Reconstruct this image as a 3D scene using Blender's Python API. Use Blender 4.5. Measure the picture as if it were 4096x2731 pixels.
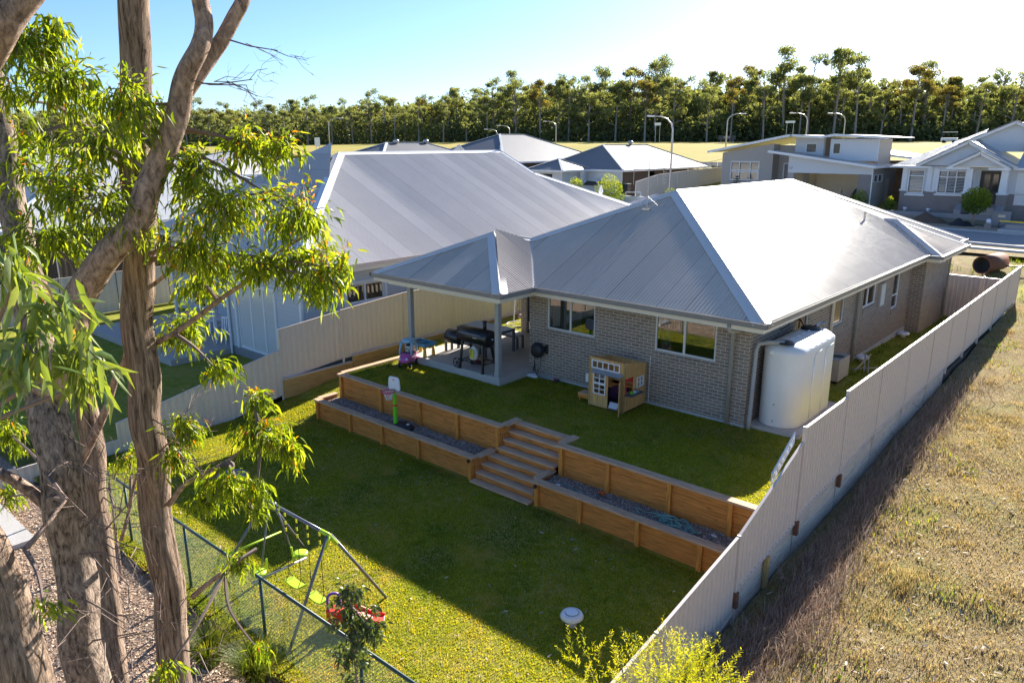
import bpy, math, random
import numpy as np
from mathutils import Vector, Matrix, noise
random.seed(7); RNG = np.random.default_rng(7)
PI = math.pi
scene = bpy.context.scene
for o_ in list(bpy.data.objects): bpy.data.objects.remove(o_)
COL = scene.collection

# ---------------- camera, world, sun, exposure ----------------
cd = bpy.data.cameras.new('camera'); cam = bpy.data.objects.new('camera', cd); COL.objects.link(cam)
cam.location = (7.0536, -16.5392, 6.5837)
cam.rotation_euler = (math.radians(90-14.8349), 0, math.radians(41.239))
cd.sensor_width = 36; cd.lens = 3008.56/4096*36
cd.clip_start = .1; cd.clip_end = 3000
scene.camera = cam
SUN = Vector((-.33, 2.03, 1.0)).normalized()          # towards the sun
SUN_EL = math.asin(SUN.z); SUN_AZ = math.atan2(SUN.x, SUN.y)
w = bpy.data.worlds.new('World'); scene.world = w; w.use_nodes = True
nt = w.node_tree; nt.nodes.clear()
sky = nt.nodes.new('ShaderNodeTexSky'); sky.sky_type = 'NISHITA'; sky.sun_disc = False
sky.sun_elevation = SUN_EL; sky.sun_rotation = SUN_AZ
sky.air_density = .8; sky.dust_density = .5; sky.ozone_density = 6.5; sky.altitude = 0
bg = nt.nodes.new('ShaderNodeBackground'); bg.inputs['Strength'].default_value = .062
wo = nt.nodes.new('ShaderNodeOutputWorld')
nt.links.new(sky.outputs[0], bg.inputs[0]); nt.links.new(bg.outputs[0], wo.inputs[0])
ld = bpy.data.lights.new('sun', 'SUN'); ld.energy = 4.8; ld.angle = math.radians(.5); ld.color = (1, .93, .82)
sun = bpy.data.objects.new('sun', ld); COL.objects.link(sun)
sun.rotation_euler = (-SUN).to_track_quat('-Z', 'Y').to_euler()
sun.location = (0, 30, 30)
scene.view_settings.view_transform = 'Standard'; scene.view_settings.look = 'None'
scene.view_settings.exposure = 1.72; scene.view_settings.gamma = 1
scene.render.engine = 'CYCLES'
scene.cycles.use_denoising = True
scene.cycles.max_bounces = 8; scene.cycles.transparent_max_bounces = 24
scene.cycles.sample_clamp_indirect = 6

# ---------------- materials ----------------
class NT:
    def __init__(s, name):
        s.m = bpy.data.materials.new(name); s.m.use_nodes = True
        s.t = s.m.node_tree; s.t.nodes.clear()
        s.out = s.n('ShaderNodeOutputMaterial')
    def n(s, typ, **kw):
        x = s.t.nodes.new(typ)
        for k, v in kw.items():
            if k.startswith('_'): setattr(x, k[1:], v)
            else: x.inputs[k.replace('__', ' ')].default_value = v
        return x
    def l(s, a, b): s.t.links.new(a, b)
    def coord(s, kind='Object'):
        return s.n('ShaderNodeTexCoord').outputs[kind]
    def pos(s): return s.n('ShaderNodeNewGeometry').outputs['Position']
    def noise(s, vec, scale, detail=4, rough=.6, dist=0):
        x = s.n('ShaderNodeTexNoise', Scale=scale, Detail=detail, Roughness=rough, Distortion=dist); s.l(vec, x.inputs['Vector']); return x.outputs['Fac']
    def mapping(s, vec, scale=(1,1,1), rot=(0,0,0)):
        x = s.n('ShaderNodeMapping', Scale=scale, Rotation=rot); s.l(vec, x.inputs['Vector']); return x.outputs[0]
    def ramp(s, fac, stops):
        x = s.n('ShaderNodeValToRGB'); cr = x.color_ramp
        while len(cr.elements) > 1: cr.elements.remove(cr.elements[0])
        cr.elements[0].position = stops[0][0]; cr.elements[0].color = (*stops[0][1], 1)
        for p, c in stops[1:]:
            e = cr.elements.new(p); e.color = (*c, 1)
        s.l(fac, x.inputs[0]); return x.outputs[0]
    def mix(s, fac, a, b, mode='MIX'):
        x = s.n('ShaderNodeMix', _data_type='RGBA', _blend_type=mode)
        for v, i in ((fac, 0), (a, 6), (b, 7)):
            if hasattr(v, 'links'): s.l(v, x.inputs[i])
            elif i == 0: x.inputs[0].default_value = v
            else: x.inputs[i].default_value = (*v, 1)
        return x.outputs[2]
    def math(s, op, a, b=0.):
        x = s.n('ShaderNodeMath', _operation=op)
        for v, i in ((a, 0), (b, 1)):
            if hasattr(v, 'links'): s.l(v, x.inputs[i])
            else: x.inputs[i].default_value = v
        return x.outputs[0]
    def bump(s, h, strength=.3, dist=.01):
        x = s.n('ShaderNodeBump', Strength=strength, Distance=dist); s.l(h, x.inputs['Height']); return x.outputs[0]
    def bsdf(s, col, rough=.6, metal=0, normal=None, spec=.4, **kw):
        x = s.n('ShaderNodeBsdfPrincipled', Roughness=rough if not hasattr(rough, 'links') else .5, Metallic=metal)
        x.inputs['Specular IOR Level'].default_value = spec
        if hasattr(rough, 'links'): s.l(rough, x.inputs['Roughness'])
        if hasattr(col, 'links'): s.l(col, x.inputs['Base Color'])
        else: x.inputs['Base Color'].default_value = (*col, 1)
        if normal is not None: s.l(normal, x.inputs['Normal'])
        for k, v in kw.items(): x.inputs[k.replace('_', ' ')].default_value = v
        return x.outputs[0]
    def done(s, sh): s.l(sh, s.out.inputs[0]); return s.m

MATS = {}
def plain(name, col, rough=.5, metal=0, var=.12, vscale=6, bump=0, spec=.5):
    """a painted / moulded surface with slight mottling and dirt"""
    if name in MATS: return MATS[name]
    t = NT(name); p = t.coord()
    f = t.noise(p, vscale, 5)
    c = t.mix(f, tuple(v*(1-var) for v in col), tuple(min(1, v*(1+var)) for v in col))
    r = t.math('MULTIPLY_ADD', t.noise(p, vscale*3, 3), .2); 
    nrm = t.bump(t.noise(p, vscale*8, 4), bump, .004) if bump else None
    MATS[name] = t.done(t.bsdf(c, rough, metal, nrm, spec)); return MATS[name]


def m_brick(name, c1, c2, mortar, bw=.24, bh=.086, ms=.012):
    t = NT(name); uv = t.n('ShaderNodeUVMap').outputs[0]
    b = t.n('ShaderNodeTexBrick', Scale=1, _offset=.5)
    b.inputs['Color1'].default_value = (*c1, 1); b.inputs['Color2'].default_value = (*c2, 1); b.inputs['Mortar'].default_value = (*mortar, 1)
    b.inputs['Mortar Size'].default_value = ms/2*1.0; b.inputs['Mortar Smooth'].default_value = .1
    b.inputs['Brick Width'].default_value = bw; b.inputs['Row Height'].default_value = bh; b.inputs['Bias'].default_value = -.2
    t.l(uv, b.inputs['Vector'])
    n = t.noise(t.pos(), 60, 4); n2 = t.noise(t.pos(), .9, 3)
    c = t.mix(n, b.outputs['Color'], t.mix(1, b.outputs['Color'], (.62, .62, .62), 'MULTIPLY'))
    c = t.mix(t.math('MULTIPLY', n2, .35), c, t.mix(1, c, (.8, .82, .8), 'MULTIPLY'))
    h = t.math('ADD', t.math('MULTIPLY', b.outputs['Fac'], -1.), t.math('MULTIPLY', n, .3))
    return t.done(t.bsdf(c, .9, 0, t.bump(h, .6, .006), .3))

def m_wood(name, base, dark, grain_axis=0, scale=1., planks=0.):
    """treated sleepers: grain along x (0) or y (1) or z(2)"""
    t = NT(name); p = t.coord()
    sc = [14, 14, 14]; sc[grain_axis] = 1.1
    g = t.noise(t.mapping(p, tuple(scale*v for v in sc)), 2.2, 6, .65, .4)
    big = t.noise(p, 1.3, 4)
    c = t.ramp(g, [(.25, dark), (.5, base), (.8, tuple(min(1, v*1.35) for v in base))])
    c = t.mix(t.math('MULTIPLY', big, .75), c, t.mix(1, c, (.62, .66, .74), 'MULTIPLY'))
    kn = t.n('ShaderNodeTexVoronoi', Scale=1.7, Randomness=1.); t.l(t.mapping(p, tuple(1. if i == grain_axis else 3.2 for i in range(3))), kn.inputs['Vector'])
    k = t.ramp(kn.outputs['Distance'], [(0, (1, 1, 1)), (.06, (1, 1, 1)), (.13, (0, 0, 0))])
    c = t.mix(t.math('MULTIPLY', k, .75), c, dark)
    return t.done(t.bsdf(c, .75, 0, t.bump(g, .35, .006), .3))

def m_roof(name, col, rough=.34, bumpscale=0., axis=0, spec=.5, metal=.0, sheet=None):
    t = NT(name); p = t.coord()
    f = t.noise(p, .7, 5)
    st = t.noise(t.mapping(p, (1, 1, .3)), 3., 4)
    c = t.mix(f, tuple(v*.88 for v in col), tuple(v*1.1 for v in col))
    c = t.mix(t.math('MULTIPLY', st, .3), c, tuple(v*.72 for v in col))
    nrm = None
    if bumpscale:
        wv = t.n('ShaderNodeTexWave', Scale=bumpscale, _bands_direction='XY'[axis], _wave_profile='SIN'); t.l(p, wv.inputs['Vector'])
        nrm = t.bump(wv.outputs['Fac'], .5, .02)
    r = t.math('ADD', t.math('MULTIPLY', st, .16), rough-.08)
    if sheet is not None:       # tone differs a little from sheet to sheet, thin dark lap between sheets
        sp = t.n('ShaderNodeSeparateXYZ'); t.l(t.pos(), sp.inputs[0]); q = t.math('MULTIPLY', sp.outputs[sheet], 1/.762)
        wn = t.n('ShaderNodeTexWhiteNoise', _noise_dimensions='1D'); t.l(t.math('FLOOR', q), wn.inputs['W'])
        c = t.mix(wn.outputs['Value'], c, t.mix(1, c, (.80, .80, .81), 'MULTIPLY'))
        c = t.mix(t.ramp(t.math('FRACT', q), [(0, (1, 1, 1)), (.045, (0, 0, 0))]), c, t.mix(1, c, (.55, .55, .56), 'MULTIPLY'))
    return t.done(t.bsdf(c, r, metal, nrm, spec))

def m_glass(name, tint=(.55, .6, .6), refl=.35):
    t = NT(name)
    tr = t.n('ShaderNodeBsdfTransparent'); tr.inputs[0].default_value = (*tint, 1)
    gl = t.n('ShaderNodeBsdfGlossy', Roughness=.015)
    lw = t.n('ShaderNodeLayerWeight', Blend=.35)
    f = t.math('MINIMUM', t.math('ADD', t.math('MULTIPLY', lw.outputs['Fresnel'], .9), refl), 1.)
    mx = t.n('ShaderNodeMixShader'); t.l(f, mx.inputs[0]); t.l(tr.outputs[0], mx.inputs[1]); t.l(gl.outputs[0], mx.inputs[2])
    return t.done(mx.outputs[0])

def attr_leaf(name, stops, rough=.45, trans=.45, spotted=False, spec=.35, patch=None, tint=(1.75, 1.5, .35)):
    """leaf or blade: colour picked by a value stored on each leaf, light passes through"""
    t = NT(name)
    a = t.n('ShaderNodeAttribute', _attribute_name='rnd')
    c = t.ramp(a.outputs['Fac'], stops)
    if spotted: c = t.mix(t.noise(t.pos(), spotted, 3), c, t.mix(1, c, (.6, .62, .5), 'MULTIPLY'))
    if patch:
        for sc, lo, hi, col in patch: c = t.mix(t.ramp(t.noise(t.pos(), sc, 4, .65), [(lo, (0, 0, 0)), (hi, (1, 1, 1))]), c, col)
    b = t.bsdf(c, rough, 0, None, spec)
    tr = t.n('ShaderNodeBsdfTranslucent'); 
    hs = t.mix(1, c, tint, 'MULTIPLY'); t.l(hs, tr.inputs[0])
    mx = t.n('ShaderNodeMixShader', Fac=trans); t.l(b, mx.inputs[1]); t.l(tr.outputs[0], mx.inputs[2])
    return t.done(mx.outputs[0])

def m_bark(name, c1, c2, vs=9., stretch=.12, strength=.9, plates=False):
    t = NT(name); p = t.coord()
    q = t.mapping(p, (1, 1, stretch))
    n = t.noise(q, vs, 8, .7, .6)
    n2 = t.noise(p, 2.2, 3)
    if plates:
        v = t.n('ShaderNodeTexVoronoi', Scale=vs*3.4, _feature='DISTANCE_TO_EDGE')
        nv = t.n('ShaderNodeTexNoise', Scale=7., Detail=4.); t.l(q, nv.inputs['Vector'])
        ad = t.n('ShaderNodeMix', _data_type='VECTOR'); ad.inputs[0].default_value = .30; t.l(t.mapping(p, (1, 1, .42)), ad.inputs[4]); t.l(nv.outputs['Color'], ad.inputs[5])
        t.l(ad.outputs[1], v.inputs['Vector'])
        e = t.ramp(v.outputs['Distance'], [(0, (0, 0, 0)), (.10, (.8, .8, .8)), (.3, (1, 1, 1))])
        h = t.math('ADD', t.math('MULTIPLY', e, .5), n)
        f = t.ramp(t.math('ADD', t.math('MULTIPLY', e, .35), t.math('MULTIPLY', n, .85)), [(.42, (0, 0, 0)), (.85, (1, 1, 1))])
    else:
        h = n; f = t.ramp(n, [(.35, (0, 0, 0)), (.62, (1, 1, 1))])
    c = t.mix(f, c1, c2)
    c = t.mix(t.math('MULTIPLY', n2, .5), c, t.mix(1, c, (1.15, .95, .8), 'MULTIPLY'))
    return t.done(t.bsdf(c, .95, 0, t.bump(h, strength, .05), .15))

M = {}
M['brick'] = m_brick('grey_brick', (.37, .29, .225), (.26, .21, .17), (.80, .72, .61))
M['brick_far'] = m_brick('pale_brick', (.36, .31, .29), (.30, .26, .25), (.5, .47, .44))
M['brick_dark'] = m_brick('dark_brick', (.07, .05, .045), (.1, .075, .06), (.25, .22, .2))
M['roof'] = m_roof('steel_roof_shade_lift', (.72, .60, .48), .48, spec=.3, sheet=0)  # same roof steel, painted paler and warmer to lift the shaded rear slope
M['roof_y'] = m_roof('steel_roof_sun_side', (.44, .38, .325), .31, spec=.55, sheet=1)  # same roof steel, darker and glossier copy for the sunlit slope
M['cap'] = m_roof('ridge_capping', (.72, .67, .61), .36, spec=.6)
M['roof_pale'] = m_roof('steel_roof_pale', (.66, .62, .58), .45, sheet=1)
M['cap_pale'] = m_roof('capping_pale', (.7, .69, .67), .45)
M['roof_far'] = m_roof('far_steel_roof', (.24, .235, .23), .5, 13., 0)
M['roof_far_pale'] = m_roof('far_pale_roof', (.5, .52, .53), .4, 13., 0)
M['roof_dark'] = m_roof('far_dark_roof', (.13, .13, .135), .5)
M['gutter'] = plain('gutter_grey', (.24, .23, .22), .4)
M['downpipe'] = plain('downpipe_grey', (.36, .36, .34), .45)
M['fascia'] = plain('fascia_cream', (.78, .72, .61), .5)
M['soffit'] = plain('soffit', (.62, .62, .58), .7)
M['white'] = plain('white_paint', (.78, .79, .79), .45, var=.05)
M['trim'] = plain('window_trim', (.62, .63, .60), .4, var=.05)
M['glass'] = m_glass('window_glass', (.42, .46, .46), .22)
M['glass_dark'] = plain('far_glass', (.03, .035, .04), .08, spec=.8)
M['blind_glass'] = plain('blind_glass', (.62, .63, .62), .12, var=.06, spec=.7)
M['curtain'] = plain('curtain', (.35, .36, .36), .9)
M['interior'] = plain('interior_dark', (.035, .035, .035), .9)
M['wood_x'] = m_wood('sleeper_x', (.72, .27, .055), (.28, .10, .025), 0)
M['wood_y'] = m_wood('sleeper_y', (.70, .27, .06), (.28, .10, .025), 1)
M['wood_z'] = m_wood('sleeper_post', (.74, .30, .055), (.28, .10, .025), 2)
M['wood_cap'] = m_wood('sleeper_cap', (.66, .42, .25), (.36, .20, .11), 0)
M['wood_capy'] = m_wood('sleeper_cap_y', (.66, .42, .25), (.36, .20, .11), 1)
M['wood_old'] = m_wood('sleeper_yellowed', (.50, .34, .13), (.28, .18, .08), 1)
M['wood_grey'] = m_wood('sleeper_weathered', (.72, .59, .46), (.45, .36, .28), 1)
M['ply'] = m_wood('playhouse_wood', (.74, .42, .15), (.50, .26, .08), 2, .8)
M['fence_r'] = plain('fence_mushroom', (.70, .585, .50), .45, var=.07)
M['fence_cap'] = plain('fence_capping', (.66, .57, .52), .4, var=.05)
M['fence_l'] = plain('fence_sandstone', (.68, .60, .50), .5, var=.07)
M['concrete'] = plain('concrete', (.25, .25, .25), .8, var=.2, vscale=3, bump=.2)
M['slab'] = plain('patio_slab', (.46, .42, .38), .7, var=.18, vscale=2.4, bump=.1)
M['conc_pale'] = plain('pale_concrete', (.5, .49, .47), .85, var=.15, vscale=1.5)
M['tank'] = plain('tank_poly', (.80, .78, .73), .35, var=.05, vscale=1.2)
M['black'] = plain('black_metal', (.014, .014, .015), .3, var=.3, spec=.6)
M['black_pl'] = plain('black_plastic', (.02, .02, .024), .5)
M['rust'] = plain('rust', (.16, .07, .04), .8, var=.4, vscale=9, bump=.3)
M['galv'] = plain('galvanised', (.42, .42, .43), .35, .6)
M['steel'] = plain('swing_steel', (.16, .16, .19), .35, .3)
M['lime'] = plain('lime_plastic', (.42, .62, .03), .4, var=.05)
M['green_pl'] = plain('green_plastic', (.16, .65, .02), .4, var=.05)
M['pink'] = plain('pink_plastic', (.62, .12, .36), .4, var=.06)
M['hoop'] = plain('hoop_pink', (.68, .06, .16), .4, var=.06)
M['paleblue'] = plain('pale_blue_plastic', (.30, .50, .62), .45, var=.05)
M['tableblue'] = plain('water_table_blue', (.16, .36, .46), .45, var=.05)
M['yellow_pl'] = plain('mustard_plastic', (.66, .38, .05), .5, var=.06)
M['red_pl'] = plain('red_plastic', (.7, .04, .03), .4, var=.06)
M['orange'] = plain('orange_plastic', (.8, .15, .02), .5)
M['purple'] = plain('purple_plastic', (.2, .08, .4), .4)
M['whitepl'] = plain('white_plastic', (.78, .79, .82), .35, var=.03)
M['patio_metal'] = plain('patio_metal', (.09, .10, .115), .45, var=.08)
M['patio_top'] = plain('patio_top', (.24, .26, .28), .4, var=.08)
M['hose'] = plain('hose_green', (.22, .42, .36), .5)
M['render_wall'] = plain('rendered_wall', (.42, .39, .355), .8, var=.05)
M['render_blue'] = plain('weatherboard_blue', (.66, .68, .71), .6, var=.05)
M['render_white'] = plain('render_white', (.66, .67, .68), .7, var=.05)
M['render_grey'] = plain('render_grey', (.3, .3, .31), .8, var=.06)
M['soil'] = plain('bare_soil', (.13, .09, .065), .95, var=.45, vscale=3, bump=.8)
M['bag'] = plain('bag_white', (.7, .68, .6), .6)
M['chainlink'] = plain('chain_wire_green', (.07, .125, .115), .5)
M['chainpost'] = plain('fence_pipe_green', (.03, .065, .06), .45)
M['carpaint'] = plain('car_white', (.75, .76, .77), .2, var=.02, spec=.8)
M['tyre'] = plain('tyre', (.02, .02, .02), .8)
M['lampmetal'] = plain('lamp_galvanised', (.5, .5, .52), .4, .5)
M['letters'] = plain('lettering', (.05, .05, .06), .5)
M['doorgrey'] = plain('door_grey', (.22, .22, .23), .5)
M['timberdoor'] = plain('timber_door', (.06, .045, .035), .5)
M['purple_cloth'] = plain('purple_cloth', (.14, .05, .12), .9)

# ---------------- mesh builder ----------------
class MB:
    def __init__(s): s.v = []; s.f = []; s.uv = None
    def add(s, vs, fs):
        n = len(s.v); s.v += [tuple(v) for v in vs]; s.f += [tuple(i+n for i in f) for f in fs]; return s
    def box(s, x0, x1, y0, y1, z0, z1):
        vs = [(x, y, z) for z in (z0, z1) for y in (y0, y1) for x in (x0, x1)]
        return s.add(vs, [(0, 2, 3, 1), (4, 5, 7, 6), (0, 1, 5, 4), (2, 6, 7, 3), (0, 4, 6, 2), (1, 3, 7, 5)])
    def obox(s, c, size, rot=None, taper=1.):
        """box centred at c; rot = Euler tuple; taper scales the top"""
        R = Matrix.Identity(3)
        if rot is not None:
            from mathutils import Euler
            R = Euler(rot).to_matrix()
        vs = []
        for z in (-.5, .5):
            k = taper if z > 0 else 1
            for y in (-.5, .5):
                for x in (-.5, .5):
                    vs.append(Vector(c)+R @ Vector((x*size[0]*k, y*size[1]*k, z*size[2])))
        return s.add(vs, [(0, 2, 3, 1), (4, 5, 7, 6), (0, 1, 5, 4), (2, 6, 7, 3), (0, 4, 6, 2), (1, 3, 7, 5)])
    def bar(s, a, b, wx, wy=None, up=(0, 0, 1)):
        """square bar from a to b"""
        wy = wy or wx; a = Vector(a); b = Vector(b); d = (b-a).normalized(); u = Vector(up)
        if abs(d.dot(u)) > .98: u = Vector((0, 1, 0))
        r = d.cross(u).normalized(); u = r.cross(d)
        vs = [p+r*(i*wx/2)+u*(j*wy/2) for p in (a, b) for i, j in ((-1, -1), (1, -1), (1, 1), (-1, 1))]
        return s.add(vs, [(0, 1, 2, 3)[::-1], (4, 5, 6, 7), (0, 1, 5, 4), (1, 2, 6, 5), (2, 3, 7, 6), (3, 0, 4, 7)])
    def tube(s, pts, rad, n=8, cap=True, closed=False, jitter=0.):
        pts = [Vector(p) for p in pts]; m = len(pts)
        if not hasattr(rad, '__len__'): rad = [rad]*m
        base = len(s.v); prev = None
        for i, p in enumerate(pts):
            if closed: d = pts[(i+1) % m]-pts[i-1]
            else: d = (pts[min(i+1, m-1)]-pts[max(i-1, 0)])
            if d.length < 1e-9: d = Vector((0, 0, 1))
            d.normalize()
            if prev is None:
                a = Vector((0, 0, 1)) if abs(d.z) < .9 else Vector((1, 0, 0)); r = d.cross(a).normalized()
            else:
                r = (prev-d*prev.dot(d))
                r = r.normalized() if r.length > 1e-6 else d.orthogonal().normalized()
            prev = r; u = d.cross(r)
            for k in range(n):
                an = 2*PI*k/n; rr = rad[i]*(1+(random.uniform(-jitter, jitter) if jitter else 0))
                s.v.append(tuple(p+(r*math.cos(an)+u*math.sin(an))*rr))
        mm = m if closed else m-1
        for i in range(mm):
            a0 = base+i*n; b0 = base+((i+1) % m)*n
            for k in range(n): s.f.append((a0+k, a0+(k+1) % n, b0+(k+1) % n, b0+k))
        if cap and not closed:
            s.f.append(tuple(base+k for k in range(n))[::-1]); s.f.append(tuple(base+(m-1)*n+k for k in range(n)))
        return s
    def lathe(s, c, prof, n=20, axis=2, cap=True):
        """prof: (radius, height) list"""
        base = len(s.v)
        for r, h in prof:
            for k in range(n):
                a = 2*PI*k/n; q = (r*math.cos(a), r*math.sin(a), h)
                if axis == 0: q = (q[2], q[0], q[1])
                if axis == 1: q = (q[1], q[2], q[0])
                s.v.append((c[0]+q[0], c[1]+q[1], c[2]+q[2]))
        for i in range(len(prof)-1):
            for k in range(n): s.f.append((base+i*n+k, base+i*n+(k+1) % n, base+(i+1)*n+(k+1) % n, base+(i+1)*n+k))
        if cap:
            s.f.append(tuple(base+k for k in range(n))[::-1]); s.f.append(tuple(base+(len(prof)-1)*n+k for k in range(n)))
        return s
    def prism(s, poly, ax, d0, d1):
        """2-D polygon extruded along axis ax from d0 to d1; other two coordinates in order"""
        n = len(poly); vs = []
        for d in (d0, d1):
            for a, b in poly:
                q = [a, b]; q.insert(ax, d); vs.append(q)
        return s.add(vs, [tuple(range(n))[::-1], tuple(range(n, 2*n))]+[(i, (i+1) % n, n+(i+1) % n, n+i) for i in range(n)])
    def slabpoly(s, pts, th, up=None):
        """planar polygon in 3-D given a thickness downwards along its normal"""
        P = [Vector(p) for p in pts]; nrm = (P[1]-P[0]).cross(P[2]-P[0]).normalized()
        if nrm.z < 0: P.reverse(); nrm = -nrm
        n = len(P)
        return s.add(P+[p-nrm*th for p in P], [tuple(range(n)), tuple(range(n, 2*n))[::-1]]+[(i, n+i, n+(i+1) % n, (i+1) % n) for i in range(n)])
    def build(s, name, mat, parent=None, smooth=False, loc=None, bevel=0, world=True, rnd=None, uv=True):
        me = bpy.data.meshes.new(name)
        off = Vector((0, 0, 0))
        if parent is not None and world:
            q = parent
            while q is not None: off += q.location; q = q.parent
        if loc is not None and parent is None: off = Vector(loc)
        if off.length: s.v = [(a-off.x, b-off.y, c-off.z) for a, b, c in s.v]
        me.from_pydata(s.v, [], s.f); me.update()
        if uv: box_uv(me, off)
        me.materials.append(mat)
        if smooth: me.polygons.foreach_set('use_smooth', [True]*len(me.polygons))
        if rnd is not None:
            at = me.attributes.new('rnd', 'FLOAT', 'POINT'); at.data.foreach_set('value', rnd)
        o = bpy.data.objects.new(name, me); COL.objects.link(o)
        if parent is not None: o.parent = parent
        elif loc is not None: o.location = loc
        if bevel:
            b = o.modifiers.new('bevel', 'BEVEL'); b.width = bevel; b.segments = 2; b.limit_method = 'ANGLE'; b.angle_limit = .6
        return o

def box_uv(me, off=Vector((0, 0, 0))):
    n = len(me.loops)
    if n == 0: return
    co = np.empty(len(me.vertices)*3, 'f4'); me.vertices.foreach_get('co', co); co = co.reshape(-1, 3)+np.array(off, 'f4')
    li = np.empty(n, 'i4'); me.loops.foreach_get('vertex_index', li)
    pn = np.empty(len(me.polygons)*3, 'f4'); me.polygons.foreach_get('normal', pn); pn = np.abs(pn.reshape(-1, 3))
    lt = np.empty(len(me.polygons), 'i4'); me.polygons.foreach_get('loop_total', lt)
    pl = np.repeat(np.arange(len(lt)), lt); c = co[li]; m = pn[pl]
    u = np.where(m[:, 2] > .7, c[:, 0], np.where(m[:, 0] > m[:, 1], c[:, 1], c[:, 0])); v = np.where(m[:, 2] > .7, c[:, 1], c[:, 2])
    l = me.uv_layers.new(name='UVMap'); l.data.foreach_set('uv', np.stack([u, v], 1).astype('f4').ravel())

def fast_mesh(name, V, F, mat, rnd=None, parent=None, k=3, smooth=False):
    """numpy mesh: V (n,3), F (m,k)"""
    me = bpy.data.meshes.new(name); V = np.asarray(V, 'f4'); F = np.asarray(F, 'i4')
    off = np.zeros(3)
    if parent is not None: off = np.array(parent.location)
    me.vertices.add(len(V)); me.vertices.foreach_set('co', (V-off).astype('f4').ravel())
    me.loops.add(F.size); me.loops.foreach_set('vertex_index', F.ravel())
    me.polygons.add(len(F)); me.polygons.foreach_set('loop_start', np.arange(0, F.size, k, dtype='i4'))
    me.polygons.foreach_set('loop_total', np.full(len(F), k, 'i4'))
    if rnd is not None:
        at = me.attributes.new('rnd', 'FLOAT', 'POINT'); at.data.foreach_set('value', np.asarray(rnd, 'f4'))
    me.update(calc_edges=True); me.materials.append(mat)
    if smooth: me.polygons.foreach_set('use_smooth', [True]*len(me.polygons))
    o = bpy.data.objects.new(name, me); COL.objects.link(o)
    if parent is not None: o.parent = parent
    return o

def tag(o, label=None, cat=None, group=None, kind=None):
    if label: o['label'] = label
    if cat: o['category'] = cat
    if group: o['group'] = group
    if kind: o['kind'] = kind
    return o
def thing(name, loc, label, cat, group=None, rotz=0):
    o = bpy.data.objects.new(name, None); COL.objects.link(o); o.location = loc; o.rotation_euler = (0, 0, rotz)
    o.empty_display_size = .2
    return tag(o, label, cat, group)
def copy_tree(o, parent=None):
    c = o.copy(); COL.objects.link(c)
    if parent is not None: c.parent = parent
    for ch in list(o.children): copy_tree(ch, c)
    return c
def interp(x, xs, ys): return float(np.interp(x, xs, ys))
def B(*a): return MB().box(*a)
# ---------------- terrain ----------------
CAMXY = (7.05, -16.54)
def g(x, y):
    """height of the wider terrain"""
    dx, dy = x-CAMXY[0], y-CAMXY[1]
    d = -.6*dx+.8*dy
    h = interp(d, [40, 48, 54, 60, 68, 76, 92, 130, 220, 900], [0, .15, .3, 1.0, 1.5, 1.9, 4.2, 6.3, 7.3, 8.5])
    b = math.degrees(math.atan2(-dx, dy)) if (abs(dx)+abs(dy)) > 1 else 0
    h *= interp(b, [0, 42, 58, 80], [1, .97, .74, .6])
    near = interp(y, [-30, -5, 20, 30], [-1.9, -1.7, -.35, -.1]) if x > 2 else interp(y, [-14, 24, 30], [-1.55, -1.5, -.1])
    if x < -13.5: near = interp(y, [-14, -3, 20, 30], [-1.7, -1.1, -.6, -.1])
    k = interp(d, [36, 50], [0, 1]); 
    return near*(1-k)+h*k if y < 30 or d < 50 else h
NEW = lambda: MB()
def grid_sheet(name, xs, ys, zf, mat, parent=None, smooth=True):
    V = [(x, y, zf(x, y)) for y in ys for x in xs]; nx = len(xs)
    F = [(j*nx+i, j*nx+i+1, (j+1)*nx+i+1, (j+1)*nx+i) for j in range(len(ys)-1) for i in range(nx-1)]
    return fast_mesh(name, V, F, mat, k=4, smooth=smooth)

def m_ground(name, cols, scales=(.35, 3., 22.), bump=.6, bdist=.04, rough=.95):
    """cols: dark, mid, light, patch"""
    t = NT(name); p = t.pos()
    a = t.noise(p, scales[0], 4, .6); b = t.noise(p, scales[1], 5, .65); c = t.noise(p, scales[2], 6, .7)
    f = t.math('ADD', t.math('MULTIPLY', b, .45), t.math('MULTIPLY', c, .55))
    col = t.ramp(f, [(.33, cols[0]), (.5, cols[1]), (.66, cols[2])])
    pf = t.ramp(t.math('ADD', t.math('MULTIPLY', a, .6), t.math('MULTIPLY', b, .4)), [(.47, (0, 0, 0)), (.62, (1, 1, 1))])
    col = t.mix(t.math('MULTIPLY', pf, .75), col, cols[3])
    return t.done(t.bsdf(col, rough, 0, t.bump(t.math('ADD', c, t.math('MULTIPLY', b, .6)), bump, bdist), .08))
M['lawn'] = m_ground('lawn_turf', ((.12, .15, .018), (.24, .26, .028), (.38, .34, .05), (.36, .29, .09)), (.55, 4, 40))
M['mulch'] = m_ground('bark_mulch', ((.14, .09, .06), (.42, .29, .20), (.68, .52, .38), (.45, .36, .27)), (.7, 12, 45), 1., .05)
M['planter_mulch'] = m_ground('planter_mulch', ((.12, .095, .08), (.36, .31, .27), (.62, .55, .48), (.30, .25, .2)), (.7, 16, 50), 1., .05)
M['field'] = m_ground('dry_field', ((.15, .11, .055), (.33, .25, .13), (.52, .41, .24), (.22, .22, .07)), (.5, 2.5, 18), 1., .08)
M['meadow'] = m_ground('meadow', ((.24, .20, .05), (.36, .29, .08), (.44, .36, .11), (.22, .26, .05)), (.06, .5, 4), .4, .05)
M['dirt'] = m_ground('track_dirt', ((.22, .18, .14), (.33, .28, .22), (.42, .36, .28), (.22, .2, .12)), (.5, 3, 20), .6, .03)
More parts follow.
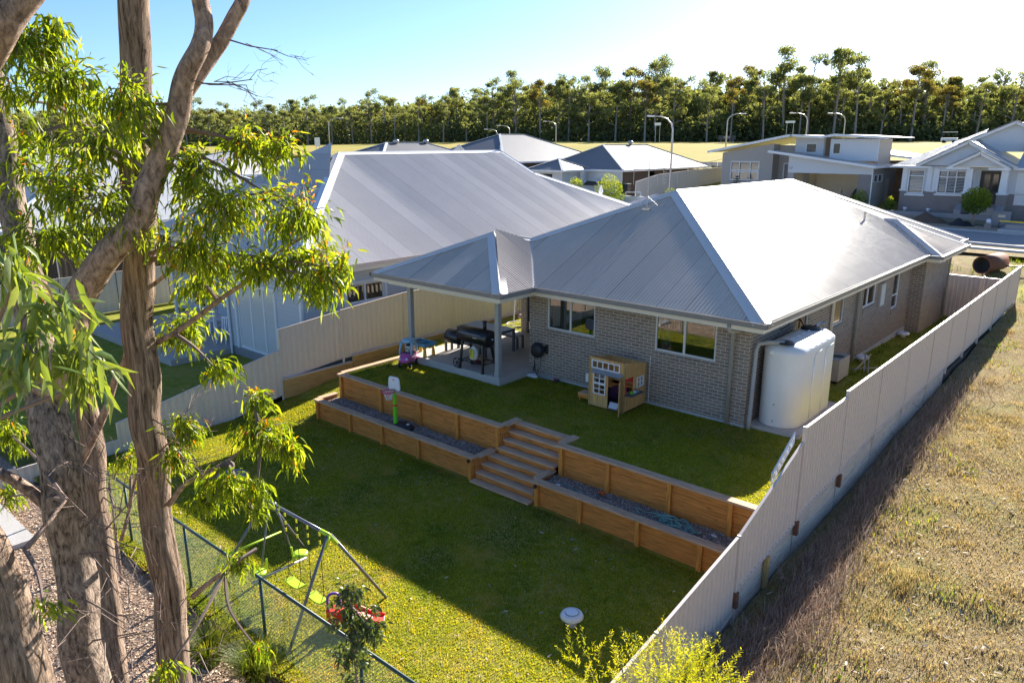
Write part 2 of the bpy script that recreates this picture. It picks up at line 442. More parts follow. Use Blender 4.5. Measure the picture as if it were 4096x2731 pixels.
M['asphalt'] = m_ground('asphalt', ((.36, .32, .30), (.42, .38, .355), (.47, .43, .40), (.43, .38, .35)), (.3, 3, 40), .3, .01)
M['path'] = m_ground('footpath_concrete', ((.42, .40, .37), (.5, .48, .45), (.56, .54, .5), (.45, .43, .4)), (.6, 3, 20), .1, .01)

# the whole ground as one sheet out to the horizon (street slot and yards sit on it)
def axis_pts(lo, hi, step, far): 
    a = list(np.arange(lo, hi+.01, step)); out = [lo-far*k for k in (1., .5, .25, .1, .04)]
    return out+a+[hi+far*k for k in (.04, .1, .25, .5, 1.)]
xs = axis_pts(-120, 60, 3.0, 900); ys = axis_pts(-30, 200, 3.0, 900)
def RZ(x): return interp(x, [-70, -30, 0, 30], [.95, .65, .25, .15])
def gz(x, y):
    h = g(x, y)
    if -13.2 < x < 2.6 and -11.6 < y < 24: h = min(h, -1.9)
    if 33 < y < 54: h = min(h, RZ(x)-.2)
    return h-.03
ground = tag(grid_sheet('ground', xs, ys, gz, M['meadow']), kind='structure')

# vacant block to the right of the fence: dry grass
xs = list(np.arange(2.33, 26, .35)); ys = list(np.arange(-16, 37.2, .35))
def fz(x, y):
    u = noise.noise((x*.5, y*.5, 0))*.10+noise.noise((x*1.7, y*1.7, 3))*.05
    return g(x, y)+.05+u
field_mesh = tag(grid_sheet('field', xs, ys, fz, M['field']), kind='structure')
# front verge of the two blocks
xs = list(np.arange(-60, 2.4, 1.)); ys = list(np.arange(23, 37.2, 1.))
def vz(x, y): return g(x, y)+.03+noise.noise((x*.4, y*.4, 5))*.12
verge = tag(grid_sheet('verge_ground', xs, ys, vz, M['field']), kind='structure')

# lower lawn with the strip that climbs beside the left fence
def lz(x, y):
    if y < -6.2: return -1.27
    if x < -11.0: return interp(y, [-6.2, -4.6, -2, -1, 2, 6, 24], [-1.27, -1.1, -.74, -.62, -.42, -.3, -.2])
    return -1.27
xs = [-12.74]+list(np.arange(-12.5, -11.0, .25))+[-11.01, -10.99]+list(np.arange(-10.5, 2.1, .5))+[2.26]
ys = [-11.5]+list(np.arange(-11, -4.4, .4))+[-4.4]
low = grid_sheet('lower_lawn', xs, ys, lz, M['lawn']); tag(low, kind='structure')
xs2 = [-12.74, -12.3, -11.9, -11.5, -11.0]; ys2 = list(np.arange(-4.4, 24, .4))
strip = tag(grid_sheet('side_strip_lawn', xs2, ys2, lambda x, y: lz(min(x, -11.01), y), M['lawn']), kind='structure')
# upper lawn, falling a little along the side passage
def uz(x, y):
    z = -.10
    if y > 0: z -= interp(y, [0, 8, 16, 24], [0, .04, .3, .35])
    return z+noise.noise((x*.8, y*.8, 1))*.012
ys3 = list(np.arange(-3.22, 24.1, .4))
upper = tag(grid_sheet('upper_lawn', [-10.90]+list(np.arange(-10.6, 2.1, .4))+[2.26], ys3, uz, M['lawn']), kind='structure')
tag(grid_sheet('upper_lawn', [-10.90]+list(np.arange(-10.6, -4.6, .4))+[-4.44], [-3.79, -3.5, -3.2], uz, M['lawn']), kind='structure')
tag(grid_sheet('upper_lawn', [-2.61]+list(np.arange(-2.4, 2.1, .4))+[2.26], [-3.79, -3.5, -3.2], uz, M['lawn']), kind='structure')
fill = MB().box(-10.84, -4.46, -3.79, 0, -1.3, -.16).box(-2.6, 2.24, -3.79, 0, -1.3, -.16).box(-4.46, -2.6, -3.1, 0, -1.3, -.16).box(-10.84, 2.24, 0, 24, -1.3, -.62); tag(fill.build('soil_bank', M['soil']), kind='structure')

# mulch garden behind the wire fence, track and paver beyond it
def mz(x, y): return -1.40+interp(y, [-30, -20, -11.4], [-.4, -.12, 0])+noise.noise((x*.6, y*.6, 9))*.06
tag(grid_sheet('mulch_ground', list(np.arange(-26, 4., .4)), list(np.arange(-24, -11.4, .4)), mz, M['mulch']), kind='structure')
dirt = grid_sheet('dirt_track', list(np.arange(-24, -6.9, .5)), list(np.arange(-16.5, -13.8, .3)), lambda x, y: mz(x, y)+.03+.05*(0 if -16.2 < y < -14.1 else -1), M['dirt']); tag(dirt, kind='structure')
tag(B(-11.9, -9.6, -13.4, -12.5, -1.5, -1.33).build('paving_slab', M['path']), kind='structure')

# street: road, kerbs, footpath
def strip_along(name, y0, y1, mat, lift, x0=-70, x1=60, th=None):
    xs = list(np.arange(x0, x1+.1, 2.)); V = []; F = []
    for x in xs: V += [(x, y0, RZ(x)+lift), (x, y1, RZ(x)+lift)]
    n = len(xs)
    F = [(2*i, 2*i+2, 2*i+3, 2*i+1) for i in range(n-1)]
    if th:
        for x in xs: V += [(x, y0, RZ(x)+lift-th), (x, y1, RZ(x)+lift-th)]
        F += [(2*n+2*i, 2*n+2*i+2, 2*i+2, 2*i) for i in range(n-1)]+[(2*i+1, 2*i+3, 2*n+2*i+3, 2*n+2*i+1) for i in range(n-1)]
    return tag(fast_mesh(name, V, F, mat, k=4), kind='structure')
strip_along('verge_grass', 34.5, 46.9, M['field'], .02)
strip_along('road', 39.0, 46.4, M['asphalt'], .05)
strip_along('kerb_near', 38.75, 39.0, M['conc_pale'], .16, th=.2)
strip_along('kerb_far', 46.4, 46.7, M['conc_pale'], .17, th=.2)
strip_along('footpath', 36.4, 37.5, M['path'], .08, th=.1)
strip_along('verge_far', 46.7, 49.6, M['dirt'], .3, th=.4)
strip_along('front_gardens', 49.4, 53.5, M['dirt'], .62, th=.6)

# neighbour's lawn and patio (left)
tag(grid_sheet('neighbour_lawn', list(np.arange(-40, -12.8, .6))+[-12.86], list(np.arange(-11, 22, .6)), lambda x, y: -1.02, M['lawn']), kind='structure')
tag(B(-26, -18.6, -5.4, -.5, -1.1, -.80).build('neighbour_patio', M['slab']), kind='structure')
# ---------------- shared building helpers ----------------
def wall(mb, ax, c, th, u0, u1, z0, z1, holes=()):
    """wall in the plane axis=c (ax 0: x=c, runs along y; ax 1: y=c, runs along x); th signed thickness; holes (u0,u1,z0,z1)"""
    us = sorted({u0, u1, *[h[0] for h in holes], *[h[1] for h in holes]}); us = [u for u in us if u0 <= u <= u1]
    zs = sorted({z0, z1, *[h[2] for h in holes], *[h[3] for h in holes]}); zs = [z for z in zs if z0 <= z <= z1]
    def P(u, z, d): return (c+d, u, z) if ax == 0 else (u, c+d, z)
    for i in range(len(us)-1):
        for j in range(len(zs)-1):
            um, zm = (us[i]+us[i+1])/2, (zs[j]+zs[j+1])/2
            if any(h[0] < um < h[1] and h[2] < zm < h[3] for h in holes): continue
            for d in (0, th):
                q = [P(us[i], zs[j], d), P(us[i+1], zs[j], d), P(us[i+1], zs[j+1], d), P(us[i], zs[j+1], d)]
                mb.add(q, [(0, 1, 2, 3)])
    for a, b, e, f in list(holes)+[(u0, u1, z0, z1)]:
        for (p, q) in (((a, e), (b, e)), ((b, e), (b, f)), ((b, f), (a, f)), ((a, f), (a, e))):
            mb.add([P(*p, 0), P(*q, 0), P(*q, th), P(*p, th)], [(0, 1, 2, 3)])
    return mb

def ribbed(mb, poly, up, pitch=.10, amp=.0125, sub=6, lift=.012):
    """corrugated sheet over a convex planar polygon; up = horizontal direction of the slope's rise"""
    P = [Vector(p) for p in poly]; n = (P[1]-P[0]).cross(P[2]-P[0]).normalized()
    if n.z < 0: n = -n
    c = Vector((0, 0, 1)).cross(Vector(up)).normalized()          # across the ribs
    us = [p.dot(c) for p in P]; u0, u1 = min(us), max(us); o = P[0]
    v = n.cross(c).normalized()
    if v.z < 0: v = -v
    m = max(2, int((u1-u0)/pitch*sub)); cols = []
    pv = [(p.dot(c), (p-o).dot(v)) for p in P]
    for i in range(m+1):
        u = u0+(u1-u0)*min(max(i/m, 1e-5), 1-1e-5); vs = []
        for k in range(len(pv)):
            a, b = pv[k], pv[(k+1) % len(pv)]
            if (a[0]-u)*(b[0]-u) <= 0 and abs(a[0]-b[0]) > 1e-9:
                t = (u-a[0])/(b[0]-a[0]); vs.append(a[1]+t*(b[1]-a[1]))
        if len(vs) < 2: continue
        h = amp*math.sin(2*PI*u/pitch)+lift
        cols.append([o+c*(u-o.dot(c))+v*q+n*h for q in (min(vs), max(vs))])
    base = len(mb.v)
    for a, b in cols: mb.v += [tuple(a), tuple(b)]
    for i in range(len(cols)-1):
        k = base+2*i; mb.f.append((k, k+2, k+3, k+1))
    return mb

def cap(mb, a, b, n1, n2, w=.2, lift=.035, th=.012):
    """ridge or hip capping: two flat wings down each slope and a roll on top"""
    a = Vector(a); b = Vector(b); d = (b-a).normalized()
    for n, s in ((Vector(n1).normalized(), 1), (Vector(n2).normalized(), -1)):
        q = n.cross(d).normalized()
        if q.z > 0: q = -q
        for k in (0,):
            o = n*lift
            vs = [a+o, b+o, b+q*w+o, a+q*w+o]; vs += [v-n*th for v in vs]
            mb.add(vs, [(0, 1, 2, 3), (7, 6, 5, 4), (2, 3, 7, 6), (0, 4, 7, 3), (1, 5, 6, 2)])
    mb.tube([a+Vector((0, 0, lift+.004)), b+Vector((0, 0, lift+.004))], .028, 8)
    return mb
def nrm(p):
    P = [Vector(q) for q in p]; n = (P[1]-P[0]).cross(P[2]-P[0]).normalized(); return n if n.z > 0 else -n

def gutter_run(mb, pts, h=.115, w=.115, closed=False):
    """quad gutter following the eave line, open at the top"""
    for a, b in zip(pts[:-1], pts[1:]):
        a = Vector(a); b = Vector(b); d = (b-a).normalized(); o = Vector((d.y, -d.x, 0))   # outward = right of travel
        e = d*w
        prof = [(0, 0), (0, -h), (w, -h), (w, .01), (w-.012, .01), (w-.012, -h+.012), (.012, -h+.012), (.012, 0)]
        vs = [p+o*u+Vector((0, 0, z)) for p in (a-e*.0, b+e*.95) for u, z in prof]
        k = len(prof); mb.add(vs, [(i, (i+1) % k, k+(i+1) % k, k+i) for i in range(k)]+[tuple(range(k)), tuple(range(k, 2*k))[::-1]])
    return mb

def window(parent, ax, c, out, u0, u1, z0, z1, mull=(), mat=None, fw=.045, curtain=None, transom=(), name='window', glass=None, label=None):
    """window in a wall hole; out = +1/-1 direction the outside faces along the axis; frame > pane"""
    mat = mat or M['trim']; d0, d1 = c-out*.075, c-out*.02
    f = MB()
    def bx(a, b, e, h, k0=d0, k1=d1):
        k0, k1 = min(k0, k1), max(k0, k1)
        return f.box(k0, k1, a, b, e, h) if ax == 0 else f.box(a, b, k0, k1, e, h)
    bx(u0, u1, z0, z0+fw); bx(u0, u1, z1-fw, z1); bx(u0, u0+fw, z0+fw, z1-fw); bx(u1-fw, u1, z0+fw, z1-fw)
    for m_ in mull: bx(m_-fw*.6, m_+fw*.6, z0+fw, z1-fw, c-out*.072, c-out*.023)
    for t_ in transom: bx(u0+fw, u1-fw, t_-fw*.5, t_+fw*.5, c-out*.070, c-out*.025)
    o = f.build(name, mat, parent)
    if label: o['label'] = label
    gm = MB(); k = c-out*.05
    q = [(u0+fw, z0+fw), (u1-fw, z0+fw), (u1-fw, z1-fw), (u0+fw, z1-fw)]
    gm.add([(k, a, b) if ax == 0 else (a, k, b) for a, b in q], [(0, 1, 2, 3)])
    gm.build('pane', glass or M['glass'], o)
    if curtain:
        cm = MB(); kk = c-out*.2
        for a, b in curtain:
            n = max(4, int((b-a)/.035)); pts = []
            for i in range(n+1):
                u = a+(b-a)*i/n; pts.append((u, kk+.022*(-1)**i))
            for i in range(n):
                (ua, da), (ub, db) = pts[i], pts[i+1]
                q = [(da, ua, z0-.02), (db, ub, z0-.02), (db, ub, z1), (da, ua, z1)] if ax == 0 else [(ua, da, z0-.02), (ub, db, z0-.02), (ub, db, z1), (ua, da, z1)]
                cm.add(q, [(0, 1, 2, 3)])
        cm.build('curtain', M['curtain'], o)
    return o

# ---------------- the brick house ----------------
S_ = .458; EZ = 2.63
H = thing('brick_house', (-4.8, 9, -.1), 'grey brick house with grey steel hip roof and covered patio behind the lawn', 'house')
w1 = (-6.09, -4.43, 1.39, 2.37); w2 = (-2.55, -.85, 1.39, 2.37)
wb = wall(MB(), 1, 0, .11, -6.76, 0, -.3, 2.42, [w1, w2])
ww = [(2.75, 3.72, 1.35, 2.33), (5.68, 6.62, 1.35, 2.33), (8.45, 9.72, 1.45, 2.33), (11.75, 12.5, .88, 2.33)]
wall(wb, 0, 0, -.11, .112, 13.95, -.6, 2.42, ww)
wall(wb, 1, 13.95, .11, -.108, .47, -.7, 2.42)
wall(wb, 0, .47, -.11, 14.062, 17.5, -.7, 2.42, [(16.6, 17.15, 2.02, 2.33)])
wall(wb, 1, 17.5, -.11, -.11, .358, -.7, 2.42)
wall(wb, 0, 0, -.11, 17.5, 19.4, -.7, 2.42)
wall(wb, 1, 19.4, -.11, -9.75, -.112, -.7, 2.42)
wall(wb, 0, -9.75, .11, 3.112, 19.288, -.6, 2.42)
wall(wb, 1, 3.0, .11, -9.6, -6.652, -.1, 2.42, [(-9.4, -7.2, .15, 2.2)])
wall(wb, 0, -6.76, .11, .112, 2.998, -.1, 2.42, [(.6, 2.6, .15, 2.2)])
wb.build('wall', M['brick'], H)
# brick sills (bricks on edge, sloping), real blocks
sb = MB()
def sill(mb, ax, c, out, u0, u1, z):
    n = round((u1-u0)/.086); st = (u1-u0)/n
    for i in range(n):
        a = u0+i*st+.004; b = u0+(i+1)*st-.004
        prof = [(c+out*.03, z-.20), (c-out*.075, z-.16), (c-out*.075, z+.0), (c+out*.03, z-.045)]
        if ax == 1: vs = [(u, d, h) for u in (a, b) for d, h in prof]
        else: vs = [(d, u, h) for u in (a, b) for d, h in prof]
        mb.add(vs, [(0, 1, 2, 3), (4, 5, 6, 7)[::-1]]+[(i, (i+1) % 4, 4+(i+1) % 4, 4+i) for i in range(4)])
for q, a_ in [(w1, 1), (w2, 1)]+[(q, 0) for q in ww]:
    sb = MB(); sill(sb, a_, 0, -1 if a_ else 1, q[0], q[1], q[2]); sb.build('window_sill', M['brick'], H)
window(H, 1, 0, -1, *w1, mull=(-5.28,), curtain=[(-6.05, -5.0)])
window(H, 1, 0, -1, *w2, mull=(-1.72,), curtain=[(-2.5, -2.2)])
window(H, 0, 0, 1, *ww[0]); window(H, 0, 0, 1, *ww[1], curtain=[(5.7, 6.6)])
window(H, 0, 0, 1, *ww[2], mull=(8.95,), curtain=[(8.5, 8.95)], mat=M['white'])
window(H, 0, 0, 1, *ww[3], transom=(1.35,), curtain=[(11.8, 12.1)], mat=M['white'])
window(H, 0, .47, 1, 16.6, 17.15, 2.02, 2.33, mat=M['white'])
window(H, 1, 3.0, -1, -9.4, -7.2, .15, 2.2, mull=(-8.3,), name='sliding_door', mat=M['patio_metal'], curtain=[(-9.3, -7.3)])
window(H, 0, -6.76, -1, .6, 2.6, .15, 2.2, mull=(1.6,), name='sliding_door', mat=M['patio_metal'])
# dark floor and backdrop sheets, coloured to stand in for unlit rooms
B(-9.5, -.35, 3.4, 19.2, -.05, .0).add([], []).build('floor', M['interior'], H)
B(-6.5, -.6, 1.6, 1.7, .0, 2.4).build('dark_backdrop', plain('backdrop_dim', (.16, .16, .155), .9), H)
B(-1.6, -1.5, 1.9, 19., .0, 2.4).build('dark_backdrop', M['interior'], H)
# control joint in the rear wall
B(-2.66, -2.645, -.0035, 0, -.12, 1.2).build('control_joint', M['fascia'], H)
# roof planes
e = EZ
def rp(*pts): return [(x, y, z) for x, y, z in pts]
J = (-8.10, 1.66, e+S_*2.15)                                      # where the patio roof meets the hip
AP = (-4.87, 4.87, e+S_*5.36); RE = (-4.80, 14.0, AP[2])
VB = (-6.2, -.49, e)
rear = rp((-6.2, -.49, e), (.49, -.49, e), AP, J)
right1 = [(.49, -.49, e), (.49, 13.6, e), (-1.66, 15.75, e+S_*2.15), RE, AP]
right2 = [(-1.66, 15.75, e+S_*2.15), (.49, 17.9, e), (.49, 19.9, e), RE]
left = [AP, RE, (-10.24, 19.9, e), (-10.24, -.49, e)]
front = [RE, (.49, 19.9, e), (-10.24, 19.9, e)]
rb = MB()
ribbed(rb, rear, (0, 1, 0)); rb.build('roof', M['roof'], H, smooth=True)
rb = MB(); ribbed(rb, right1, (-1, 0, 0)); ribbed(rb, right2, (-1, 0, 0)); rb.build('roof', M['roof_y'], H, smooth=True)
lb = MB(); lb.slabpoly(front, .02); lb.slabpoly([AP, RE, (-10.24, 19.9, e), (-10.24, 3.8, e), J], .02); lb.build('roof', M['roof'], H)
# under-sheet so no light leaks between ribs
# protruding bay roof
pc = (-1.2, 15.75, e+S_*2.15)
pr = MB()
ribbed(pr, [(.49, 13.6, e), (.95, 13.6, e), pc, (-1.66, 15.75, e+S_*2.15)], (0, 1, 0))
ribbed(pr, [(.95, 13.6, e), (.95, 17.9, e), pc], (-1, 0, 0))
ribbed(pr, [(.95, 17.9, e), (.49, 17.9, e), (-1.66, 15.75, e+S_*2.15), pc], (0, -1, 0))
pr.build('bay_roof', M['roof'], H, smooth=True)
# patio roof (pyramid hip)
px0, px1, py0, py1 = -11.5, -6.2, -1.9, 3.4; pa = (-8.85, .75, e+S_*2.65)
pr = MB(); MB_side = MB()
ribbed(pr, [(px0, py0, e), (px1, py0, e), pa], (0, 1, 0))
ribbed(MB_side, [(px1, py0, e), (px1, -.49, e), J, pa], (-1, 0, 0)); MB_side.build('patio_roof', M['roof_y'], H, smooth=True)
ribbed(pr, [(px0, py0, e), (px0, py1, e), pa], (1, 0, 0))
pr.slabpoly([(px0, py1, e), (-10.1, py1, e+.0), (-8.10, 1.5, e+S_*1.9), pa], .01)
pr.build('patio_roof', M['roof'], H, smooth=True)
cp = MB()
nR, nL, nF, nB = Vector((S_, 0, 1)), Vector((-S_, 0, 1)), Vector((0, S_, 1)), Vector((0, -S_, 1))   # right, left, far, near faces
cap(cp, AP, RE, nR, nL, .2); cap(cp, (.47, -.47, e+.01), AP, nR, nB, .24); cap(cp, J, AP, nB, nL, .2)
cap(cp, (.47, 19.88, e+.01), RE, nR, nF, .2); cap(cp, (-10.2, 19.88, e), RE, nL, nF, .2)
cap(cp, (px1-.02, py0+.02, e+.01), pa, nR, nB, .22); cap(cp, (px0, py0, e+.01), pa, nL, nB, .2); cap(cp, pa, J, nR, nF, .16)
cap(cp, (.93, 13.62, e+.01), pc, nR, nB, .16); cap(cp, (.93, 17.88, e+.01), pc, nR, nF, .16); cap(cp, pc, (-1.66, 15.75, pc[2]), nB, nF, .14)
cp.build('ridge_cap', M['cap'], H)
# valley tray
for a, b in ((VB, J), ((.49, 13.6, e), (-1.66, 15.75, e+S_*2.15))):
    a = Vector(a); b = Vector(b)
    MB().bar(a+Vector((0, 0, .015)), b+Vector((0, 0, .015)), .2, .012).build('valley', M['cap'], H)
gt = MB()
gutter_run(gt, [(-10.24, 19.9, e+.02), (-10.24, 3.4, e+.02)][::-1] and [(-10.24, 3.4, e+.02), (-10.24, 19.9, e+.02)][::-1])
gutter_run(gt, [(px0, py1, e+.02), (px0, py0, e+.02), (px1, py0, e+.02), (px1, -.49-.115, e+.02)])
gutter_run(gt, [(px1, -.49, e+.02), (.49, -.49, e+.02), (.49, 13.6-.115, e+.02)])
gutter_run(gt, [(.49, 13.6, e+.02), (.95, 13.6, e+.02), (.95, 17.9, e+.02)]); gutter_run(gt, [(.95, 17.9, e+.02), (.49+.115, 17.9, e+.02)])
gutter_run(gt, [(.49, 18.05, e+.02), (.49, 19.9, e+.02), (-10.24, 19.9, e+.02)])
gt.build('gutter', M['gutter'], H)
fa = MB()
def fas(a, b, z0=e-.22, z1=e-.10, ins=.0): fa.bar((a[0], a[1], (z0+z1)/2), (b[0], b[1], (z0+z1)/2), .022, z1-z0)
for a, b in (((px0, py1), (px0, py0)), ((px0-.011, py0), (px1+.011, py0)), ((px1, py0+.011), (px1, -.479)), ((px1+.011, -.49), (.501, -.49)), ((.49, -.479), (.49, 13.589)), ((.501, 13.6), (.961, 13.6)), ((.95, 13.611), (.95, 17.889)), ((.961, 17.9), (.5, 17.9)), ((.49, 17.911), (.49, 19.9)), ((.49, 19.9), (-10.24, 19.9)), ((-10.24, 3.4), (-10.24, 19.9))): fas(a, b)
fa.build('fascia', M['fascia'], H)
so = MB(); z0, z1 = e-.215, e-.203
so.box(-6.2, .478, -.478, -.002, z0, z1); so.box(.002, .478, .0, 13.6, z0, z1); so.box(.478, .938, 13.612, 13.948, z0, z1); so.box(.472, .938, 13.948, 17.888, z0, z1); so.box(.002, .478, 17.6, 19.88, z0, z1); so.box(-10.22, -9.752, 3.4, 19.88, z0, z1)
so.build('soffit', M['soffit'], H)
B(px0+.012, px1-.012, py0+.012, 3.0, e-.2, e-.19).build('patio_ceiling', M['soffit'], H)
# patio beam above the posts, slab, posts
bm = MB(); bm.box(-11.3, -6.6, -1.52, -1.40, e-.36, e-.201)
bm.build('beam', M['fascia'], H)
sl = MB(); sl.box(-10.45, -6.58, -1.53, .0, -.35, .13); sl.box(-10.45, -6.765, .0, 3.0, -.35, .13); sl.build('patio_slab', M['slab'], H, bevel=.008)
for x, y in ((-6.69, -1.45), (-10.45, -1.36)):
    p = B(x-.07, x+.07, y-.07, y+.07, .10, e-.361)
    p.box(x-.085, x+.085, y-.085, y+.085, .132, .30).build('patio_post', M['downpipe'], H)
# downpipes
dp = MB().tube([(-.32, -.50, e-.12), (-.32, -.50, e-.28), (-.22, -.2, e-.33), (-.40, -.06, e-.42), (-.41, -.06, -.12)], .05, 10)
dp.build('downpipe', M['downpipe'], H, smooth=True)
MB().tube([(.14, -.02, -.12), (.14, -.02, .1), (.10, .10, .3), (.10, .16, 1.82), (.12, .22, 1.98), (.35, .36, 2.03), (.62, .5, 2.03)], .05, 10).build('downpipe', M['downpipe'], H, smooth=True)
MB().tube([(.45, 7.7, e-.12), (.35, 7.7, e-.3), (.09, 7.72, e-.42), (.07, 7.72, -.2)], .052, 10).build('downpipe', M['downpipe'], H, smooth=True)
MB().tube([(.45, 5.45, e-.12), (.3, 5.45, e-.3), (.06, 5.45, e-.42), (.06, 5.45, -.2)], .045, 10).build('downpipe', M['fascia'], H, smooth=True)
MB().tube([(.9, 17.2, e-.12), (.8, 17.3, e-.3), (.54, 17.42, e-.42), (.53, 17.42, -.3)], .045, 10).build('downpipe', M['downpipe'], H, smooth=True)
# flue on the sunny slope
MB().lathe((-1.82, 13.78, e+S_*2.31-.05), [(.10, 0), (.10, .03), (.035, .05), (.035, .32), (.05, .33), (.05, .42), (.03, .43)], 12).build('flue', M['cap'], H, smooth=True)
# meter box
mbx = B(0, .09, 9.98, 10.48, 1.25, 2.05).build('meter_box', M['render_wall'], H, bevel=.01)
B(.09, .1, 10.02, 10.44, 1.3, 2.0).box(.1, .108, 10.2, 10.32, 1.9, 1.93).build('door', M['soffit'], mbx)
# concrete footing edge
B(-6.7, .02, -.025, -.002, -.3, -.04).box(.002, .03, -.0, 13.9, -.5, -.09).build('footing', M['conc_pale'], H)

# TV antenna on the rear slope
A = thing('roof_antenna', (-5.23, 3.77, 4.6), 'bare metal television antenna standing on the rear roof slope', 'antenna')
ax_, ay_, az_ = -5.23, 3.77, 4.58
MB().tube([(ax_, ay_, az_), (ax_, ay_, az_+1.42)], .017, 8).build('mast', M['galv'], A)
MB().box(ax_-.13, ax_+.13, ay_-.1, ay_+.1, az_-.02, az_+.03).tube([(ax_-.25, ay_-.2, az_-.06), (ax_, ay_, az_+.4)], .008, 5).tube([(ax_+.25, ay_+.2, az_+.12), (ax_, ay_, az_+.4)], .008, 5).build('bracket', M['galv'], A)
el = MB()
bd = Vector((.75, .66, 0)); ed = Vector((-.66, .75, 0)); c0 = Vector((ax_, ay_, az_+1.2))
el.tube([c0-bd*.45, c0+bd*.5], .01, 6)
for k in range(8):
    q = c0+bd*(-.42+.12*k); L = .42 if k < 5 else .3
    el.tube([q-ed*L*.6, q+ed*L*.6], .005, 5)
for sgn in (-1, 1):
    q = c0+bd*(.45*sgn); el.tube([q+Vector((0, 0, -.45)), q+Vector((0, 0, .1))], .009, 5)
for k in range(5):
    q = c0+bd*(.5)+Vector((0, 0, -.4+.11*k)); el.tube([q-ed*.22, q+ed*.22], .004, 5)
el.build('aerial', M['galv'], A)
# ---------------- timber terraces, planters and steps ----------------
def plank_wall(name, x0, x1, y, z0, z1, posts, label, cap_w=.2, ret=(), n=3, loc=None):
    """sleepers on edge facing -y, posts in front, flat capping on top; ret: return walls (x, y_far)"""
    T = thing(name, ((x0+x1)/2, y, z0), label, 'retaining wall')
    h = (z1-.05-z0)/n; pb = MB()
    segs = [x0]+list(posts)+[x1]
    for i in range(n):
        o = .0 if i % 2 else .004
        pb.box(x0, x1, y+o, y+.05+o, z0+h*i+.003, z0+h*(i+1)-.003)
    pb.build('sleeper', M['wood_x'], T, bevel=.004)
    for p in posts: B(p-.05, p+.05, y-.078, y-.001, z0-.1, z1-.05).build('post', M['wood_z'], T, bevel=.006)
    cb = MB(); xs_ = list(np.arange(x0-.04, x1, 2.4))+[x1+.04]
    for a, b in zip(xs_[:-1], xs_[1:]): cb.box(a+.002, b-.002, y-.095, y+cap_w-.095, z1-.048, z1)
    cb.build('capping', M['wood_cap'], T, bevel=.004)
    rt = MB(); rc = MB()
    for x, yf, side in ret:      # side: which way the face looks
        for i in range(n): rt.box(min(x, x-.05*side), max(x, x-.05*side), y+.055, yf, z0+h*i+.003, z0+h*(i+1)-.003)
        a, b = sorted((x+.09*side, x-.11*side)); rc.box(a, b, y+cap_w-.093, yf, z1-.048, z1)
    if ret: rt.build('return_wall', M['wood_y'], T, bevel=.004); rc.build('return_capping', M['wood_capy'], T, bevel=.004)
    return T
UZ, LZ, PM = -.04, -.67, -.70
plank_wall('upper_retaining_wall', -10.86, -4.42, -3.85, -1.1, UZ, [-10.78, -8.95, -7.33, -5.90, -4.50], 'upper timber retaining wall left of the steps, holding the patio lawn', ret=[(-10.90, -.2, -1), (-4.40, -3.2, 1)], n=5)
plank_wall('upper_retaining_wall', -2.62, 2.25, -3.85, -1.1, UZ, [-2.55, -1.28, .22, 1.55], 'upper timber retaining wall right of the steps, reaching the grey fence', ret=[(-2.66, -3.2, -1)], n=5)
plank_wall('lower_retaining_wall', -11.0, -4.62, -4.62, -1.35, LZ, [-10.93, -9.4, -8.0, -6.55, -4.70], 'lower timber planter wall left of the steps, below the basketball hoop', ret=[(-11.04, -3.9, -1), (-4.58, -3.93, 1)], n=3)
plank_wall('lower_retaining_wall', -2.72, 2.25, -4.62, -1.35, LZ, [-2.63, -1.45, -.02, 1.35], 'lower timber planter wall right of the steps, in front of the green hose', ret=[(-2.76, -3.93, -1)], n=3)
# planter fill
def pm_z(x, y): return -.80+noise.noise((x*2, y*3, 2))*.03
tag(grid_sheet('planter_mulch_ground', list(np.arange(-10.95, -4.6, .1))+[-4.62], list(np.arange(-4.57, -3.84, .06)), pm_z, M['planter_mulch']), kind='structure')
tag(grid_sheet('planter_mulch_ground', list(np.arange(-2.70, 2.2, .1))+[2.26], list(np.arange(-4.57, -3.84, .06)), pm_z, M['planter_mulch']), kind='structure')
# steps: eight sleepers treads between the two walls
ST = thing('timber_steps', (-3.5, -4.0, -1.27), 'wide timber garden steps between the two planters', 'steps')
N_ = 8; ya, yb = -3.22, -4.62
for i in range(N_):
    z = -.08-i*(1.12/(N_-1)); y = ya+(yb-ya)*i/(N_-1)
    xL, xR = (-4.39, -2.67) if i < 4 else (-4.57, -2.77)
    if i == 7: xR = -2.75; 
    B(xL, xR, y-.20, y+.02, z-.05, z).build('tread', M['wood_cap'], ST, bevel=.004)
    if i < N_-1: B(xL+.002, xR-.002, y-.165, y-.12, z-.165, z-.051).build('riser', M['wood_x'], ST)
# little step lights
for x, t in ((-4.70, 'small round black step light on the post left of the steps'), (-2.63, 'small round black step light on the post right of the steps')):
    L = thing('step_light', (x, -4.70, -.80), t, 'light')
    MB().lathe((x, -4.699, -.78), [(.045, 0), (.045, -.03), (.035, -.045), (.012, -.05)], 14, axis=1).build('lamp_body', M['black_pl'], L, smooth=True)

